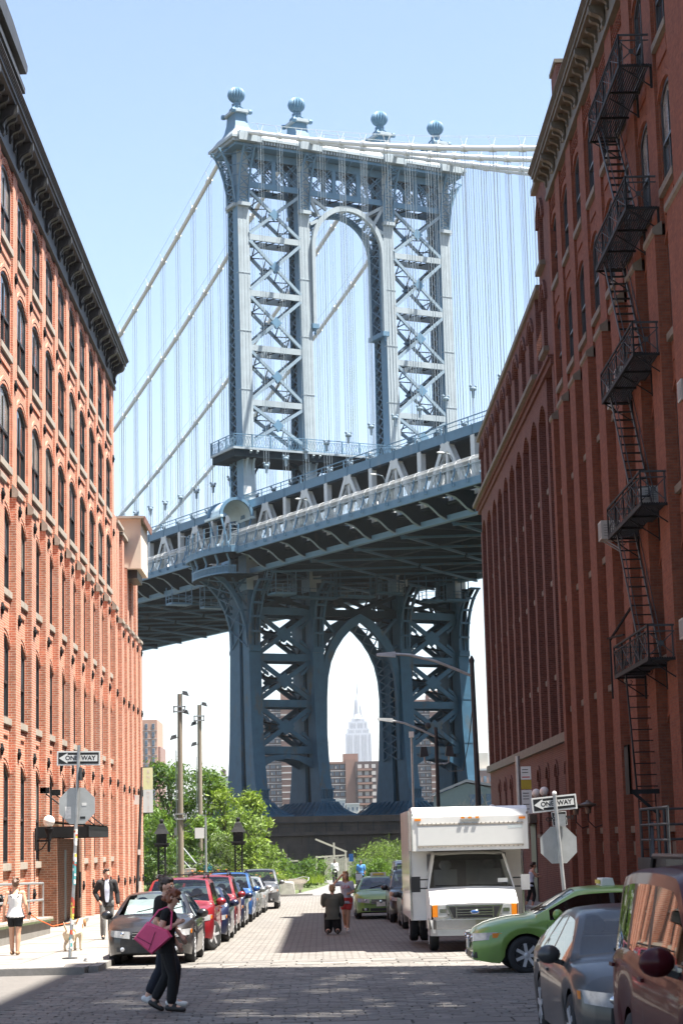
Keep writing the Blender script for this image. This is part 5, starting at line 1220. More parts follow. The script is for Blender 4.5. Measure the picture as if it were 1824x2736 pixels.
def oneway(P, c, w, h, rot, small=False):
    """ONE WAY plate facing the camera; local frame = parent"""
    m = MB(); m.box(-w/2,w/2,-.006,0,-h/2,h/2); pl_ = m.build('sign_plate','sign_white',P,loc=c,rot=(0,rot,0))
    e = .035*w; m = MB(); m.box(-w/2+e,w/2-e,-.009,-.0065,-h/2+e,h/2-e); m.build('sign_field','sign_black',pl_)
    m = MB(); a, b_ = w*.455, h*.22
    m.prism([(-a,0),(-a+w*.2,h*.36),(-a+w*.2,b_),(a-.02,b_),(a-.02,-b_),(-a+w*.2,-b_),(-a+w*.2,-h*.36)],lambda x,z,t:(x,t,z),-.012,-.0095); m.build('arrow','sign_white',pl_)
    text_mesh('ONE  WAY',h*.42,'lettering','sign_black',pl_,face(w*.04,-.0125,0),.0006,sx=1.0,bold=.004)
def octagon(P, c, r, mat='sign_back'):
    m = MB(); m.prism([(r*math.cos(R(22.5+45*k)),r*math.sin(R(22.5+45*k))) for k in range(8)],lambda x,z,t:(x,t,z),-.004,.004); return m.build('stop_plate',mat,P,loc=c)
t = thing('sign_post', 'stickered sign post with one-way sign on the sunlit pavement', 'sign', (-5.22,42,G(42)+.13))
m = MB(); m.tube([(-.05,0,0),(.04,0,1.6),(.15,0,4.42)],.035,8); m.build('post','galv',t,60); m = MB(); m.lathe([(.16,0),(.16,.02),(.07,.03)],8,(-.05,0,0)); m.build('base_plate','iron_grey',t)
oneway(t,(.135,.056,4.15),.92,.305,R(1))
octagon(t,(.10,.05,3.15),.41)
m = MB(); m.box(.17,.20,-.15,.15,3.68,3.95); m.build('side_plate','iron_grey',t)
rs = random.Random(5)
for k in range(34):
    z = rs.uniform(.25,2.7); x = -.05+.09*z/1.6 if z < 1.6 else .04+.11*(z-1.6)/2.82; m = MB(); h = rs.uniform(.03,.1); m.lathe([(.0365,-h),(.0365,h)],8,(x,0,z)); m.build('sticker',rs.choice(['sticker_teal','sticker_white','sticker_white','sticker_red','sticker_yellow','sticker_white']),t)
for (x,z,w,h,c) in ((-.09,3.01,.13,.25,'sticker_white'),(.25,3.18,.10,.06,'sign_white'),(.22,2.90,.11,.05,'sign_black')): m = MB(); m.cbox((x,.044,z),(w,.003,h)); m.build('sticker',c,t)
t = thing('sign_post', 'tilted sign post with two one-way signs at the corner behind the green taxi', 'sign', (4.98,40.5,G(40.5)+.13))
m = MB(); m.tube([(0,0,0),(-.10,0,1.6),(-.19,0,3.11)],.04,8); m.build('post','galv',t,60); m = MB(); m.ball((-.19,0,3.12),.05,8,6); m.build('post_cap','sign_white',t)
oneway(t,(-.19,.062,2.92),.92,.305,R(-4.5))
o = oneway(t,(-.10,.062,2.61),.30,.28,R(-4)); octagon(t,(-.14,.056,2.08),.40)
m = MB(); m.box(-.2,.02,-.0,.03,2.45,2.70); m.build('side_plate','galv',t)

# entrance canopy, portal, globe lamp, railing
t = thing('entrance_canopy', 'dark steel canopy with rods over the brick entrance', 'canopy', (-9.15,68.4,2.5), world=True)
m = MB(); m.box(-9.3,-7.62,65.45,71.3,2.55,2.62); m.build('soffit','iron_black',t)
for a in ((-9.3,-7.62,65.4,65.47),(-9.3,-7.62,71.28,71.35),(-7.64,-7.57,65.4,65.0+6.35)): m = MB(); m.box(a[0],a[1],a[2],a[3],2.5,2.86); m.build('channel','iron_black',t)
clear_glass('canopy_glass',(.7,.78,.75)); m = MB(); m.hexa([(-9.2,65.4,3.08),(-7.5,65.4,2.92),(-7.5,71.4,2.92),(-9.2,71.4,3.08),(-9.2,65.4,3.1),(-7.5,65.4,2.94),(-7.5,71.4,2.94),(-9.2,71.4,3.1)]); m.build('glass_roof','canopy_glass',t)
for y in (65.6,68.4,71.2): m = MB(); m.tube([(-9.15,y,4.05),(-7.66,y,2.86)],.025,6); m.build('tie_rod','iron_black',t); m = MB(); m.box(-9.2,-8.9,y-.06,y+.06,3.95,4.15); m.build('anchor','iron_black',t)
for k in range(7): m = MB(); y = 65.7+k*.92; m.beam((-9.15,y,3.03),(-7.6,y,2.88),.05,.06); m.build('rib','iron_black',t)
t = thing('brick_portal', 'brown brick entrance portal with shaded doors under the canopy', 'doorway', (-9.0,69,G(69)), world=True)
for y0,y1 in ((65.35,67.3),(70.9,72.2)): m = MB(); m.box(-9.2,-8.62,y0,y1,G(y0)-.2,2.48); m.build('pier','brick_portal',t)
m = MB(); m.box(-9.2,-8.75,67.3,70.9,G(69)-.2,2.48); m.build('panel','brick_portal',t); m = MB(); m.box(-9.1,-8.73,67.8,68.7,G(68),2.1); m.build('door','frame_dark',t); m = MB(); m.box(-9.2,-8.3,66.8,71.5,G(69)+.13,G(69)+.24); m.build('step','concrete',t)
m = MB(); m.box(-8.62,-8.57,71.3,71.6,.4,1.3); m.build('door_plate','iron_grey',t)
t = thing('wall_lamp', 'white globe lamp on a black bracket beside the entrance canopy', 'lamp', (-8.95,62.8,2.4))
m = MB(); m.lathe([(.03,-.35),(.05,-.3),(.045,-.05),(.09,.05),(.06,.15),(.12,.28),(.14,.38),(.10,.42)],10,(.42,0,0)); m.build('stem','iron_black',t,40); m = MB(); m.beam((0,0,.0),(.42,0,0),.05,.06); m.box(-.02,.04,-.1,.1,-.3,.4); m.tube([(0,0,-.35),(.2,0,-.25),(.35,0,-.05)],.02,6); m.build('bracket','iron_black',t)
m = MB(); m.ball((.42,0,.60),.185,18,12); m.build('globe','globe_white',t,80)
t = thing('ramp_wall', 'low concrete ramp wall with mossy edge beside the brick warehouse', 'wall', (-8.2,52,G(52)), world=True)
m = MB(); m.hexa([(-8.4,43,G(43)-.1),(-8.05,43,G(43)-.1),(-8.05,59.6,G(59.6)-.1),(-8.4,59.6,G(59.6)-.1),(-8.4,43,.32),(-8.05,43,.32),(-8.05,59.6,.06),(-8.4,59.6,.06)]); m.build('wall','concrete',t)
m = MB(); m.hexa([(-8.45,43,.323),(-7.98,43,.323),(-7.98,59.7,.063),(-8.45,59.7,.063),(-8.45,43,.42),(-7.98,43,.42),(-7.98,59.7,.16),(-8.45,59.7,.16)]); m.build('coping','stone_sill',t); plain('moss',(.07,.09,.03),.95,var=.4,scale=8)
m = MB(); m.hexa([(-7.985,43,.30),(-7.97,43,.30),(-7.97,59.7,.04),(-7.985,59.7,.04),(-7.985,43,.36),(-7.97,43,.36),(-7.97,59.7,.10),(-7.985,59.7,.10)]); m.build('moss_edge','moss',t)
t = thing('handrail', 'grey tubular handrail on the ramp wall by the warehouse', 'railing', (-8.2,52,.2), world=True)
for y in (45.5,48.2,50.9,53.6,56.3,59.2): z = .42-.26*(y-43)/16.7; m = MB(); m.tube([(-8.22,y,z),(-8.22,y,z+.98)],.035,8); m.build('post','galv',t)
for h in (.5,.98): m = MB(); m.tube([(-8.22,43,.42+h),(-8.22,59.2,.17+h)],.034,8); m.build('rail','galv',t)
m = MB(); m.tube([(-9.0,52.2,.9),(-9.0,59.2,.8)],.03,6); m.build('rail','galv',t)
m = MB()
t = thing('kerb_block', 'loose rough granite block at the pavement corner in front of the black sedan', 'stone', (-4.62,40.6,G(40.6)+.0))
random.seed(4); m = MB(); m.ball((0,0,.13),(.22,.2,.16),9,6); m.v = [(x*random.uniform(.85,1.15),y*random.uniform(.85,1.1),max(-.02,z*random.uniform(.9,1.1))) for x,y,z in m.v]; m.build('block','granite',t)

# wooden poles with floodlights
def woodpole(x, y, top, heads, label):
    t = thing('wooden_pole', label, 'pole', (x,y,G(y)), group='floodlight poles')
    H = top-G(y); m = MB(); m.tube([(0,0,0),(.0,0,H*.5),(.03,0,H)],[.19,.165,.14],10); m.build('pole','wood_pole',t,60)
    m = MB(); m.tube([(-.24,0,.2),(-.22,-.02,H*.72)],.03,6); m.build('conduit','galv',t); m = MB(); m.box(-.38,-.2,-.08,.08,H*.30,H*.30+.45); m.build('meter_box','galv',t)
    for (z,s,d) in heads:
        m = MB(); m.hexa([(s*.2,-.16,z-.10),(s*.58,-.2,z-.21),(s*.58,.12,z-.21),(s*.2,.1,z-.10),(s*.2,-.15,z+.12),(s*.48,-.15,z+.06),(s*.48,.08,z+.06),(s*.2,.08,z+.12)]); hd_ = m.build('floodlight','iron_grey',t); m = MB(); m.beam((0,0,z-.1),(s*.4,0,z),.05,.05); m.build('bracket','galv',hd_)
    for z in (H-1.05,H*.38): 
        m = MB(); m.box(-.36,.36,-.2,-.12,z-.05,z+.03); m.box(-.36,.36,-.2,-.12,z+.25,z+.33); m.box(-.36,-.3,-.2,.2,z-.05,z+.33); m.box(.3,.36,-.2,.2,z-.05,z+.33); m.build('clamp_frame','galv',t)
woodpole(-8.25,118,11.1,[(12.0,1,0),(10.9,1,0),(9.4,-1,0)],'taller wooden floodlight pole behind the parked cars')
woodpole(-8.1,135,11.6,[(12.6,1,0),(11.3,-1,0),(9.9,-1,0)],'farther wooden floodlight pole next to the bridge leg')
# ornate iron posts
def ironpost(x, label):
    t = thing('iron_post', label, 'post', (x,112,G(112)), group='ornate iron gate posts'); H = 4.35
    for a in (-1,1):
        for b_ in (-1,1): m = MB(); m.box(a*.19-.04,a*.19+.04,b_*.19-.04,b_*.19+.04,0,2.9); m.build('corner_bar','iron_black',t)
    m = MB()
    for k in range(9):
        z = .15+k*.3
        for (p,q) in (((-.19,-.2),(.19,-.2)),((-.2,-.19),(-.2,.19)),((.2,-.19),(.2,.19))):
            m.beam((*p,z),(*q,z+.28),.03,.04); m.beam((*q,z),(*p,z+.28),.03,.04)
    m.build('lattice','iron_black',t)
    m = MB(); m.box(-.36,.36,-.36,.36,2.9,3.02); m.box(-.42,.42,-.42,.42,3.02,3.12); m.build('collar','iron_black',t)
    m = MB(); m.box(-.28,.28,-.28,.28,3.12,3.62); m.build('lantern_box','iron_black',t)
    m = MB(); m.lathe([(.58,3.62),(.5,3.72),(.36,3.9),(.24,4.12),(.12,4.22)],4,sq=True); m.build('cap','iron_black',t); m = MB(); m.ball((0,0,4.33),.13,10,7); m.build('ball','iron_black',t,60)
ironpost(-8.9,'ornate black iron post left of the nearer wooden pole'); ironpost(-4.6,'ornate black iron post in front of the big round shrub')
t = thing('sign_post', 'slim grey post with a blank white notice between the iron posts', 'sign', (-6.6,115,G(115))); m = MB(); m.tube([(0,0,0),(0,0,4.55)],.06,8); m.build('post','galv',t); m = MB(); m.box(-.62,-.08,-.07,-.06,3.35,3.95); m.build('notice','sign_white',t)
# banner and leaning post at the end of the brick wall
t = thing('banner_post', 'leaning dark post with a pale green and grey vertical banner', 'sign', (-8.75,96,G(96)+.13))
m = MB(); m.tube([(-.1,0,0),(.02,0,2.6),(.16,0,5.6)],.07,8); m.build('post','iron_grey',t)
m = MB(); m.box(.25,.72,-.02,0,5.45,6.5); m.build('banner','banner_green',t); m = MB(); m.box(.25,.72,-.02,0,4.35,5.447); m.build('banner','banner_blue',t)
for k,ch in enumerate('Mellon'): text_mesh(ch,.21,'lettering','sign_white',t,face(.50,-.024,5.30-k*.165),.001)
for k,ch in enumerate('BNY'): text_mesh(ch,.24,'lettering','sign_white',t,face(.50,-.024,6.3-k*.25),.001)
m = MB(); m.box(.15,.75,-.015,-.005,6.5,6.53); m.box(.15,.75,-.015,-.005,4.32,4.35); m.tube([(.16,0,5.6),(.18,0,6.52)],.04,6); m.build('banner_arm','iron_grey',t)
m = MB(); m.box(-.32,.06,-.08,-.07,4.75,5.2); m.build('parking_sign','sign_white',t); m = MB(); m.box(-.3,-.16,-.085,-.081,4.95,5.17); m.build('sign_mark','sign_red',t)
m = MB(); m.box(-.02,.12,-.1,-.06,2.35,2.6); m.build('arrow_plate','sign_white',t); m = MB(); m.box(.02,.14,-.1,-.06,.3,1.1); m.build('notice','sign_white',t)

# street lamps on the right kerb
t = thing('street_lamp', 'tall grey street lamp with a long curved arm by the shaded facade', 'street lamp', (4.95,62,G(62)+.13), group='street lamps on the right kerb')
m = MB(); m.tube([(0,0,0),(.0,0,4),(-.05,0,8.0)],[.10,.085,.07],8); m.lathe([(.07,7.95),(.09,8.05),(.02,8.2)],8,(-.05,0,0)); m.build('pole','iron_grey',t,60)
m = MB(); m.tube([(-.05,0,7.55),(-.5,0,7.75),(-1.2,0,8.05),(-2.0,0,8.26),(-2.45,0,8.3)],.045,8); m.build('arm','galv',t)
m = MB(); m.hexa([(-3.05,-.12,8.26),(-2.45,-.1,8.2),(-2.45,.1,8.2),(-3.05,.12,8.26),(-3.05,-.1,8.33),(-2.45,-.07,8.38),(-2.45,.07,8.38),(-3.05,.1,8.33)]); m.build('lamp_head','galv',t)
t = thing('street_lamp', 'shorter street lamp with curved arm and twin floodlights farther down the kerb', 'street lamp', (4.95,83,G(83)+.13), group='street lamps on the right kerb')
m = MB(); m.tube([(0,0,0),(0,0,7.3)],[.09,.07],8); m.build('pole','iron_grey',t)
m = MB(); m.tube([(0,0,6.9),(-.6,0,7.2),(-1.3,0,7.5),(-1.8,0,7.62)],.045,8); m.build('arm','galv',t); m = MB(); m.hexa([(-2.45,-.12,7.66),(-1.8,-.1,7.55),(-1.8,.1,7.55),(-2.45,.12,7.66),(-2.45,-.1,7.75),(-1.8,-.07,7.72),(-1.8,.07,7.72),(-2.45,.1,7.75)]); m.build('lamp_head','galv',t)
m = MB(); m.tube([(-.52,0,6.2),(-.5,0,5.85),(-.4,0,5.78),(.4,0,5.78),(.5,0,5.85),(.52,0,6.2)],.04,6); m.build('yoke','galv',t)
for s in (-1,1): m = MB(); m.hexa([(s*.35,-.2,6.1),(s*.72,-.22,6.05),(s*.72,.15,6.05),(s*.35,.1,6.1),(s*.42,-.2,6.5),(s*.66,-.2,6.5),(s*.66,.1,6.5),(s*.42,.1,6.5)]); m.build('floodlight','iron_grey',t)
m = MB(); m.tube([(.0,-.1,6.0),(.3,-3,5.35),(.5,-8,5.2),(.3,-14,6.0),(0,-20.9,7.2)],.015,4); m.build('cable','iron_black',t)
t = thing('camera_pole', 'thin pale pole with a traffic camera at the far end of the truck', 'pole', (4.95,105,G(105))); m = MB(); m.tube([(0,0,0),(0,0,8.6)],.06,8); m.build('pole','galv',t); m = MB(); m.box(-.12,.12,-.2,.2,8.3,8.6); m.build('camera_box','sign_white',t); m = MB(); m.tube([(0,0,8.4),(.7,0,8.9)],.03,6); m.ball((.9,0,8.9),.18,8,6); m.build('camera_arm','iron_grey',t)
# bus-stop style signs and building lamps on the right
t = thing('sign_post', 'grey post with two stacked white street notices and a yellow panel', 'sign', (5.62,56,G(56)+.13)); m = MB(); m.tube([(0,0,0),(0,0,4.72)],.07,8); m.build('post','galv',t)
for z0,z1,c in ((4.05,4.42,'sign_white'),(3.78,4.04,'sign_yellow'),(3.1,3.76,'sign_white')): m = MB(); m.box(.07,.36,-.06,-.05,z0,z1); m.build('panel',c,t)
for z in (4.32,4.24,3.66,3.58,3.5,3.35,3.22): m = MB(); m.box(.11,.28,-.066,-.0605,z,z+.02); m.build('text_line','sign_black',t)
m = MB(); m.beam((.1,-.063,4.12),(.32,-.063,4.12),.003,.03); m.build('arrow','sign_red',t)
for y,lab in ((76.9,'left white globe of the pair on the dark brick wall'),(74.2,'right white globe of the pair on the dark brick wall')):
    t = thing('wall_lamp', lab, 'lamp', (9.15,y,3.5), group='white globe lamps on the dark brick wall'); m = MB(); m.beam((0,0,0),(-.7,0,.05),.05,.05); m.lathe([(.05,0),(.1,.15)],8,(-.75,0,.0)); m.build('bracket','iron_black',t); m = MB(); m.ball((-.75,0,.32),.175,16,10); m.build('globe','globe_white',t,80)
t = thing('wall_lamp', 'white globe lamp low behind the truck roof on the dark brick wall', 'lamp', (9.15,97,3.4)); m = MB(); m.beam((0,0,0),(-.7,0,.0),.05,.05); m.build('bracket','iron_black',t); m = MB(); m.ball((-.75,0,.2),.175,14,9); m.build('globe','globe_white',t,80)
plain('copper_shade',(.16,.12,.09),.45,metal=.5)
for y,lab in ((63.7,'nearer dished wall lamp on a curved arm of the red facade'),(66.8,'farther dished wall lamp on a curved arm of the red facade')):
    t = thing('wall_lamp', lab, 'lamp', (9.1,y,2.5), group='dished wall lamps on the red facade'); m = MB(); m.tube([(0,0,.0),(-.3,0,-.1),(-.5,0,.1),(-.5,0,.35)],.02,6); m.build('arm','iron_black',t); m = MB(); m.lathe([(.08,.35),(.1,.5),(.12,.55),(.26,.6),(.28,.64),(.08,.72),(.03,.78)],12,(-.5,0,0)); m.build('shade','copper_shade',t)
# loading-dock stair with rails at the right edge
t = thing('dock_stair', 'grey metal loading platform with railings at the foot of the red facade', 'stair', (8.1,47,G(47)), world=True)
m = MB(); m.box(7.35,9.0,42.5,46.3,1.35,1.62); m.build('platform','iron_grey',t); m = MB(); m.box(7.45,8.95,42.6,46.2,G(45),1.347); m.build('dock_base','concrete',t)
for y in (46.2,45.0,43.8,42.6): m = MB(); m.tube([(7.45,y,1.62),(7.45,y,2.72)],.035,6); m.build('post','iron_grey',t)
for x in (8.0,8.6): m = MB(); m.tube([(x,46.2,1.62),(x,46.2,2.72)],.035,6); m.build('post','iron_grey',t)
for z in (2.72,2.36,2.02): m = MB(); m.tube([(7.45,42.5,z),(7.45,46.2,z),(8.95,46.2,z)],.03,6); m.build('rail','iron_grey',t)
m = MB(); m.beam((7.5,44.9,2.4),(7.0,42.4,.5),.06,.06); m.build('stair_rail','iron_grey',t); m = MB(); m.beam((7.5,44.9,2.0),(7.0,42.4,.1),.06,.06); m.build('stair_rail','iron_grey',t)
# ------------------------------------------------------------------ vehicles (local: x forward, y left, z up, origin on the road under the middle)
def paint(name, col, metal=.25, rough=.32, coat=.6, spec=.5):
    m, nt, b = mk(name); p = nd(nt,'TexCoord').outputs['Object']
    n = noise(nt, p, 1.1, 5, .6); c = mixc(nt, ramp(nt, n, .3, .7), c4(mul(col,.88)), c4(mul(col,1.1)))
    g = nd(nt,'SeparateXYZ',{0:p}); low = ramp(nt, nd(nt,'Math',{0:g.outputs[2],1:noise(nt,p,3,4)},operation='ADD').outputs[0], .60, 1.1, (.28,.28,.28,1), (0,0,0,1))
    c = mixc(nt, low, c, c4((.10,.09,.075)))
    nt.links.new(c, b.inputs['Base Color']); setb(b, Roughness=rough, Metallic=metal); b.inputs['Coat Weight'].default_value = coat; b.inputs['Specular IOR Level'].default_value = spec; b.inputs['Coat Roughness'].default_value = .04
plain('tyre', (.018,.018,.019), .85, var=.3, scale=6, obj=True, bmp=.2); plain('rim', (.50,.50,.51), .35, metal=.3, var=.1, obj=True); plain('black_trim', (.015,.015,.016), .45, var=.2, obj=True); plain('chrome', (.62,.62,.63), .15, metal=1., var=.05, obj=True)
plain('lamp_glass', (.55,.56,.57), .08, metal=.35, var=.25, scale=9, obj=True, coat=1.); plain('amber', (.75,.22,.01), .2, var=.1, obj=True, coat=1.); plain('plate', (.72,.70,.60), .5, obj=True); plain('cabin', (.10,.10,.105), .8, obj=True); plain('seat_grey', (.22,.22,.23), .8, obj=True); plain('sunshade', (.72,.74,.74), .35, metal=.6, var=.15, scale=5, obj=True); plain('under', (.012,.012,.012), .9, obj=True)
clear_glass('car_glass', (.58,.64,.63)); clear_glass('tint_glass', (.12,.13,.14))
paint('paint_black', (.018,.017,.018)); paint('paint_red', (.21,.010,.016)); paint('paint_red_b', (.19,.014,.018)); paint('paint_navy', (.012,.018,.05)); paint('paint_blue', (.02,.085,.26)); paint('paint_silver', (.42,.43,.44), .6); paint('paint_greygreen', (.20,.22,.21), .5); paint('paint_grey', (.13,.135,.14), .5)
paint('paint_taxi', (.17,.30,.055), .05, .35); paint('paint_bronze', (.060,.060,.060), .2, .32, .4, .3); paint('paint_burgundy', (.050,.006,.009), .0, .4, .28, .1); paint('paint_white', (.74,.73,.69), .0, .45)
def cr(T_, x):
    """smooth interpolation through control points"""
    n = len(T_)
    if x <= T_[0][0]: return T_[0][1]
    if x >= T_[-1][0]: return T_[-1][1]
    for i in range(n-1):
        if x <= T_[i+1][0]:
            x0,y0 = T_[i]; x1,y1 = T_[i+1]; t = (x-x0)/(x1-x0)
            m0 = (T_[i+1][1]-T_[max(i-1,0)][1])/(T_[i+1][0]-T_[max(i-1,0)][0])*(x1-x0); m1 = (T_[min(i+2,n-1)][1]-y0)/(T_[min(i+2,n-1)][0]-x0)*(x1-x0)
            return (2*t**3-3*t*t+1)*y0+(t**3-2*t*t+t)*m0+(-2*t**3+3*t*t)*y1+(t**3-t*t)*m1
CARS = {
 'sedan': dict(L=4.6,W=1.80,top=[(-2.3,.80),(-2.27,.98),(-2.1,1.04),(-1.62,1.09),(-.85,1.38),(-.3,1.44),(.2,1.43),(.5,1.385),(1.22,1.00),(1.6,.95),(2.0,.86),(2.2,.76),(2.3,.62)],belt=[(-2.3,.86),(-1.6,.97),(0,.93),(1.1,.90),(1.6,.86),(2.3,.60)],
    w=[(-2.3,.66),(-2.22,.78),(-2,.87),(-1.3,.9),(1.2,.9),(1.8,.87),(2.1,.79),(2.25,.66),(2.3,.58)],wr=.58,ws=(.48,1.2),rw=(-1.62,-.82),pil=(-.18,-.10),glass=(-1.35,.98),ax=(1.40,-1.33),r=.325,sill=.20,nose=.2),
 'suv': dict(L=4.55,W=1.82,top=[(-2.27,.85),(-2.25,1.1),(-2.1,1.55),(-1.9,1.64),(-1,1.70),(0,1.69),(.35,1.64),(1.02,1.15),(1.4,1.10),(1.9,1.04),(2.15,.94),(2.27,.74)],belt=[(-2.27,.95),(-1.6,1.08),(0,1.04),(1,1.03),(1.6,.99),(2.27,.70)],
    w=[(-2.27,.74),(-2.15,.84),(-1.8,.9),(1.2,.91),(1.8,.89),(2.1,.82),(2.22,.72),(2.27,.64)],wr=.66,ws=(.33,1.0),rw=(-2.2,-2.0),pil=(-.22,-.12),glass=(-1.85,.82),ax=(1.36,-1.28),r=.36,sill=.27,nose=.24),
 'minivan': dict(L=5.1,W=1.98,top=[(-2.55,.9),(-2.52,1.2),(-2.38,1.72),(-2.1,1.82),(-1,1.87),(.2,1.86),(.62,1.80),(1.55,1.20),(1.9,1.10),(2.2,1.0),(2.42,.86),(2.55,.66)],belt=[(-2.55,1.1),(-1.6,1.20),(0,1.15),(1.3,1.12),(1.9,1.02),(2.55,.64)],
    w=[(-2.55,.82),(-2.42,.93),(-2,.98),(1.2,.99),(1.9,.96),(2.25,.86),(2.45,.72),(2.55,.62)],wr=.74,ws=(.6,1.52),rw=(-2.5,-2.3),pil=(-.36,-.24),pil2=(-1.42,-1.30),glass=(-2.15,1.2),ax=(1.62,-1.42),r=.345,sill=.2,nose=.22),
 'van': dict(L=5.2,W=1.98,top=[(-2.6,.9),(-2.58,1.3),(-2.5,1.86),(-2.2,1.95),(0,1.97),(.7,1.93),(1.0,1.86),(1.75,1.25),(2.1,1.14),(2.4,1.02),(2.55,.9),(2.6,.7)],belt=[(-2.6,1.05),(0,1.14),(1.4,1.12),(2.0,1.02),(2.6,.66)],
    w=[(-2.6,.9),(-2.4,.97),(1.5,.98),(2.2,.92),(2.45,.8),(2.6,.68)],wr=.80,ws=(.98,1.72),rw=(-2.58,-2.52),pil=(.05,.2),glass=(.2,1.4),ax=(1.65,-1.5),r=.36,sill=.3,nose=.25)}
WHEELS = {}
def wheel_mesh(r, sp):
    k = (r, sp)
    if k in WHEELS: return WHEELS[k]
    w = .2; t = MB(); t.lathe([(r*.64,-w/2),(r*.84,-w/2-.008),(r*.95,-w/2+.01),(r,-w/2+.04),(r,w/2-.04),(r*.95,w/2-.01),(r*.84,w/2+.008),(r*.64,w/2)],28,ax='y')
    m = MB(); q = r*.66
    m.lathe([(q,-w/2+.01),(q,w/2-.0),(q*.93,w/2-.0),(q*.9,w/2-.045),(q*.2,w/2-.05),(.02,w/2-.05)],28,ax='y')
    for i in range(sp):
        a = 2*math.pi*i/sp; m.beam((q*.12*math.cos(a),w/2-.012,q*.12*math.sin(a)),(q*.94*math.cos(a),w/2-.004,q*.94*math.sin(a)),.03,q*.26,(math.cos(a+1.57),0,math.sin(a+1.57)))
    m.lathe([(q*.24,w/2-.04),(q*.24,w/2+.004),(q*.18,w/2+.012),(.01,w/2+.012)],14,ax='y')
    b = MB()
    for i in range(sp):
        a = 2*math.pi*(i+.5)/sp; b.cbox((q*.56*math.cos(a),w/2-.043,q*.56*math.sin(a)),(.001,.001,.001))
    d = MB(); d.lathe([(q*.86,w/2-.046),(q*.86,w/2-.0445),(q*.3,w/2-.0445)],28,ax='y')  # black disc behind the spokes: shade in the gaps painted on
    WHEELS[k] = (t.mesh('tyre','tyre',35), m.mesh('rim','rim',35), d.mesh('brake_shadow','black_trim')); return WHEELS[k]
def car(name, label, kind, pm, loc, rz, glass_m='car_glass', cat='car', group=None, steer=0, spokes=6, rack=False, shade=False, lamps='lamp_glass', roof_sign=None, chrome_grille=True, detail=True):
    c = CARS[kind]; L, r = c['L'], c['r']; ax = c['ax']; t = thing(name, label, cat, loc, rz, group)
    R_ = r+.055; arch = lambda x: max([c['sill']]+[math.sqrt(R_*R_-(x-a)**2)+r-.01 for a in ax if abs(x-a) < R_])
    xs_ = set([p[0] for p in c['top']]+[c['ws'][0],c['ws'][1],c['rw'][0],c['rw'][1],c['pil'][0],c['pil'][1],*c.get('pil2',()),c['glass'][0],c['glass'][1],-L/2,L/2])
    for a in ax:
        for k in range(13): xs_.add(a-R_*math.cos(math.pi*k/12))
    x = -L/2
    while x < L/2: xs_.add(round(x,3)); x += .16
    xs_ = sorted(xs_); q = [xs_[0]]
    for x in xs_[1:]:
        if x-q[-1] > .012: q.append(x)
    xs_ = q; roofz = max(p[1] for p in c['top']); ends = (xs_[0],xs_[-1])
    def sec(x):
        w = cr(c['w'],x); zt = cr(c['top'],x); bl = min(cr(c['belt'],x), zt-.02); lo = arch(x)
        e = max(0,(abs(x)-(L/2-.35))/.35); lo = max(lo, c['sill']+.06*e); md = lo+(bl-lo)*.45; cab = c['rw'][0] <= x <= c['ws'][1]
        inz = max(0.,zt-bl)
        f = lambda z: w*.955-(w*.955-c['wr']*w/.9)*min(1,max(0,(z-bl)/(roofz-bl)))
        if cab and inz > .06:
            z4 = bl+inz*.80; z5 = bl+inz*.93; P = [(w*.965,lo),(w*1.0,md),(w*.985,bl-.05),(w*.955,bl),(f(z4),z4),(f(z5)-.015,z5),(f(z5)-.085,zt-.012),(f(z5)*.5,zt+.012),(0,zt+.018)]
        else:
            P = [(w*.965,lo),(w*1.0,md),(w*.985,bl-.05),(w*.955,bl),(w*.92,bl+inz*.35),(w*.86,bl+inz*.62),(w*.74,bl+inz*.86),(w*.4,zt+.008),(0,zt+.014)]
        return P
    S_ = [sec(x) for x in xs_]; N_ = 9
    parts = {}
    def put(key, quad):
        parts.setdefault(key, MB()).add(quad, [(0,1,2,3)])
    for i in range(len(xs_)-1):
        x0, x1 = xs_[i], xs_[i+1]; xm = (x0+x1)/2
        for j in range(N_-1):
            key = 'body'
            if j == 3 and c['glass'][0] <= xm <= c['glass'][1]:
                key = 'pillar' if c['pil'][0] <= xm <= c['pil'][1] or ('pil2' in c and c['pil2'][0] <= xm <= c['pil2'][1]) else ('wf' if xm > c['pil'][1] else 'wb')
                if S_[i][4][1]-S_[i][3][1] < .05: key = 'body'
            elif j in (6,7):
                if c['ws'][0] < xm < c['ws'][1]: key = 'shield'
                elif c['rw'][0] < xm < c['rw'][1]: key = 'rear'
            for s in (1,-1):
                Q = [(x0,s*S_[i][j][0],S_[i][j][1]),(x1,s*S_[i+1][j][0],S_[i+1][j][1]),(x1,s*S_[i+1][j+1][0],S_[i+1][j+1][1]),(x0,s*S_[i][j+1][0],S_[i][j+1][1])]
                if s > 0: Q = Q[::-1]
                put(key+('l' if s > 0 else 'r') if key in ('wf','wb','pillar') else key, Q)
    for k,i in ((0,0),(1,len(xs_)-1)):
        P = S_[i]; ring = [(xs_[i],y,z) for y,z in P]+[(xs_[i],-y,z) for y,z in P[-2::-1]]; parts['body'].add(ring,[tuple(range(len(ring)))] if not k else [tuple(range(len(ring)-1,-1,-1))])
    def merged(mb):
        d = {}; V = []; idx = []
        for v in mb.v:
            k = (round(v[0],4),round(v[1],4),round(v[2],4))
            if k not in d: d[k] = len(V); V.append(v)
            idx.append(d[k])
        mb.v = V; mb.f = [tuple(dict.fromkeys(idx[a] for a in f)) for f in mb.f]; keep = [(f,mm) for f,mm in zip(mb.f,mb.m) if len(f) > 2]; mb.f = [k[0] for k in keep]; mb.m = [k[1] for k in keep]; return mb
    body = merged(parts['body']).build('body',pm,t,38)
    merged(parts['shield']).build('windshield','car_glass',t,60)
    if 'rear' in parts: merged(parts['rear']).build('rear_window',glass_m,t,60)
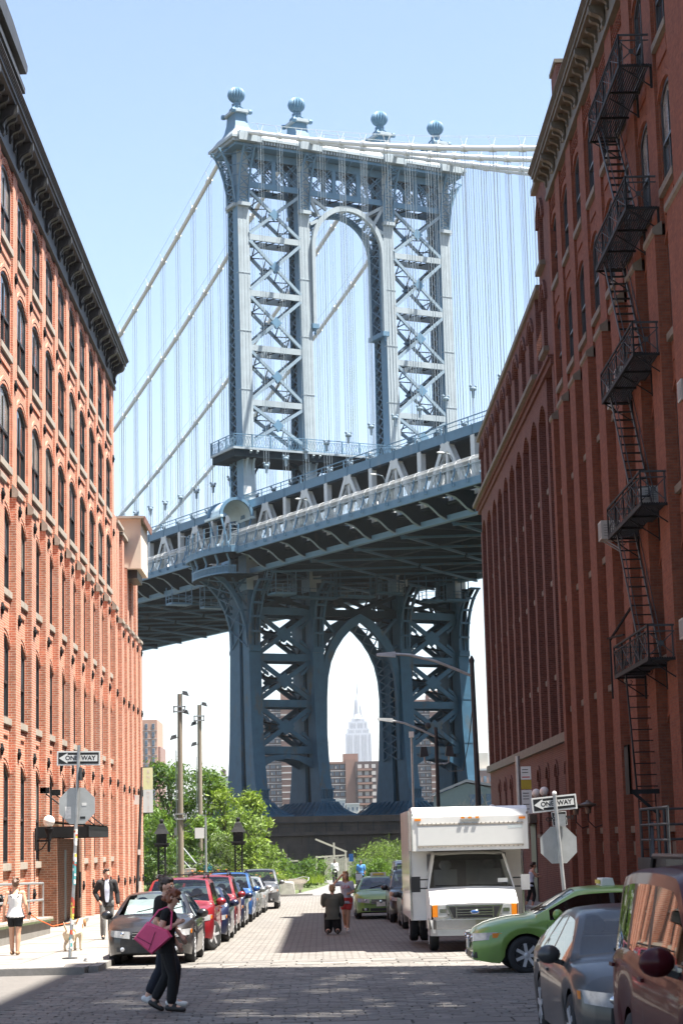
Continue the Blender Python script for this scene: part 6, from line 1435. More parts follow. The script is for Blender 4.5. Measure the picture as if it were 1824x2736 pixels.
    for k,nm in (('wfl','side_window'),('wfr','side_window'),('wbl','side_window'),('wbr','side_window')):
        if k in parts: merged(parts[k]).build(nm,glass_m,t,60)
    for k in ('pillarl','pillarr'):
        if k in parts: merged(parts[k]).build('door_pillar','black_trim',t,60)
    # underbody, cabin
    m = MB(); m.box(-L/2+.3,L/2-.3,-c['W']*.38,c['W']*.38,c['sill']+.02,c['sill']+.2)
    for a in ax: m.box(a-R_,a+R_,-c['W']*.36,c['W']*.36,c['sill'],r+R_*.9)
    m.build('underbody','under',t)
    bz = cr(c['belt'],0); m = MB(); m.box(c['rw'][0]+.3,c['ws'][1]-.25,-c['W']*.40,c['W']*.40,c['sill']+.1,bz-.28); m.hexa([(c['ws'][1]-.55,-c['W']*.4,bz-.4),(c['ws'][1]-.05,-c['W']*.4,bz-.4),(c['ws'][1]-.05,c['W']*.4,bz-.4),(c['ws'][1]-.55,c['W']*.4,bz-.4),(c['ws'][1]-.5,-c['W']*.4,bz-.04),(c['ws'][1]-.1,-c['W']*.4,bz-.08),(c['ws'][1]-.1,c['W']*.4,bz-.08),(c['ws'][1]-.5,c['W']*.4,bz-.04)]); m.build('dashboard','cabin',t)
    for s in (-1,1):
        m = MB(); y = s*c['W']*.2; m.hexa([(-.28,y-.24,bz-.4),(-.08,y-.24,bz-.4),(-.08,y+.24,bz-.4),(-.28,y+.24,bz-.4),(-.42,y-.2,bz+.18),(-.28,y-.2,bz+.18),(-.28,y+.2,bz+.18),(-.42,y+.2,bz+.18)]); m.ball((-.38,y,bz+.30),(.06,.14,.11),8,6); m.build('seat','seat_grey',t)
    m = MB(); m.hexa([(-1.3,-.6,bz-.4),(-1.1,-.6,bz-.4),(-1.1,.6,bz-.4),(-1.3,.6,bz-.4),(-1.42,-.55,bz+.14),(-1.3,-.55,bz+.14),(-1.3,.55,bz+.14),(-1.42,.55,bz+.14)]); m.build('rear_seat','seat_grey',t)
    m = MB(); sw = [(c['ws'][1]-.62+.07*math.sin(a),c['W']*.2+.17*math.cos(a),bz+.02+.15*math.sin(a)) for a in [2*math.pi*k/14 for k in range(15)]]; m.tube(sw,.016,5); m.build('steering_wheel','cabin',t)
    if shade:
        x0, x1 = c['ws'][1]-.16, c['ws'][0]+.12; w = c['W']*.36; m = MB(); m.hexa([(x0-.12,-w,bz+.02),(x0-.10,-w,bz+.02),(x0-.10,w,bz+.02),(x0-.12,w,bz+.02),(x1-.12,-w*.85,roofz-.14),(x1-.10,-w*.85,roofz-.14),(x1-.10,w*.85,roofz-.14),(x1-.12,w*.85,roofz-.14)]); m.build('sunshade','sunshade',t)
    # wheels
    tm, rm, dm_ = wheel_mesh(r, spokes)
    for i,a in enumerate(ax):
        for s in (-1,1):
            wd = bpy.data.objects.new('wheel', tm); C.objects.link(wd); wd.parent = t; wd.location = (a,s*(c['W']/2-.13),r); wd.rotation_euler = (0,random.uniform(0,1),(0 if s > 0 else math.pi)+(R(steer) if i == 0 else 0))
            for me,nm in ((rm,'rim'),(dm_,'wheel_shade')): z = bpy.data.objects.new(nm,me); C.objects.link(z); z.parent = wd
    # nose: grille, lamps, bumper intake, plate
    xe = L/2; zh = cr(c['top'],xe-.12); wn = cr(c['w'],xe-.06); zl = c['sill']+.06
    def nose_pt(y, z, o=.012):
        """point on the nose at lateral y"""
        y_ = min(abs(y), c['W']/2-.02); xx = xe
        for k in range(60):
            if cr(c['w'],xx)*.985 >= y_ : break
            xx -= .012
        return (xx+o, y, z)
    zc_ = zl+(zh-zl)*.62
    def patch(y0, y1, z0, z1, nm, mat, par=None, n=6, o=.014, sk=0):
        V = []; 
        for k in range(n+1):
            y = y0+(y1-y0)*k/n; e = sk*(k/n)
            a, b_ = nose_pt(y,z0+e,o), nose_pt(y,z1+e*.6,o); V += [a,b_,(a[0]-.08,a[1],a[2]),(b_[0]-.08,b_[1],b_[2])]
        F = []
        for k in range(n): a = 4*k; F += [(a,a+4,a+5,a+1),(a+2,a+3,a+7,a+6),(a+1,a+5,a+7,a+3),(a,a+2,a+6,a+4)]
        F += [(0,1,3,2),(4*n,4*n+2,4*n+3,4*n+1)]; m = MB(); m.add(V,F); return m.build(nm,mat,par or t,40)
    hw_ = c['W']/2
    for s in (-1,1):
        hl = patch(s*wn*.58,s*(hw_-.045),zc_-.035,zc_+.11,'headlight',lamps,n=8,sk=.06)
        patch(s*(hw_-.075),s*(hw_-.045),zc_+.05,zc_+.13,'indicator','amber',hl,n=2,o=.018)
        m = MB(); p = nose_pt(s*wn*.80,zc_+.06,.0); m.ball((p[0]-.01,p[1],p[2]),.05,10,6); m.build('bulb','chrome',hl,60)
        patch(s*wn*.62,s*wn*.98,zl+.03,zl+.13,'fog_recess','black_trim',n=3,o=.006); p = nose_pt(s*wn*.8,zl+.08,.012); m = MB(); m.lathe([(.045,-.02),(.045,.006),(.02,.012)],10,p,'x'); m.build('fog_lamp','lamp_glass',t)
    gr = patch(-wn*.50,wn*.50,zc_-.06,zc_+.10,'grille','black_trim',n=4)
    for k in range(3): patch(-wn*.50,wn*.50,zc_-.04+k*.052,zc_-.026+k*.052,'grille_bar','chrome' if chrome_grille else 'black_trim',gr,n=4,o=.02)
    m = MB(); p = nose_pt(0,zc_+.02,.03); m.lathe([(.055,-.01),(.055,.01),(.01,.014)],12,p,'x'); m.build('badge','chrome',gr)
    patch(-wn*.55,wn*.55,zl+.02,zl+.12,'air_intake','black_trim',n=4,o=.008)
    m = MB(); p = nose_pt(0,zl+.2,.03); m.box(p[0]-.01,p[0]+.008,-.155,.155,p[2]-.02,p[2]+.13); m.build('licence_plate','plate',t)
    patch(-hw_+.06,hw_-.06,zl+.30 if zc_-zl > .36 else zl+.24,zl+.31 if zc_-zl > .36 else zl+.25,'bumper_seam','black_trim',n=12,o=.004)
    # mirrors, handles, seams, wipers
    mx = c['glass'][1]-.12; mz = cr(c['belt'],mx)
    for s in (-1,1):
        m = MB(); q_ = 1.12 if kind == 'minivan' else 1.; m.ball((mx,s*(c['W']/2+.10*q_),mz+.09*q_),(.09*q_,.125*q_,.095*q_),12,8); mo = m.build('wing_mirror',pm if not detail or kind != 'sedan' else pm,t,70); m = MB(); m.beam((mx,s*(c['W']/2-.05),mz+.0),(mx,s*(c['W']/2+.08),mz+.04),.05,.05); m.build('mirror_arm','black_trim',mo)
        if detail:
            for xd in (c['pil'][0]-.02,c['glass'][1]+.05):
                m = MB(); 
                for k in range(5):
                    P = sec(xd); z0, z1 = P[0][1]+(P[3][1]-P[0][1])*k/5, P[0][1]+(P[3][1]-P[0][1])*(k+1)/5
                    yy = lambda z: cr([(P[0][1],P[0][0]),(P[1][1],P[1][0]),(P[2][1],P[2][0]),(P[3][1],P[3][0])],z)+.003
                    m.add([(xd-.005,s*yy(z0),z0),(xd+.005,s*yy(z0),z0),(xd+.005,s*yy(z1),z1),(xd-.005,s*yy(z1),z1)],[(0,1,2,3)])
                m.build('door_seam','black_trim',t)
            for xh in (c['pil'][0]-.02+.16-.0,c['glass'][0]+.35): m = MB(); m.box(xh-.3,xh-.12,s*(c['W']/2-.01),s*(c['W']/2+.02),cr(c['belt'],xh)-.16,cr(c['belt'],xh)-.13); m.build('door_handle',pm,t)
    for s in (-.35,.15):
        x0, x1 = c['ws'][1]-.05, c['ws'][1]-.2; m = MB(); m.beam((x0,s,cr(c['top'],x0)+.02),(x1,s+.45,cr(c['top'],x1)+.035),.012,.02); m.build('wiper','black_trim',t)
    m = MB(); x0 = c['ws'][1]-.16; m.hexa([(x0-.01,-.56,cr(c['top'],x0)+.022),(x0+.05,-.56,cr(c['top'],x0+.05)+.022),(x0+.05,-.42,cr(c['top'],x0+.05)+.022),(x0-.01,-.42,cr(c['top'],x0)+.022),(x0-.09,-.56,cr(c['top'],x0-.09)+.026),(x0-.088,-.56,cr(c['top'],x0-.09)+.026),(x0-.088,-.42,cr(c['top'],x0-.09)+.026),(x0-.09,-.42,cr(c['top'],x0-.09)+.026)]); m.build('permit_sticker','sign_white',t) if group == GL else None
    if rack:
        for s in (-1,1):
            m = MB(); y = s*c['wr']*.88; m.tube([(-1.6,y,cr(c['top'],-1.6)+.0),(-1.5,y,roofz+.08),(.0,y,roofz+.085),(.15,y,roofz-.0)],.025,6); m.build('roof_rail','black_trim',t)
        for xx in (-1.2,-.2): m = MB(); m.beam((xx,-c['wr']*.9,roofz+.08),(xx,c['wr']*.9,roofz+.08),.05,.03); m.build('cross_bar','black_trim',t)
    # tail lamps
    for s in (-1,1): m = MB(); m.box(-L/2-.01,-L/2+.1,s*c['W']*.28,s*c['W']*.42,zc_+.05,zc_+.3); m.build('tail_lamp','sign_red',t)
    if roof_sign:
        m = MB(); m.prism([(-.12,0),(.12,0),(.09,.13),(-.09,.13)],lambda a,b_,q:(a-.15,q,b_+roofz+.012),-.28,.28); rs_ = m.build('roof_sign','sign_white',t)
        m = MB(); m.box(-.045+.015,-.02+.02,-.2,.2,roofz+.05,roofz+.11); m.build('sign_panel','sticker_yellow',rs_)
    return t
def cz(y): return G(y)
FACE = R(-90)   # nose towards the camera
GL = 'cars parked along the sunlit kerb'; GR = 'cars parked along the shaded kerb'
random.seed(21)
def park(name, label, kind, pm, x, yfront, group, **k):
    L = CARS[kind]['L']; y = yfront+L/2; t = car(name,label,kind,pm,(x,y,cz(y)),FACE,group=group,**k); a = (cz(yfront)-cz(yfront+L))/L; t.rotation_euler = (0,math.atan(-a),FACE); return t
park('parked_car','black sedan with a silver sunshade, nearest in the row on the sunlit kerb','sedan','paint_black',-3.50,40.6,GL,shade=True,spokes=10)
park('parked_car','bright red SUV with turned front wheel right behind the black sedan','suv','paint_red',-3.45,47.0,GL,steer=-28,rack=True,spokes=5)
park('parked_car','dark sedan squeezed between the two red SUVs','sedan','paint_navy',-3.35,52.6,GL,spokes=7,detail=False)
park('parked_car','darker red SUV, second red car of the row','suv','paint_red_b',-3.40,58.2,GL,rack=True,detail=False)
park('parked_car','navy sedan just ahead of the bright blue SUV','sedan','paint_navy',-3.35,63.6,GL,detail=False)
park('parked_car','bright blue SUV in the middle of the row','suv','paint_blue',-3.30,69.2,GL,rack=True,detail=False)
park('parked_car','grey green sedan behind the bright blue SUV','sedan','paint_greygreen',-3.25,75.0,GL,detail=False)
park('parked_car','silver sedan near the far end of the row','sedan','paint_silver',-3.15,80.6,GL,detail=False)
park('parked_car','dark grey SUV at the far end of the row by the bench','suv','paint_grey',-2.75,86.5,GL,detail=False)
park('parked_car','black sedan hidden close behind the white truck','sedan','paint_black',3.35,53.6,GR,detail=False)
park('parked_car','dark sedan with a shiny bonnet, second behind the white truck','sedan','paint_bronze',3.25,59.0,GR,detail=False)
park('parked_car','black SUV with roof rails, third behind the white truck','suv','paint_black',3.10,64.9,GR,rack=True,detail=False)
park('parked_car','pale grey van with a wide windshield at the end of the shaded row','van','paint_silver',3.75,76.0,GR,detail=False)
park('taxi','lime green taxi driving towards us past the shaded cars','sedan','paint_taxi',2.05,69.6,None,cat='taxi',roof_sign=1,detail=False)
t = car('taxi','lime green taxi turning out of the side street in front of the white truck','sedan','paint_taxi',(4.88,35.45,cz(35.4)),R(180+1.5),cat='taxi',roof_sign=1,spokes=7,lamps='lamp_glass',glass_m='tint_glass')
t = park('parked_car','bronze grey sedan parked behind the burgundy minivan, near the camera','sedan','paint_bronze',3.37,19.7,'cars nearest the camera',spokes=7); t.scale = (1,1,1.03)
t = park('parked_car','burgundy minivan with roof rails, nearest car to the camera','minivan','paint_burgundy',3.60,13.6,'cars nearest the camera',rack=True,glass_m='tint_glass'); t.scale = (1,1,1.055)

# ---- white box truck facing the camera (local: x right as seen, y away, z up)
T = thing('box_truck', 'white box truck with cab-over attic parked facing the camera', 'truck', (3.32,43.6,cz(44.5)))
BW = 1.28
m = MB(); m.box(-BW,BW,2.1,6.9,.62,3.1); m.build('cargo_box','paint_white',T)
m = MB(); P_ = [(.55,2.18),(.55,2.92),(.62,3.06),(.8,3.14),(2.098,3.14),(2.098,2.18)]; m.prism(P_,lambda a,b_,t_:(t_,a,b_),-BW,BW); at_ = m.build('attic','paint_white',T)
m = MB(); m.box(-BW+.12,BW-.12,.535,.549,2.30,2.72); m.build('attic_panel','sign_white',at_)
for z in (2.74,2.26): m = MB(); m.box(-BW+.1,BW-.1,.53,.549,z,z+.03); m.build('attic_trim','stone_sill',at_)
m = MB()
for k in range(24): x = -1.15+k*.1; m.box(x-.012,x+.012,.528,.534,2.25,2.27); m.box(x-.012,x+.012,.528,.534,2.765,2.785)
struct(m.build('rivet_row','chrome',at_),'stuff')
for s in (-1,1):
    m = MB(); m.box(s*BW-.03,s*BW+.03,.56,.62,2.18,3.0); m.build('corner_trim','chrome',at_); m = MB(); m.box(s*(BW-.12)-.07,s*(BW-.12)+.07,.528,.55,2.84,2.89); m.build('marker_lamp','amber',at_)
    m = MB(); m.box(s*BW-.02,s*BW+.02,2.08,2.16,.62,3.1); m.build('corner_trim','chrome',T)
m = MB(); m.box(-.21,.21,.52,.548,2.83,2.87); m.build('lamp_bar','chrome',at_)
for x in (-.16,0,.16): m = MB(); m.box(x-.04,x+.04,.50,.53,2.872,2.92); m.build('marker_lamp','amber',at_)
text_mesh('DEIANA',.09,'lettering','banner_blue',at_,face(1.0,.532,2.67),.0005)
# cab
for lx,(pts_,nm,mat) in enumerate(()): pass
cab = MB()
prof = [(.10,.80),(.06,1.02),(.16,1.10),(.75,1.34),(.80,1.36),(1.42,2.06),(1.6,2.14),(2.09,2.16)]   # (y,z) centre line bonnet -> roof
wid =  [.90,.93,.94,.96,.97,.80,.76,.76]
V = []; F = []
for (y,z),w in zip(prof,wid): V += [(-w,y,z),(-w*.5,y-.03,z+.02),(0,y-.04,z+.03),(w*.5,y-.03,z+.02),(w,y,z)]
for i in range(len(prof)-1):
    for j in range(4):
        if i == 4 and True: continue
        a = 5*i+j; F.append((a,a+1,a+6,a+5))
cab.add(V,F)
for s in (-1,1):   # cab sides
    cab.prism([(.10,.45),(.10,.80),(.06,1.02),(.16,1.10),(.80,1.36),(2.09,1.40),(2.09,.45)],lambda a,b_,t_:(s*(.955+.02*t_),a,b_),-.5,0)
    cab.hexa([(s*.97,.80,1.34),(s*.97,.88,1.34),(s*.93,.88,1.34),(s*.93,.80,1.34),(s*.82,1.42,2.08),(s*.82,1.52,2.08),(s*.76,1.52,2.08),(s*.76,1.42,2.08)])
    cab.hexa([(s*.97,1.75,1.38),(s*.97,2.09,1.38),(s*.9,2.09,1.38),(s*.9,1.75,1.38),(s*.8,1.75,2.14),(s*.8,2.09,2.14),(s*.7,2.09,2.14),(s*.7,1.75,2.14)])
cab.box(-.9,.9,.12,.3,.45,.8)
cb_ = cab.build('cab','paint_white',T,30)
m = MB(); V = []
for (y,z),w in zip(prof[4:6],(.93,.77)): V += [(-w,y+.01,z+.01),(-w*.5,y-.02,z+.03),(0,y-.03,z+.035),(w*.5,y-.02,z+.03),(w,y+.01,z+.01)]
m.add(V,[(j,j+1,j+6,j+5) for j in range(4)]); m.build('windshield','car_glass',T,60)
m = MB(); 
for (j0,j1) in ((0,1),): m.hexa([(-.80,1.33,1.955),(.80,1.33,1.955),(.80,1.36,1.96),(-.80,1.36,1.96),(-.77,1.435,2.085),(.77,1.435,2.085),(.77,1.46,2.07),(-.77,1.46,2.07)])
m.build('sun_strip','black_trim',T)
m = MB(); m.box(-.9,.9,.84,.95,1.28,1.36); m.build('cowl','black_trim',T)
m = MB(); m.box(-.88,.88,.95,1.3,1.1,1.37); m.box(-.9,.9,2.0,2.08,.7,2.1); m.box(-.9,.9,1.0,2.0,.7,.9); m.build('dashboard','cabin',T)
for s in (-1,1): m = MB(); m.box(s*.5-.26,s*.5+.26,1.75,1.9,1.0,1.75); m.ball((s*.5,1.82,1.85),(.15,.06,.12),8,6); m.build('seat','seat_grey',T)
m = MB(); m.box(-.02,.45,1.98,1.995,1.15,2.0); m.build('cab_back_panel','seat_grey',T)
for x0,x1 in ((-.8,.05),(-.05,.75)): m = MB(); m.beam((x0,.80,1.42),(x1,.86,1.40 if x0 < -.5 else 1.39),.02,.025); m.build('wiper','black_trim',T)
m = MB(); m.box(.60,.82,.855,.86,1.46,1.55); m.build('permit_sticker','sign_white',T)
# grille, lamps, bumper
m = MB(); m.prism([(-.62,1.0),(.62,1.0),(.50,.70),(-.50,.70)],lambda a,b_,t_:(a,t_,b_),.02,.12); gr_ = m.build('grille_surround','chrome',T)
m = MB(); m.prism([(-.56,.97),(.56,.97),(.46,.735),(-.46,.735)],lambda a,b_,t_:(a,t_,b_),.008,.019); m.build('grille','black_trim',gr_)
for z in (.79,.84,.90): m = MB(); m.box(-.42,.42,-.004,.007,z,z+.022); m.build('grille_bar','chrome',gr_)
for x in (-.40,.40): m = MB(); m.box(x-.015,x+.015,-.003,.006,.74,.965); m.build('grille_bar','chrome',gr_)
m = MB(); m.ball((0,-.006,.855),(.085,.012,.035),14,8); m.build('badge','paint_blue',gr_,60); m = MB(); m.ball((0,-.002,.855),(.10,.01,.045),14,8); m.build('badge_rim','chrome',gr_,60)
for s in (-1,1):
    m = MB(); m.box(s*.60,s*.80,.03,.12,.76,1.0); hl = m.build('headlight','lamp_glass',T); m = MB(); m.box(s*.62,s*.76,.024,.029,.85,.93); m.build('bulb','chrome',hl); m = MB(); m.box(s*.805,s*.92,.03,.2,.76,1.01); m.build('indicator','amber',T)
m = MB(); m.prism([(-.98,.70),(-.92,.42),(.92,.42),(.98,.70)],lambda a,b_,t_:(a,t_,b_),.0,.2); m.build('valance','paint_white',T)
m = MB(); V=[]
bp = [(-1.02,.35),(-1.0,.08),(-.85,-.06),(0,-.12),(.85,-.06),(1.0,.08),(1.02,.35)]
m.strip([(a,b_) for a,b_ in bp],[(a*.96,b_+.05) for a,b_ in bp],lambda a,b_,t_:(a,b_,t_),.50,.70); m.build('bumper','chrome',T,30)
m = MB(); m.strip([(a*.97,b_+.02) for a,b_ in bp],[(a*.93,b_+.08) for a,b_ in bp],lambda a,b_,t_:(a,b_,t_),.36,.498); m.build('bumper_apron','paint_silver',T,30)
m = MB(); m.box(-.16,.16,-.14,-.125,.37,.49); m.build('licence_plate','plate',T); m = MB(); m.box(-.3,.3,-.08,-.06,.515,.56); m.build('bumper_slot','black_trim',T)
# mirrors, wheels, chassis
for s in (-1,1):
    m = MB(); m.box(s*1.22-.10,s*1.22+.10,.92,1.0,1.28,1.62); mm_ = m.build('wing_mirror','black_trim' if s < 0 else 'paint_white',T); m = MB(); m.beam((s*.95,1.0,1.55),(s*1.2,.97,1.55),.03,.03); m.beam((s*.96,1.0,1.36),(s*1.2,.97,1.36),.03,.03); m.build('mirror_arm','black_trim',mm_)
tm, rm, dm_ = wheel_mesh(.37, 8)
for (x,y) in ((-.86,1.0),(.86,1.0),(-1.09,5.5),(1.09,5.5),(-.83,5.5),(.83,5.5)):
    wd = bpy.data.objects.new('wheel',tm); C.objects.link(wd); wd.parent = T; wd.location = (x,y,.37); wd.rotation_euler = (0,0,R(90) if x < 0 else R(-90))
    z = bpy.data.objects.new('rim',rm); C.objects.link(z); z.parent = wd
m = MB(); m.box(-.5,.5,.4,6.8,.42,.6); m.build('chassis','under',T); m = MB(); m.box(-.75,.75,.35,1.6,.42,.9); m.build('engine_bay','under',T)
# ------------------------------------------------------------------ people and a dog
def cloth(name, col, var=.15, rough=.85, scale=14): return plain(name, col, rough, var=var, scale=scale*.35, bmp=.55, obj=True)
plain('skin_pale', (.62,.36,.26), .5, var=.08, scale=9, obj=True); plain('skin_tan', (.56,.31,.20), .5, var=.08, scale=9, obj=True); plain('skin_dark', (.10,.05,.032), .5, var=.1, scale=9, obj=True); plain('skin_mid', (.30,.16,.10), .5, var=.1, scale=9, obj=True)
plain('hair_dark', (.030,.018,.012), .5, var=.4, scale=30, obj=True); plain('hair_brown', (.095,.05,.03), .5, var=.4, scale=30, obj=True); plain('hair_red', (.17,.048,.018), .45, var=.4, scale=30, obj=True); plain('hair_blond', (.30,.18,.085), .5, var=.35, scale=30, obj=True)
cloth('cloth_black', (.007,.007,.008)); cloth('cloth_navy', (.009,.012,.022)); cloth('cloth_white', (.72,.70,.67), .06); cloth('cloth_blazer', (.018,.018,.020)); cloth('cloth_shirt', (.55,.60,.72), .06); cloth('jean_grey', (.16,.16,.155), .3); cloth('cloth_olive', (.085,.085,.065)); cloth('cloth_red', (.55,.05,.045)); cloth('cloth_greyblue', (.42,.44,.50), .2, scale=7); cloth('cloth_teal', (.03,.32,.42)); cloth('cloth_blue', (.06,.20,.50)); cloth('cloth_cream', (.62,.58,.48)); cloth('shorts_khaki', (.20,.15,.10)); plain('shoe_white', (.70,.70,.68), .6, obj=True); plain('shoe_dark', (.02,.018,.017), .5, obj=True); plain('sandal_tan', (.30,.17,.09), .6, obj=True); plain('bag_pink', (.78,.085,.22), .45, var=.08, scale=3, obj=True, bmp=.08); plain('bag_seam', (.16,.012,.05), .6, obj=True); plain('fur_cream', (.62,.52,.38), .9, var=.15, scale=5, obj=True, bmp=.3); plain('fur_tan', (.30,.15,.06), .9, var=.2, scale=6, obj=True); plain('leash_orange', (.75,.14,.03), .6, obj=True); plain('lens_black', (.006,.006,.007), .15, obj=True)
DEF = dict(pel=(0,0,.95), wst=(0,0,1.09), chs=(.0,0,1.29), nek=(0,0,1.47), hed=(.025,0,1.63), shL=(0,.185,1.42), elL=(-.02,.235,1.14), wrL=(.05,.235,.89), shR=(0,-.185,1.42), elR=(-.02,-.235,1.14), wrR=(.05,-.235,.89), hiL=(0,.09,.93), knL=(.02,.10,.50), anL=(-.02,.10,.085), hiR=(0,-.09,.93), knR=(.02,-.10,.50), anR=(-.02,-.10,.085))
def fuse(mb, name, mat, parent, voxel, smooth=4):
    me = bpy.data.meshes.new(name); me.from_pydata(mb.v, [], mb.f); o = bpy.data.objects.new(name, me)
    r_ = o.modifiers.new('r','REMESH'); r_.mode = 'VOXEL'; r_.voxel_size = voxel
    s_ = o.modifiers.new('s','SMOOTH'); s_.factor = .5; s_.iterations = smooth
    out = evaluated_mesh(o); bpy.data.meshes.remove(me)
    out.materials.clear(); out.materials.append(M[mat]); out.polygons.foreach_set('use_smooth',[True]*len(out.polygons)); out.name = name; return link(out, name, parent)
def limb(mb, P, rr):
    """capped tapered tube through points, with rounded ends"""
    P = [Vector(p) for p in P]; Q = []; q = []
    d0 = (P[0]-P[1]).normalized(); d1 = (P[-1]-P[-2]).normalized()
    for k in (1.,.75,.4): Q.append(P[0]+d0*rr[0]*k); q.append(rr[0]*math.sqrt(max(.04,1-k*k)))
    for i,p in enumerate(P):
        Q.append(p); q.append(rr[i])
        if i < len(P)-1:
            for f in (.33,.66): Q.append(P[i].lerp(P[i+1],f)); q.append(rr[i]+(rr[i+1]-rr[i])*f)
    for k in (.4,.75,1.): Q.append(P[-1]+d1*rr[-1]*k); q.append(rr[-1]*math.sqrt(max(.04,1-k*k)))
    mb.tube(Q, q, 10)
def loft(mb, S, n=16, ang=None):
    """S: (centre, depth radius x, width radius y[, yaw])"""
    V = []; F = []
    for c,rx,ry in S:
        for j in range(n): t = 2*math.pi*j/n; V.append((c[0]+rx*math.cos(t),c[1]+ry*math.sin(t),c[2]))
    for i in range(len(S)-1):
        for j in range(n): F.append((i*n+j,i*n+(j+1)%n,(i+1)*n+(j+1)%n,(i+1)*n+j))
    F += [tuple(range(n-1,-1,-1)),tuple(range((len(S)-1)*n,len(S)*n))]; mb.add(V,F)
def lerp3(a, b_, t): return tuple(a[i]+(b_[i]-a[i])*t for i in range(3))
def person(label, loc, rz, h=1.75, pose=None, skin='skin_pale', hair=None, hairkind='short', tops=(), legs=(), shoes='shoe_dark', vox=.016, fem=False, headturn=0, nod=0, hands=True, shoe_h=1, extra_cat=None, group=None):
    k = h/1.75; J = dict(DEF); J.update(pose or {}); J = {a:tuple(x*k for x in v) for a,v in J.items()}
    t = thing('person', label, 'person', loc, rz, group)
    sw = .92 if fem else 1.0
    def torso(g=0., lo=True, top=True):
        S_ = []
        c, w_, p, n_ = J['chs'], J['wst'], J['pel'], J['nek']
        S_ += [((p[0],p[1],p[2]-.10*k),.085*k+g,.13*k+g),((p[0]-.005,p[1],p[2]-.03*k),.112*k+g,(.168 if fem else .158)*k+g),((p[0],p[1],p[2]+.05*k),.11*k+g,.158*k+g),((w_[0],w_[1],w_[2]),.098*k+g,(.128 if fem else .142)*k+g),(lerp3(w_,c,.55),.108*k+g,.150*k*sw+g),((c[0]+(.012 if fem else 0),c[1],c[2]),(.128 if fem else .118)*k+g,.168*k*sw+g),((c[0],c[1],c[2]+.09*k),.105*k+g,.17*k*sw+g),((n_[0],n_[1],n_[2]-.045*k),.072*k+g,.12*k*sw+g),((n_[0],n_[1],n_[2]),.055*k+g,.065*k+g)]
        return S_
    b = MB(); loft(b, torso())
    # neck and head
    hd = Vector(J['hed']); nk = Vector(J['nek']); limb(b,[nk-Vector((0,0,.03*k)),hd-Vector((.01*k,0,.06*k))],[.055*k,.050*k])
    hm = MB(); hm.ball((0,0,.02*k),(.098*k,.076*k,.112*k),16,12); hm.ball((.03*k,0,-.055*k),(.058*k,.052*k,.06*k),12,8); hm.ball((.055*k,0,-.088*k),(.03*k,.03*k,.025*k),8,6)
    limb(hm,[(.088*k,0,.018*k),(.112*k,0,-.022*k)],[.008*k,.016*k])
    for s in (-1,1): hm.ball((-.005*k,s*.078*k,-.005*k),(.022*k,.012*k,.034*k),8,6)
    Rm = Matrix.Rotation(headturn,3,'Z') @ Matrix.Rotation(nod,3,'Y'); hm.v = [tuple(hd+Rm@Vector(v)) for v in hm.v]; b.add(hm.v,hm.f)
    def hpt(x,y,z): return hd+Rm@Vector((x*k,y*k,z*k))
    def arm(s,g=0.,to=1.,mb=b):
        S_, E_, W_ = J['sh'+s],J['el'+s],J['wr'+s]; rr = [(.058 if not fem else .05)*k+g,.045*k+g,.040*k+g,.030*k+g]
        if to <= .5: limb(mb,[S_,lerp3(S_,E_,to*2)],[rr[0]+.012*k,rr[1]+.008*k])
        else: limb(mb,[S_,E_,lerp3(E_,W_,(to-.5)*2)],[rr[0]+.006*k,rr[1],rr[1]+(rr[3]-rr[1])*(to-.5)*2+g*.3])
        limb(mb,[(J['chs'][0]*.4+S_[0]*.6,S_[1]*.35,S_[2]-.02*k),S_],[.07*k+g,.062*k+g])
    def leg(s,g=0.,fr=0.,to=1.,mb=b,flare=0.):
        H_, K_, A_ = J['hi'+s],J['kn'+s],J['an'+s]; r0,r1,r2,r3 = .092*k+g,.06*k+g,.058*k+g,.042*k+g+flare
        if to <= .5: limb(mb,[H_,lerp3(H_,K_,to*2)],[r0,r0+(r1-r0)*to*2])
        else:
            e = (to-.5)*2; limb(mb,[H_,lerp3(H_,K_,.5),K_,lerp3(K_,A_,.35),lerp3(K_,A_,e)],[r0,r0*.86,r1,r2+.004*k,r2+(r3-r2)*e])
    for s in 'LR':
        arm(s); leg(s)
        if hands:
            E_, W_ = Vector(J['el'+s]),Vector(J['wr'+s]); d = (W_-E_).normalized(); sd = 1 if s == 'L' else -1
            side = Vector((1,0,0)) if abs(d.x) < .75 else Vector((0,0,1)); side = (side-d*side.dot(d)).normalized(); nrm_ = d.cross(side)*sd
            pm_ = W_+d*.055*k; q = MB(); limb(q,[W_,W_+d*.085*k],[.027*k,.034*k]); 
            for f,(o,L_) in enumerate(((-.028,.062),(-.010,.074),(.009,.070),(.027,.055))):
                a = W_+d*.085*k+side*o*k; m1 = a+d*L_*.5*k+nrm_*.006*k*-sd; e_ = m1+d*L_*.42*k-nrm_*.028*k*sd*sd; limb(q,[a,m1,e_],[.0095*k,.0092*k,.008*k])
            a = W_+d*.03*k+side*.028*k; limb(q,[a,a+d*.035*k+side*.026*k,a+d*.065*k+side*.03*k],[.012*k,.0105*k,.009*k]); b.add(q.v,q.f)
        A_ = Vector(J['an'+s]); K_ = Vector(J['kn'+s]); toe = J.get('to'+s,(A_.x+.17*k,A_.y,A_.z-.045*k)); limb(b,[A_,lerp3(A_,toe,.5),toe],[.04*k,.034*k,.026*k])
    body = fuse(b,'body',skin,t,vox)
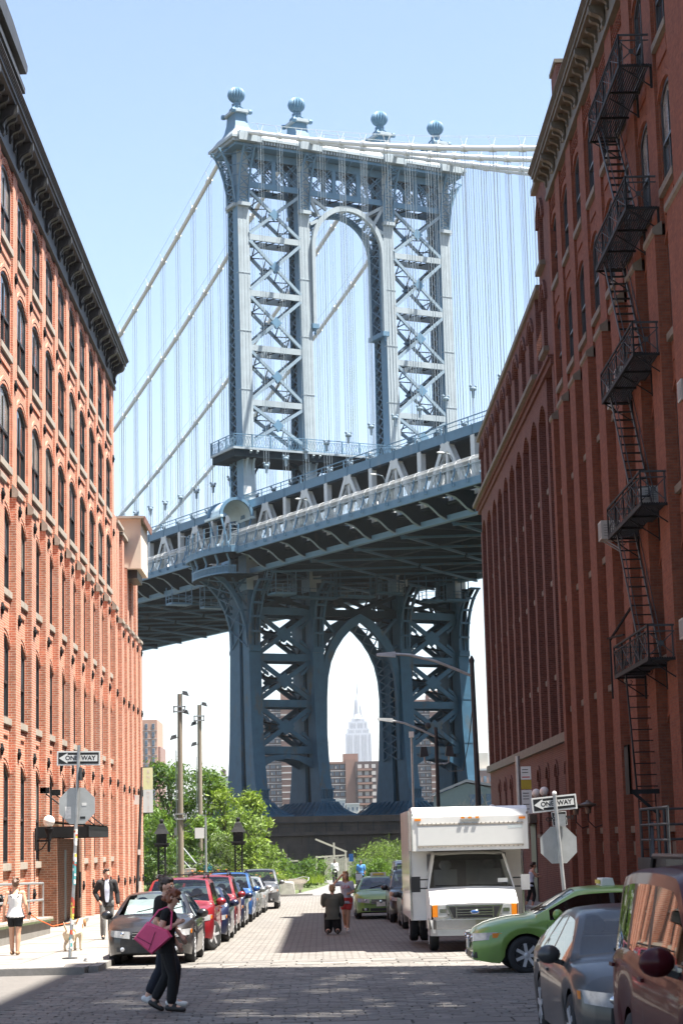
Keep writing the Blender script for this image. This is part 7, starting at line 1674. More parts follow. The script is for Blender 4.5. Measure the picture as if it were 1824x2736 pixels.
    # shoes
    for s in 'LR':
        A_ = Vector(J['an'+s]); toe = Vector(J.get('to'+s,(A_.x+.17*k,A_.y,A_.z-.045*k))); d = (toe-A_); heel = A_-Vector((d.x,d.y,0)).normalized()*.05*k-Vector((0,0,.035*k)) if Vector((d.x,d.y)).length > .05 else A_+Vector((0,0,.03))
        q = MB(); limb(q,[heel,lerp3(heel,toe,.5),toe],[.044*k,.045*k,.036*k]); q.ball(lerp3(A_,toe,.2),(.06*k,.045*k,.05*k),8,6); lowz = min(heel.z,toe.z)-.02*k
        q.v = [(x,y,max(z,min(heel.z,toe.z)-.035*k)) for x,y,z in q.v]; fuse(q,'shoe',shoes,t,max(vox,.012),2)
    for it in tops:
        q = MB(); nm, mat, g, sl = it[:4]
        S_ = torso(g); 
        if nm in ('tank_top','camisole'): S_ = S_[:-2]+[(S_[-2][0],S_[-2][1]*.9,S_[-2][2]*.8)]
        if 'hem' in it[4:]: S_ = [((S_[0][0][0],S_[0][0][1],S_[0][0][2]-.0),S_[2][1]*1.18,S_[2][2]*1.22)]+S_[2:]
        elif 'long' in it[4:]: S_ = [((S_[0][0][0],S_[0][0][1],S_[0][0][2]-.03*k),S_[1][1]*1.08,S_[1][2]*1.1)]+S_[1:]
        else: S_ = S_[1:]
        loft(q,S_[:-1] if nm != 'collar_shirt' else S_)
        if sl:
            for s in 'LR': arm(s,g,sl,q)
        fuse(q,nm,mat,t,vox,3)
    for it in legs:
        q = MB(); nm, mat, g, to = it[:4]; S_ = torso(g+.004)
        loft(q,S_[:4] if nm != 'shorts' else S_[:3])
        for s in 'LR': leg(s,g+.006,0,to,q,it[4] if len(it) > 4 else .012)
        fuse(q,nm,mat,t,vox,3)
    # face and hair
    for s in (-1,1):
        m = MB(); m.ball(hpt(.089,s*.032,.022),.0125*k,8,6); m.build('eye','sign_white',t,60); m = MB(); m.ball(hpt(.099,s*.032,.022),.006*k,6,5); m.build('iris','hair_dark',t); m = MB(); m.beam(hpt(.094,s*.016,.046),hpt(.088,s*.050,.044),.008*k,.008*k); m.build('eyebrow',hair or 'hair_dark',t)
    m = MB(); m.beam(hpt(.090,-.024,-.062),hpt(.090,.024,-.062),.012*k,.011*k); m.build('mouth','cloth_red' if skin == 'skin_pale' else skin,t)
    if hair:
        q = MB(); rs = random.Random(hash(label) % 1000)
        def hb(x,y,z,a,b2,c_): 
            z_ = MB(); z_.ball((0,0,0),(a*k,b2*k,c_*k),10,8); q.add([tuple(hpt(x,y,z)+Rm@Vector(v)) for v in z_.v],z_.f)
        hb(-.012,0,.052,.100,.083,.095); hb(-.045,0,.005,.072,.078,.09); hb(.03,0,.10,.065,.062,.038)
        for i in range(26):
            a = rs.uniform(0,6.28); z = rs.uniform(-.02,.13); rad = .098*math.sqrt(max(.05,1-((z-.05)/.1)**2*.8)); x = -.02+rad*math.cos(a); 
            if x > .05 and z < .085: continue
            hb(x,rad*.80*math.sin(a),z,.023,.020,.023)
        if hairkind in ('bun','pony'): hb(-.115,0,.02,.045,.045,.05); hb(-.075,0,-.03,.04,.05,.05)
        if hairkind == 'bob':
            for s in (-1,1): hb(-.02,s*.068,-.03,.05,.022,.065)
            hb(-.095,0,-.045,.05,.062,.05); hb(-.125,.0,-.065,.04,.04,.035)
        if hairkind == 'long':
            for s in (-1,1): hb(-.01,s*.07,-.07,.045,.03,.10); hb(-.02,s*.075,-.17,.045,.032,.09)
            hb(-.07,0,-.10,.05,.08,.13)
        fuse(q,'hair',hair,t,max(.008,vox*.7),4)
    t['_k'] = k
    return t, J, hpt
def flat(y, side=True): return G(y)+(.13 if side else 0)
# --- the couple crossing, in the shade
HALF = dict(shL=(.02,.165,1.41),shR=(.02,-.165,1.41))
t, J, hp = person('woman in black with a pink shoulder bag crossing in front', (-2.13,27.5,G(27.5)+.025), R(-4), 1.66,
    dict(pel=(0,0,.95),wst=(.01,0,1.09),chs=(.025,0,1.28),nek=(.045,0,1.455),hed=(.098,0,1.60),shL=(.02,.155,1.40),shR=(.02,-.155,1.40),elR=(-.07,-.205,1.12),wrR=(.15,-.165,1.23),elL=(.0,.20,1.14),wrL=(.12,.16,.96),hiL=(.0,.085,.93),hiR=(0,-.085,.93),knR=(.10,-.09,.50),anR=(.07,-.09,.095),toR=(.25,-.09,.035),knL=(-.02,.09,.50),anL=(-.20,.09,.16),toL=(-.09,.09,.035)),
    'skin_pale','hair_red','bob',[('tshirt','cloth_black',.012,.14,'long')],[('trousers','cloth_black',.008,.90,.018)],'shoe_dark',.0095,True,headturn=R(-10),nod=R(24))
m = MB(); 
for s in (-1,1): p = hp(.10,s*.034,.02); m.ball(p,(.02,.02,.016),8,6)
m.beam(hp(.098,-.034,.028),hp(.0,-.082,.02),.006,.012); m.beam(hp(.105,-.03,.026),hp(.105,.03,.026),.006,.008); m.build('sunglasses','lens_black',t)
for s in 'LR': pass
bg_ = thing('shoulder_bag','bright pink tote bag on the shoulder of the woman in black','bag',(-2.13,27.5,G(27.5)+.025),R(-4))
Y = -.275; PB = [(-.50,1.02),(-.22,1.30),(.06,1.17),(.16,1.03),(.02,.82),(-.20,.74)]
m = MB()
O1 = [(-.47,.98),(-.24,1.25),(.10,1.10),(.17,1.0),(-.17,.72)]; O2 = [(-.44,.99),(-.24,1.20),(.08,1.09),(.13,1.0),(-.16,.76)]
V = [(x,Y-.02,z) for x,z in O2]+[(x,Y+.045,z) for x,z in O1]+[(x,Y+.10,z) for x,z in O2]; n = 5
F = [(0,1,2,3,4),(14,13,12,11,10)]+[(i,n+i,n+(i+1)%n,(i+1)%n) for i in range(n)]+[(n+i,2*n+i,2*n+(i+1)%n,n+(i+1)%n) for i in range(n)]
V = [(-.15+(x+.15)*.84,y,1.0+(z-.99)*.84) for x,y,z in V]; m.add(V,F); m.build('body','bag_pink',bg_)
m = MB(); m.beam((-.36,Y-.022,1.02),(-.16,Y-.026,.91),.006,.008); m.build('seam','bag_seam',bg_); m = MB(); m.beam((-.11,Y-.026,1.08),(-.20,Y-.024,.84),.006,.008); m.build('seam','bag_seam',bg_)
m = MB(); m.tube([(-.20,Y+.05,1.20),(-.08,Y+.10,1.36),(.03,Y+.13,1.40),(.10,Y+.12,1.33),(.09,Y+.05,1.10)],.013,6); m.build('strap','bag_pink',bg_)
t, J, hp = person('man with short dark hair walking behind the woman with the pink bag', (-2.27,28.5,G(28.5)+.025), R(-4), 1.80,
    dict(pel=(.03,0,.95),wst=(.02,0,1.09),chs=(.02,0,1.28),nek=(.035,0,1.46),hed=(.07,0,1.61),elR=(-.05,-.24,1.15),wrR=(.09,-.22,.92),elL=(.08,.23,1.15),wrL=(.22,.2,.95),knR=(.20,-.09,.52),anR=(.14,-.09,.09),toR=(.33,-.09,.035),knL=(-.04,.09,.50),anL=(-.22,.09,.14),toL=(-.12,.09,.035),hiL=(.03,.09,.93),hiR=(.03,-.09,.93)),
    'skin_pale','hair_dark','short',[('tshirt','cloth_black',.014,.32,'long')],[('trousers','cloth_navy',.012,.88,.014)],'shoe_white',.010,False,headturn=R(-20),nod=R(8))
# --- woman with the dog on the sunlit pavement (walks away)
t, J, hp = person('woman in a white camisole and black shorts walking a dog, seen from behind', (-6.80,44.6,flat(44.6)+.0), R(88), 1.67,
    dict(shL=(0,.175,1.41),shR=(0,-.175,1.41),elL=(-.06,.245,1.14),wrL=(-.02,.27,.90),elR=(-.05,-.25,1.14),wrR=(.06,-.285,.92),knL=(.03,.09,.5),anL=(.04,.08,.085),knR=(-.01,-.07,.50),anR=(-.05,-.06,.085)),
    'skin_tan','hair_brown','bun',[('camisole','cloth_white',.028,0,'hem')],[('shorts','cloth_black',.014,.26)],'sandal_tan',.012,True)
m = MB(); z = .80; m.lathe([(.190,z),(.196,z+.035),(.190,z+.04)],20); m.v = [(x*.78,y*1.12,q) for x,y,q in m.v]; m.build('hem_band','cloth_black',t)
for s in (-1,1): m = MB(); m.tube([(-.085,s*.085,1.28),(-.085,s*.095,1.38),(-.02,s*.10,1.44)],.008,5); m.build('strap','cloth_black',t)
m = MB(); m.tube([(-.118,.10,1.30),(-.122,.0,1.19),(-.118,-.10,1.30)],.008,5); m.build('neck_trim','cloth_black',t)
# dog
dt = thing('dog','cream dog with tan ears and tan patch behind the sign post','dog',(-5.72,46.3,flat(46.3)),R(70))
q = MB(); limb(q,[(-.26,0,.40),(-.05,0,.39),(.20,0,.42)],[.115,.105,.125]); limb(q,[(.22,0,.46),(.34,0,.60)],[.09,.075]); q.ball((.40,0,.64),(.105,.08,.08),10,8); limb(q,[(.45,0,.62),(.55,0,.60)],[.05,.038])
for s in (-1,1):
    limb(q,[(.20,s*.07,.38),(.20,s*.075,.20),(.205,s*.075,.03)],[.06,.034,.03]); limb(q,[(.205,s*.075,.025),(.25,s*.075,.022)],[.03,.026])
    limb(q,[(-.24,s*.07,.38),(-.19,s*.08,.23),(-.30,s*.08,.13),(-.285,s*.08,.03)],[.085,.05,.03,.028]); limb(q,[(-.285,s*.08,.025),(-.24,s*.08,.022)],[.03,.026])
limb(q,[(-.34,0,.46),(-.46,0,.58),(-.50,0,.66)],[.03,.022,.015]); fuse(q,'body','fur_cream',dt,.014,2)
for s in (-1,1): q = MB(); limb(q,[(.385,s*.075,.68),(.37,s*.10,.62),(.365,s*.105,.55)],[.03,.036,.028]); fuse(q,'ear','fur_tan',dt,.012,1)
m = MB(); m.ball((-.17,-.03,.44),(.13,.10,.085),10,8); m.build('patch','fur_tan',dt,60); m = MB(); m.ball((.575,0,.61),(.02,.02,.017),8,6); m.build('nose','lens_black',dt); m = MB(); m.tube([(.30+.06*math.cos(a)*.3,.088*math.cos(a),.535+.088*math.sin(a)) for a in [2*math.pi*i/12 for i in range(13)]],.012,5); m.build('collar','leash_orange',dt)
ls = thing('leash','orange leash running from the woman to the dog','leash',(-6.4,44.8,.3),world=True)
m = MB(); m.tube([(-6.50,44.66,.74),(-6.35,44.9,.60),(-6.1,45.5,.42),(-5.74,46.5,.47)],[.016,.012,.009,.008],6); m.build('strap','leash_orange',ls); m = MB(); m.ball((-6.50,44.66,.74),(.05,.06,.045),8,6); m.build('handle','lens_black',ls)
# --- man in blazer
t, J, hp = person('man in a black blazer, pale blue shirt and grey jeans on the sunlit pavement', (-5.75,53.7,flat(53.7)), R(-80), 1.84,
    dict(elR=(-.05,-.30,1.17),wrR=(.06,-.20,.98),elL=(-.04,.27,1.14),wrL=(.02,.285,.89),knR=(.10,-.10,.51),anR=(.06,-.10,.09),knL=(-.02,.10,.50),anL=(-.16,.10,.12)),
    'skin_pale','hair_dark','short',[('collar_shirt','cloth_shirt',.008,0),('blazer','cloth_blazer',.020,.96,'long')],[('trousers','jean_grey',.008,.96,.010)],'shoe_dark',.012,False,headturn=R(20))
kk = 1.84/1.75; V = []; F = []
for z,w,x in ((1.50,.045,.075),(1.44,.06,.108),(1.36,.07,.134),(1.28,.072,.147),(1.18,.068,.140),(1.10,.062,.131),(1.00,.052,.139),(.93,.03,.142)): V += [(x*kk,-w,z*kk),(x*kk+.012,0,z*kk),(x*kk,w,z*kk)]
for i in range(7): F += [(3*i,3*i+1,3*i+4,3*i+3),(3*i+1,3*i+2,3*i+5,3*i+4)]
m = MB(); m.add(V,F); m.build('shirt_front','cloth_shirt',t,60)
for s in (-1,1): m = MB(); m.prism([(s*.045,1.56),(s*.085,1.54),(s*.115,1.36),(s*.062,1.14),(s*.072,1.34)],lambda a,b2,q_:(q_-abs(b2-1.36)*.12,a,b2),.150,.162); m.build('lapel','cloth_blazer',t)
# --- photographer kneeling and the girl he photographs
t, J, hp = person('man in an olive T-shirt kneeling on the road with his back to us', (.30,56.8,G(56.8)+.03), R(88), 1.82,
    dict(pel=(-.06,0,.50),wst=(-.04,0,.64),chs=(.0,0,.84),nek=(.03,0,1.02),hed=(.07,0,1.17),shL=(.0,.20,.96),shR=(.0,-.20,.96),elL=(.14,.25,.72),wrL=(.32,.10,.90),elR=(.14,-.25,.72),wrR=(.32,-.10,.90),hiL=(-.05,.10,.48),hiR=(-.05,-.10,.48),knL=(.02,.13,.07),anL=(-.36,.13,.08),toL=(-.44,.13,.03),knR=(.02,-.13,.07),anR=(-.36,-.13,.08),toR=(-.44,-.13,.03)),
    'skin_pale','hair_blond','short',[('tshirt','cloth_olive',.055,.30,'long')],[('shorts','cloth_black',.045,.46)],'shoe_dark',.014,False)
t, J, hp = person('girl in a USA T-shirt and red shorts posing with one arm raised', (.70,57.6,G(57.6)+.03), R(-92), 1.70,
    dict(shL=(0,.165,1.41),shR=(0,-.165,1.41),elR=(.04,-.36,1.38),wrR=(.06,-.16,1.60),elL=(.02,.22,1.16),wrL=(.17,.10,1.12),knL=(.01,.05,.50),anL=(-.02,.03,.085),hiR=(0,-.08,.93),knR=(.03,-.06,.52),anR=(-.18,-.04,.16)),
    'skin_tan','hair_blond','long',[('tshirt','cloth_greyblue',.014,.30,'long')],[('shorts','cloth_red',.018,.26)],'shoe_white',.013,True)
text_mesh('USA',.13,'lettering','cloth_red',t,Matrix.Translation((.142,0,1.27)) @ Matrix.Rotation(R(90),4,'Z') @ Matrix.Rotation(R(90),4,'X'),.002)
# --- smaller figures farther away
WALK = dict(knR=(.14,-.09,.51),anR=(.12,-.09,.09),knL=(-.04,.09,.5),anL=(-.25,.09,.14))
person('man in a white shirt and black trousers walking up the park path',(1.02,150,G(150)+.02),R(-90),1.8,WALK,'skin_dark','hair_dark','short',[('tshirt','cloth_white',.02,.95,'long')],[('trousers','cloth_black',.02,.97)],'shoe_dark',.024,hands=False)
t,_,_ = person('man in a blue shirt pushing a stroller behind the green taxi',(2.55,128,G(128)+.02),R(-90),1.78,WALK,'skin_mid','hair_dark','short',[('tshirt','cloth_blue',.03,.4,'long')],[('trousers','cloth_navy',.02,.95)],'shoe_white',.024,hands=False)
s_ = thing('stroller','dark stroller in front of the man in the blue shirt','stroller',(2.4,127.3,G(127)+.02)); m = MB(); m.tube([(-.2,.5,1.0),(-.2,.1,.55),(-.2,-.3,.15)],.02,6); m.tube([(.2,.5,1.0),(.2,.1,.55),(.2,-.3,.15)],.02,6); m.tube([(-.2,.5,1.0),(.2,.5,1.0)],.02,6); m.build('frame','iron_grey',s_); m = MB(); m.hexa([(-.2,-.2,.3),(.2,-.2,.3),(.2,.25,.4),(-.2,.25,.4),(-.2,-.15,.55),(.2,-.15,.55),(.2,.3,.95),(-.2,.3,.95)]); m.build('seat','cloth_navy',s_)
for x in (-.22,.22):
    for y in (-.3,.35): m = MB(); m.lathe([(.1,-.02),(.1,.02)],10,(x,y,.1),'x'); m.build('wheel','tyre',s_)
person('man in a navy shirt standing behind the flower bed wall',(-2.75,160,-.55),R(-85),1.8,None,'skin_dark','hair_dark','short',[('tshirt','cloth_navy',.03,.4,'long')],[('trousers','jean_grey',.02,.97)],'shoe_white',.024,hands=False)
person('person in a turquoise T-shirt with white trousers among the flowers',(-6.95,123,G(123)+.35),R(-70),1.72,None,'skin_mid','hair_dark','short',[('tshirt','cloth_teal',.025,.4,'long')],[('trousers','cloth_white',.02,.97)],'shoe_white',.022,hands=False)
person('red haired woman in cream holding a stick beside the person in turquoise',(-6.35,123.2,G(123)+.35),R(-60),1.68,dict(elL=(.1,.2,1.2),wrL=(.3,.2,1.0)),'skin_pale','hair_red','long',[('tshirt','cloth_cream',.02,.3,'long')],[('trousers','cloth_white',.02,.97)],'shoe_white',.022,True,hands=False)
t, J, hp = person('woman in a pale vest and black leggings leaning towards the doorway on the shaded pavement',(7.75,74.0,flat(74)),R(10),1.68,dict(elR=(.16,-.2,1.2),wrR=(.38,-.16,1.18),elL=(.15,.2,1.22),wrL=(.36,.14,1.30),knR=(.10,-.09,.5),anR=(.0,-.09,.1),knL=(-.05,.09,.5),anL=(-.22,.09,.12),pel=(0,0,.95),chs=(.05,0,1.29),nek=(.09,0,1.46),hed=(.14,0,1.61),shL=(.06,.17,1.41),shR=(.06,-.17,1.41)),'skin_tan','hair_dark','pony',[('tank_top','cloth_shirt',.014,0,'long')],[('leggings','cloth_black',.004,.80,.0)],'shoe_white',.018,True,hands=False)
for o in bpy.data.objects:
    if '_k' in o: del o['_k']
# ------------------------------------------------------------------ park: trees, shrubs, flowers, fences, bench
leaf('leaf_mid', (.075,.145,.022)); leaf('leaf_dark', (.035,.080,.018)); leaf('leaf_lime', (.165,.235,.030)); leaf('leaf_grey', (.085,.125,.050)); leaf('leaf_willow', (.135,.205,.050)); plain('bark', (.10,.075,.055), .9, var=.3, scale=5, bmp=.4); plain('bark_pale', (.42,.36,.28), .8, var=.15); plain('flower_orange', (.75,.22,.02), .6, var=.15)
def leaves(mb, rnd, c, r, n, size, up=.35, thin=.55):
    for _ in range(n):
        d = Vector((rnd.gauss(0,1),rnd.gauss(0,1),rnd.gauss(0,1)))
        if d.length < 1e-3: continue
        p = Vector(c)+Vector((d.x*r[0],d.y*r[1],d.z*r[2]))*.5
        nn = Vector((rnd.gauss(0,1),rnd.gauss(0,1),rnd.gauss(0,1)+up)).normalized(); a = nn.orthogonal().normalized(); a.rotate(Matrix.Rotation(rnd.uniform(0,6.28),3,nn)); b_ = nn.cross(a); s = size*rnd.uniform(.6,1.35)
        mb.add([p-a*s, p+b_*s*thin*.5-a*s*.1+nn*s*.06, p+a*s, p-b_*s*thin*.5-a*s*.1+nn*s*.06], [(0,1,2,3)])
def plant(name, label, cat, x, y, z0, H, rx, ry, mat, clumps, per, size, seed, trunk=True, base=.25, group=None, mat2=None, up=.35, thin=.55):
    rnd = random.Random(seed); t = thing(name, label, cat, (x,y,z0), group=group)
    tips = []; m = MB()
    for i in range(clumps):
        a = rnd.uniform(0,6.283); zz = base+(1-base)*rnd.random()**.8; q = math.sin(math.pi*min(1,max(.06,(zz-base*.4)/(1.06-base*.4)))**.8)**.6
        rad = rnd.random()**.45*q; tips.append((rx*rad*math.cos(a),ry*rad*math.sin(a),H*zz))
    cs = max(rx,ry)*.36
    for i,c in enumerate(tips):
        k = rnd.uniform(.6,1.25); leaves(m, rnd, c, (cs*k,cs*k,cs*k*.72), int(per*k*k), size, up, thin)
    m.build('crown', mat, t)
    if mat2:
        m = MB()
        for c in rnd.sample(tips, max(3,clumps//4)): leaves(m, rnd, (c[0]*1.05,c[1]*1.05-.1,c[2]+.1), (cs*.7,cs*.7,cs*.5), per//2, size, up, thin)
        m.build('crown', mat2, t)
    m = MB()
    if trunk:
        m.tube([(0,0,-.3),(.05,0,H*.25),(-.04,.05,H*.5),(.02,0,H*.78)],[.045*H**.8,.036*H**.8,.022*H**.8,.008*H**.8],8)
        for c in rnd.sample(tips, min(len(tips),12)):
            s = Vector((0,0,H*rnd.uniform(.22,.5))); e = Vector(c); m.tube([s,s.lerp(e,.5)+Vector((0,0,.12*H*rnd.uniform(-.2,.6))),e],[.016*H**.8,.009*H**.8,.004*H**.8],5)
    else:
        for c in rnd.sample(tips, min(len(tips),9)): e = Vector(c); m.tube([(c[0]*.15,c[1]*.15,-.2),tuple(e*.55),tuple(e)],[.03,.02,.008],5)
    m.build('trunk' if trunk else 'stems','bark',t); return t
gt = 'trees of the park'; gs = 'shrubs of the park'
plant('tree','dark green tree behind the nearer wooden pole','tree',-10.6,142,-.6,8.3,2.6,2.2,'leaf_dark',46,95,.21,1,group=gt,mat2='leaf_mid')
plant('tree','leafy tree between the two wooden poles','tree',-8.1,144,-.6,8.0,1.9,2.0,'leaf_mid',38,90,.20,2,group=gt,mat2='leaf_dark')
plant('tree','low dark tree by the leaning banner post','tree',-12.3,132,-.6,5.8,2.2,2,'leaf_mid',34,90,.19,3,group=gt,mat2='leaf_dark')
plant('tree','sunlit lime green tree beside the bridge leg','tree',-6.7,141,-.4,6.2,1.5,1.5,'leaf_lime',30,80,.18,4,group=gt)
plant('tree','fresh green tree at the foot of the left bridge leg','tree',-4.9,138,-.4,6.0,1.3,1.4,'leaf_lime',28,80,.18,5,group=gt,mat2='leaf_mid')
plant('shrub','big round light green shrub behind the second iron post','shrub',-4.5,124,-.7,4.6,1.6,1.5,'leaf_willow',48,110,.155,6,False,.08,gs,'leaf_lime')
plant('shrub','grey green shrub beside the slim notice post','shrub',-5.9,122,-.7,3.4,1.2,1.1,'leaf_grey',36,100,.12,7,False,.08,gs)
plant('shrub','dense shrub between the wooden pole and the notice post','shrub',-7.4,126,-.7,4.4,1.5,1.2,'leaf_mid',40,100,.15,8,False,.06,gs,'leaf_lime')
plant('shrub','dark shrub between the brick wall and the first iron post','shrub',-9.7,119,-.8,3.4,1.1,1.1,'leaf_dark',30,100,.12,9,False,.05,gs,'leaf_grey')
plant('shrub','tall shrub behind the first iron post','shrub',-10.6,127,-.8,5.0,1.9,1.4,'leaf_mid',40,100,.16,10,False,.06,gs,'leaf_willow')
for i,(x,y,h,rx,mt,lab) in enumerate(((-6.6,116.5,1.25,1.0,'leaf_willow','low flowering bush in front of the notice post'),(-4.7,117.5,1.45,1.1,'leaf_lime','low yellow green bush under the second iron post'),(-8.2,116,1.1,.9,'leaf_mid','low bush between the first iron post and the wooden pole'),(-3.2,120,1.5,1.2,'leaf_lime','bright flowering bush left of the bench'),(-2.6,134,1.9,1.3,'leaf_mid','mid green bush below the man in navy'),(-1.2,138,1.7,1.1,'leaf_dark','dark green bush beside the park path'),(-3.9,132,2.0,1.2,'leaf_willow','pale bush behind the bench'),(-.3,147,1.9,1.2,'leaf_mid','bush at the bend of the path'),(3.3,152,1.5,.9,'leaf_dark','dark small bush behind the stroller'),(4.3,150,1.6,1.0,'leaf_mid','bush behind the pale grey van'))):
    plant('shrub',lab,'shrub',x,y,G(y)-.02,h,rx,rx*.8,mt,24,75,.11,30+i,False,.05,gs)
plant('willow_bush','feathery pale green willow bush left of the truck','shrub',5.2,164,-1.1,2.95,2.5,1.4,'leaf_willow',64,90,.17,50,False,.05,gs,'leaf_lime',up=-.2,thin=.22)
plant('willow_bush','second feathery bush half hidden by the truck','shrub',8.6,165,-1.1,2.7,1.8,1.4,'leaf_willow',40,90,.17,51,False,.05,gs,up=-.2,thin=.22)
# flower bed: grass, foliage and orange blooms
rnd = random.Random(77); m = MB()
for _ in range(9000):
    x = rnd.uniform(-11,.2); y = rnd.uniform(113.5,140)
    if x > -2.9+(y-118)*.03 and y < 131: continue
    z = G(y)-.02+max(0,(y-118)*.03); h = rnd.uniform(.15,.5); w = .025; a = rnd.uniform(0,6.28); dx, dy = math.cos(a)*w, math.sin(a)*w; l = rnd.uniform(-.12,.12); m.add([(x-dx,y-dy,z),(x+dx,y+dy,z),(x+l,y+l,z+h)],[(0,1,2)])
for _ in range(6000):
    x = rnd.uniform(2.2,9); y = rnd.uniform(145,178); z = G(y)-.02; h = rnd.uniform(.15,.4); a = rnd.uniform(0,6.28); dx, dy = math.cos(a)*.03, math.sin(a)*.03; m.add([(x-dx,y-dy,z),(x+dx,y+dy,z),(x+rnd.uniform(-.1,.1),y,z+h)],[(0,1,2)])
o = m.build('grass','leaf_lime'); tag(o,'long grass and low foliage of the park beds','grass'); struct(o,'stuff')
m = MB()
for _ in range(150):
    x = rnd.uniform(-8.5,-2.6); y = rnd.uniform(115,122); c = (x,y,G(y)+rnd.uniform(.4,1.5)); leaves(m, rnd, c, (.07,.07,.05), 7, .055, .6, .8)
o = m.build('flower_heads','flower_orange'); tag(o,'orange day lilies scattered over the flower bed','flowers'); struct(o,'stuff')
hill = MB(); n = 24
for j in range(13):
    for i in range(n+1):
        x = -30+i*1.25*1.22; y = 114+j*6.5; e = max(0,min(1,(y-115)/26))*max(0,min(1,(-2.0-x)/3.5)); hill.v.append((x,y,G(y)-.015+1.6*e*e*(3-2*e)))
for j in range(12):
    for i in range(n): a = j*(n+1)+i; hill.f.append((a,a+1,a+n+2,a+n+1)); hill.m.append(0)
plain('turf',(.075,.10,.03),.95,var=.35,scale=1.2,bmp=.4); struct(hill.build('hill','turf',None,60))
# path
P_ = [(-1.9,112,4.1),(-1.2,122,3.2),(-.4,132,2.7),(.2,142,2.4),(.6,152,2.3),(.2,162,2.2),(-1.2,172,2.2)]; V = []; F = []
for x,y,w in P_: V += [(x,y,G(y)+.012),(x+w,y,G(y)+.012)]
for i in range(len(P_)-1): F.append((2*i,2*i+1,2*i+3,2*i+2))
m = MB(); m.add(V,F); struct(m.build('path','asphalt_path'))
struct(slope_strip(2.2,14,112,182,.004).build('lawn','turf'))
m = MB(); m.hexa([(-9,111.5,G(112)-.1),(-.5,112.6,G(112)-.1),(-.7,112.9,G(112)-.1),(-9,111.9,G(112)-.1),(-9,111.5,G(112)+.14),(-.5,112.6,G(112)+.10),(-.7,112.9,G(112)+.10),(-9,111.9,G(112)+.14)]); o = m.build('kerb','kerb_stone'); struct(o)
# slatted timber bench with rounded end
t = thing('bench','long pale slatted timber bench in front of the flower bed','bench',(-2.6,121,G(121)))
for k in range(7): m = MB(); m.box(-2.3,1.75-.02*(k-3)**2,-.42+k*.14,-.30+k*.14,.52+k*.045,.57+k*.045); m.build('slat','wood_grey',t)
for k in range(3): m = MB(); m.box(-2.3,1.5,-.48,-.44,.20+k*.11,.29+k*.11); m.build('slat','wood_grey',t)
for x in (-2.1,-.9,.3,1.3): m = MB(); m.box(x-.06,x+.06,-.35,.45,0,.52); m.build('leg','wood_grey',t)
m = MB(); m.tube([(.9,.5,.8),(1.5,.4,.95),(1.85,.0,.9),(1.8,-.35,.7)],.025,6); m.build('arm_rail','galv',t)
t = thing('stone_block','rough pale granite block in front of the timber bench','stone',(-2.05,118.6,G(118.6))); random.seed(9); m = MB(); m.hexa([tuple(c+random.uniform(-.06,.06) for c in p) for p in ((-.45,-.4,0),(.45,-.4,0),(.45,.4,0),(-.45,.4,0),(-.4,-.36,.72),(.42,-.36,.66),(.4,.38,.68),(-.42,.36,.74))]); m.build('block','granite',t)
# pickets, rails, stair
t = thing('picket_fence','weathered timber picket fence in front of the pier','fence',(3,186,G(186)))
for k in range(44): m = MB(); x = -2.6+k*.17; h = 1.95+.08*math.sin(k*2.1)-.009*k; m.box(x-.07,x+.07,-.02,.02,0,h); m.build('picket','wood_grey',t)
for z in (.5,1.5): m = MB(); m.box(-2.7,4.9,.021,.07,z,z+.1); m.build('rail','wood_grey',t)
t = thing('park_gate','timber barrier with a sloping beam beside the path','gate',(.0,157,G(157)))
for x,h in ((-.35,2.1),(1.95,2.4),(1.05,3.1)): m = MB(); m.box(x-.07,x+.07,-.07,.07,0,h); m.build('post','wood_grey',t)
m = MB(); m.beam((-.4,0,3.4),(2.05,0,2.35),.12,.14); m.build('beam','wood_grey',t); m = MB(); m.beam((-.4,0,2.0),(2.0,0,2.1),.1,.12); m.build('beam','wood_grey',t); m = MB(); m.box(2.2,2.55,-.1,-.08,1.6,2.2); m.build('notice','paint_blue',t)
for i,(x,y,lab) in enumerate(((-6.7,122.5,'steel stair handrail left of the person in turquoise'),(-3.0,163,'pale rail in front of the man in navy'))):
    t = thing('handrail',lab,'railing',(x,y,G(y))); 
    if i == 0: m = MB(); m.tube([(-2.2,3,3.2),(-1.0,.8,1.9),(0,0,1.75),(1.0,0,1.75)],.04,6); m.build('rail','galv',t); m = MB(); m.tube([(-2.0,2.6,2.2),(-.9,.6,1.1)],.03,6); m.build('rail','galv',t); m = MB(); m.tube([(.05,0,0),(.05,0,1.75)],.035,6); m.build('post','galv',t)
    else: m = MB(); m.beam((-2.6,0,1.6),(1.2,0,1.75),.3,.12); m.build('rail','wood_grey',t)
t = thing('steps','pale concrete steps climbing through the shrubs','steps',(-8.7,121,G(121)))
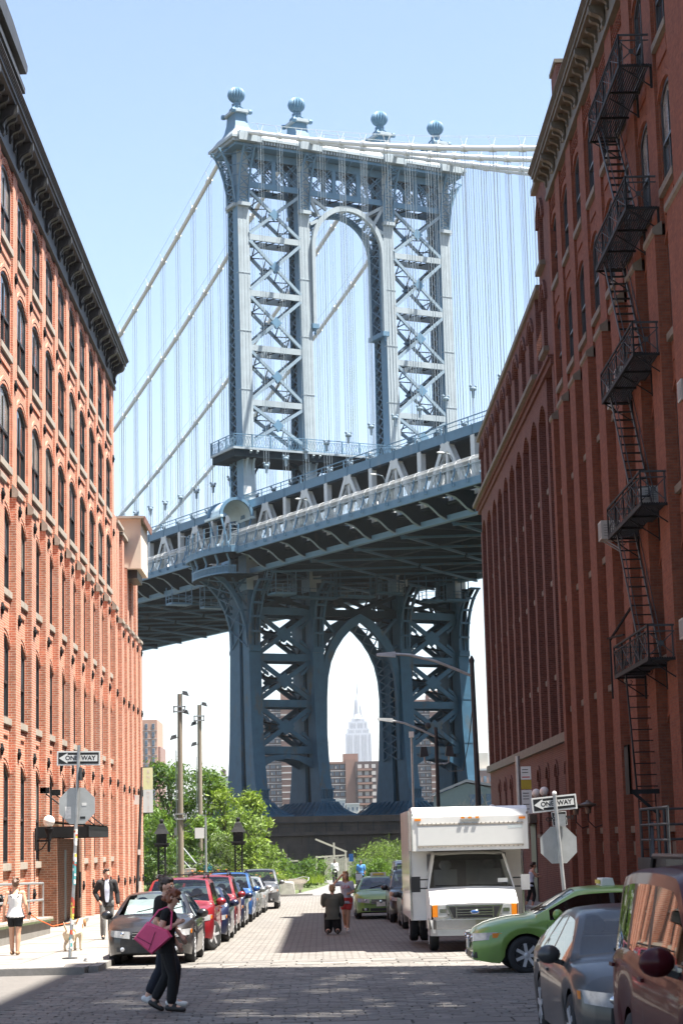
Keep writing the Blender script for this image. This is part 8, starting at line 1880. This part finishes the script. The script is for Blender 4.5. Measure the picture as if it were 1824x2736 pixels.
for k in range(5): m = MB(); m.box(-.9,.9,k*.45,k*.45+2.2,.0,.9+k*.17); m.build('step','concrete',t)
t = thing('iron_fence','low black picket fence at the end of the sunlit pavement','fence',(-9.6,110.5,G(110)))
for k in range(16): m = MB(); x = k*.13; m.box(x-.015,x+.015,-.015,.015,0,1.05); m.build('picket','iron_black',t)
m = MB(); m.box(-.05,2.0,-.02,.02,.9,.94); m.box(-.05,2.0,-.02,.02,.15,.19); m.build('rail','iron_black',t)
# bare tree right of the tower
t = thing('bare_tree','leafless pale tree in front of the small green pavilion','tree',(15.2,188,G(188))); rnd = random.Random(12); m = MB(); m.tube([(0,0,-.3),(.1,0,2.5),(0,0,5.0)],[.2,.15,.1],8); m.build('trunk','bark_pale',t)
def twig(m, p, d, L, r, lv):
    e = p+d*L; m.tube([p,p.lerp(e,.5)+Vector((rnd.gauss(0,.04),rnd.gauss(0,.04),0))*L,e],[r,r*.8,r*.55],5)
    if lv:
        for _ in range(3): twig(m, p.lerp(e,rnd.uniform(.5,1)), (d+Vector((rnd.gauss(0,.5),rnd.gauss(0,.5),rnd.gauss(.1,.35)))).normalized(), L*.68, r*.55, lv-1)
for k in range(6):
    m = MB(); a = k*1.05; twig(m, Vector((0,0,3.4+k*.3)), Vector((math.cos(a),math.sin(a)*.6,.75)).normalized(), 1.9, .07, 3); m.build('limb','bark_pale',t)
# ------------------------------------------------------------------ haze: closed box of even thin air round the whole place
hz_m = bpy.data.materials.new('haze'); hz_m.use_nodes = True; hn = hz_m.node_tree; hn.nodes.clear()
ho = hn.nodes.new('ShaderNodeOutputMaterial'); pv = hn.nodes.new('ShaderNodeVolumePrincipled'); pv.inputs['Color'].default_value = (.93,.96,1,1); pv.inputs['Density'].default_value = .00007; pv.inputs['Anisotropy'].default_value = .1
hn.links.new(pv.outputs[0], ho.inputs['Volume'])
hb = MB(); hb.box(-6200,6200,-450,9200,-4.5,420); h = hb.build('haze', hz_m); struct(h, 'stuff')
for o in bpy.data.objects:
    if '_w' in o: del o['_w']
bpy.data.scenes.remove(WS)
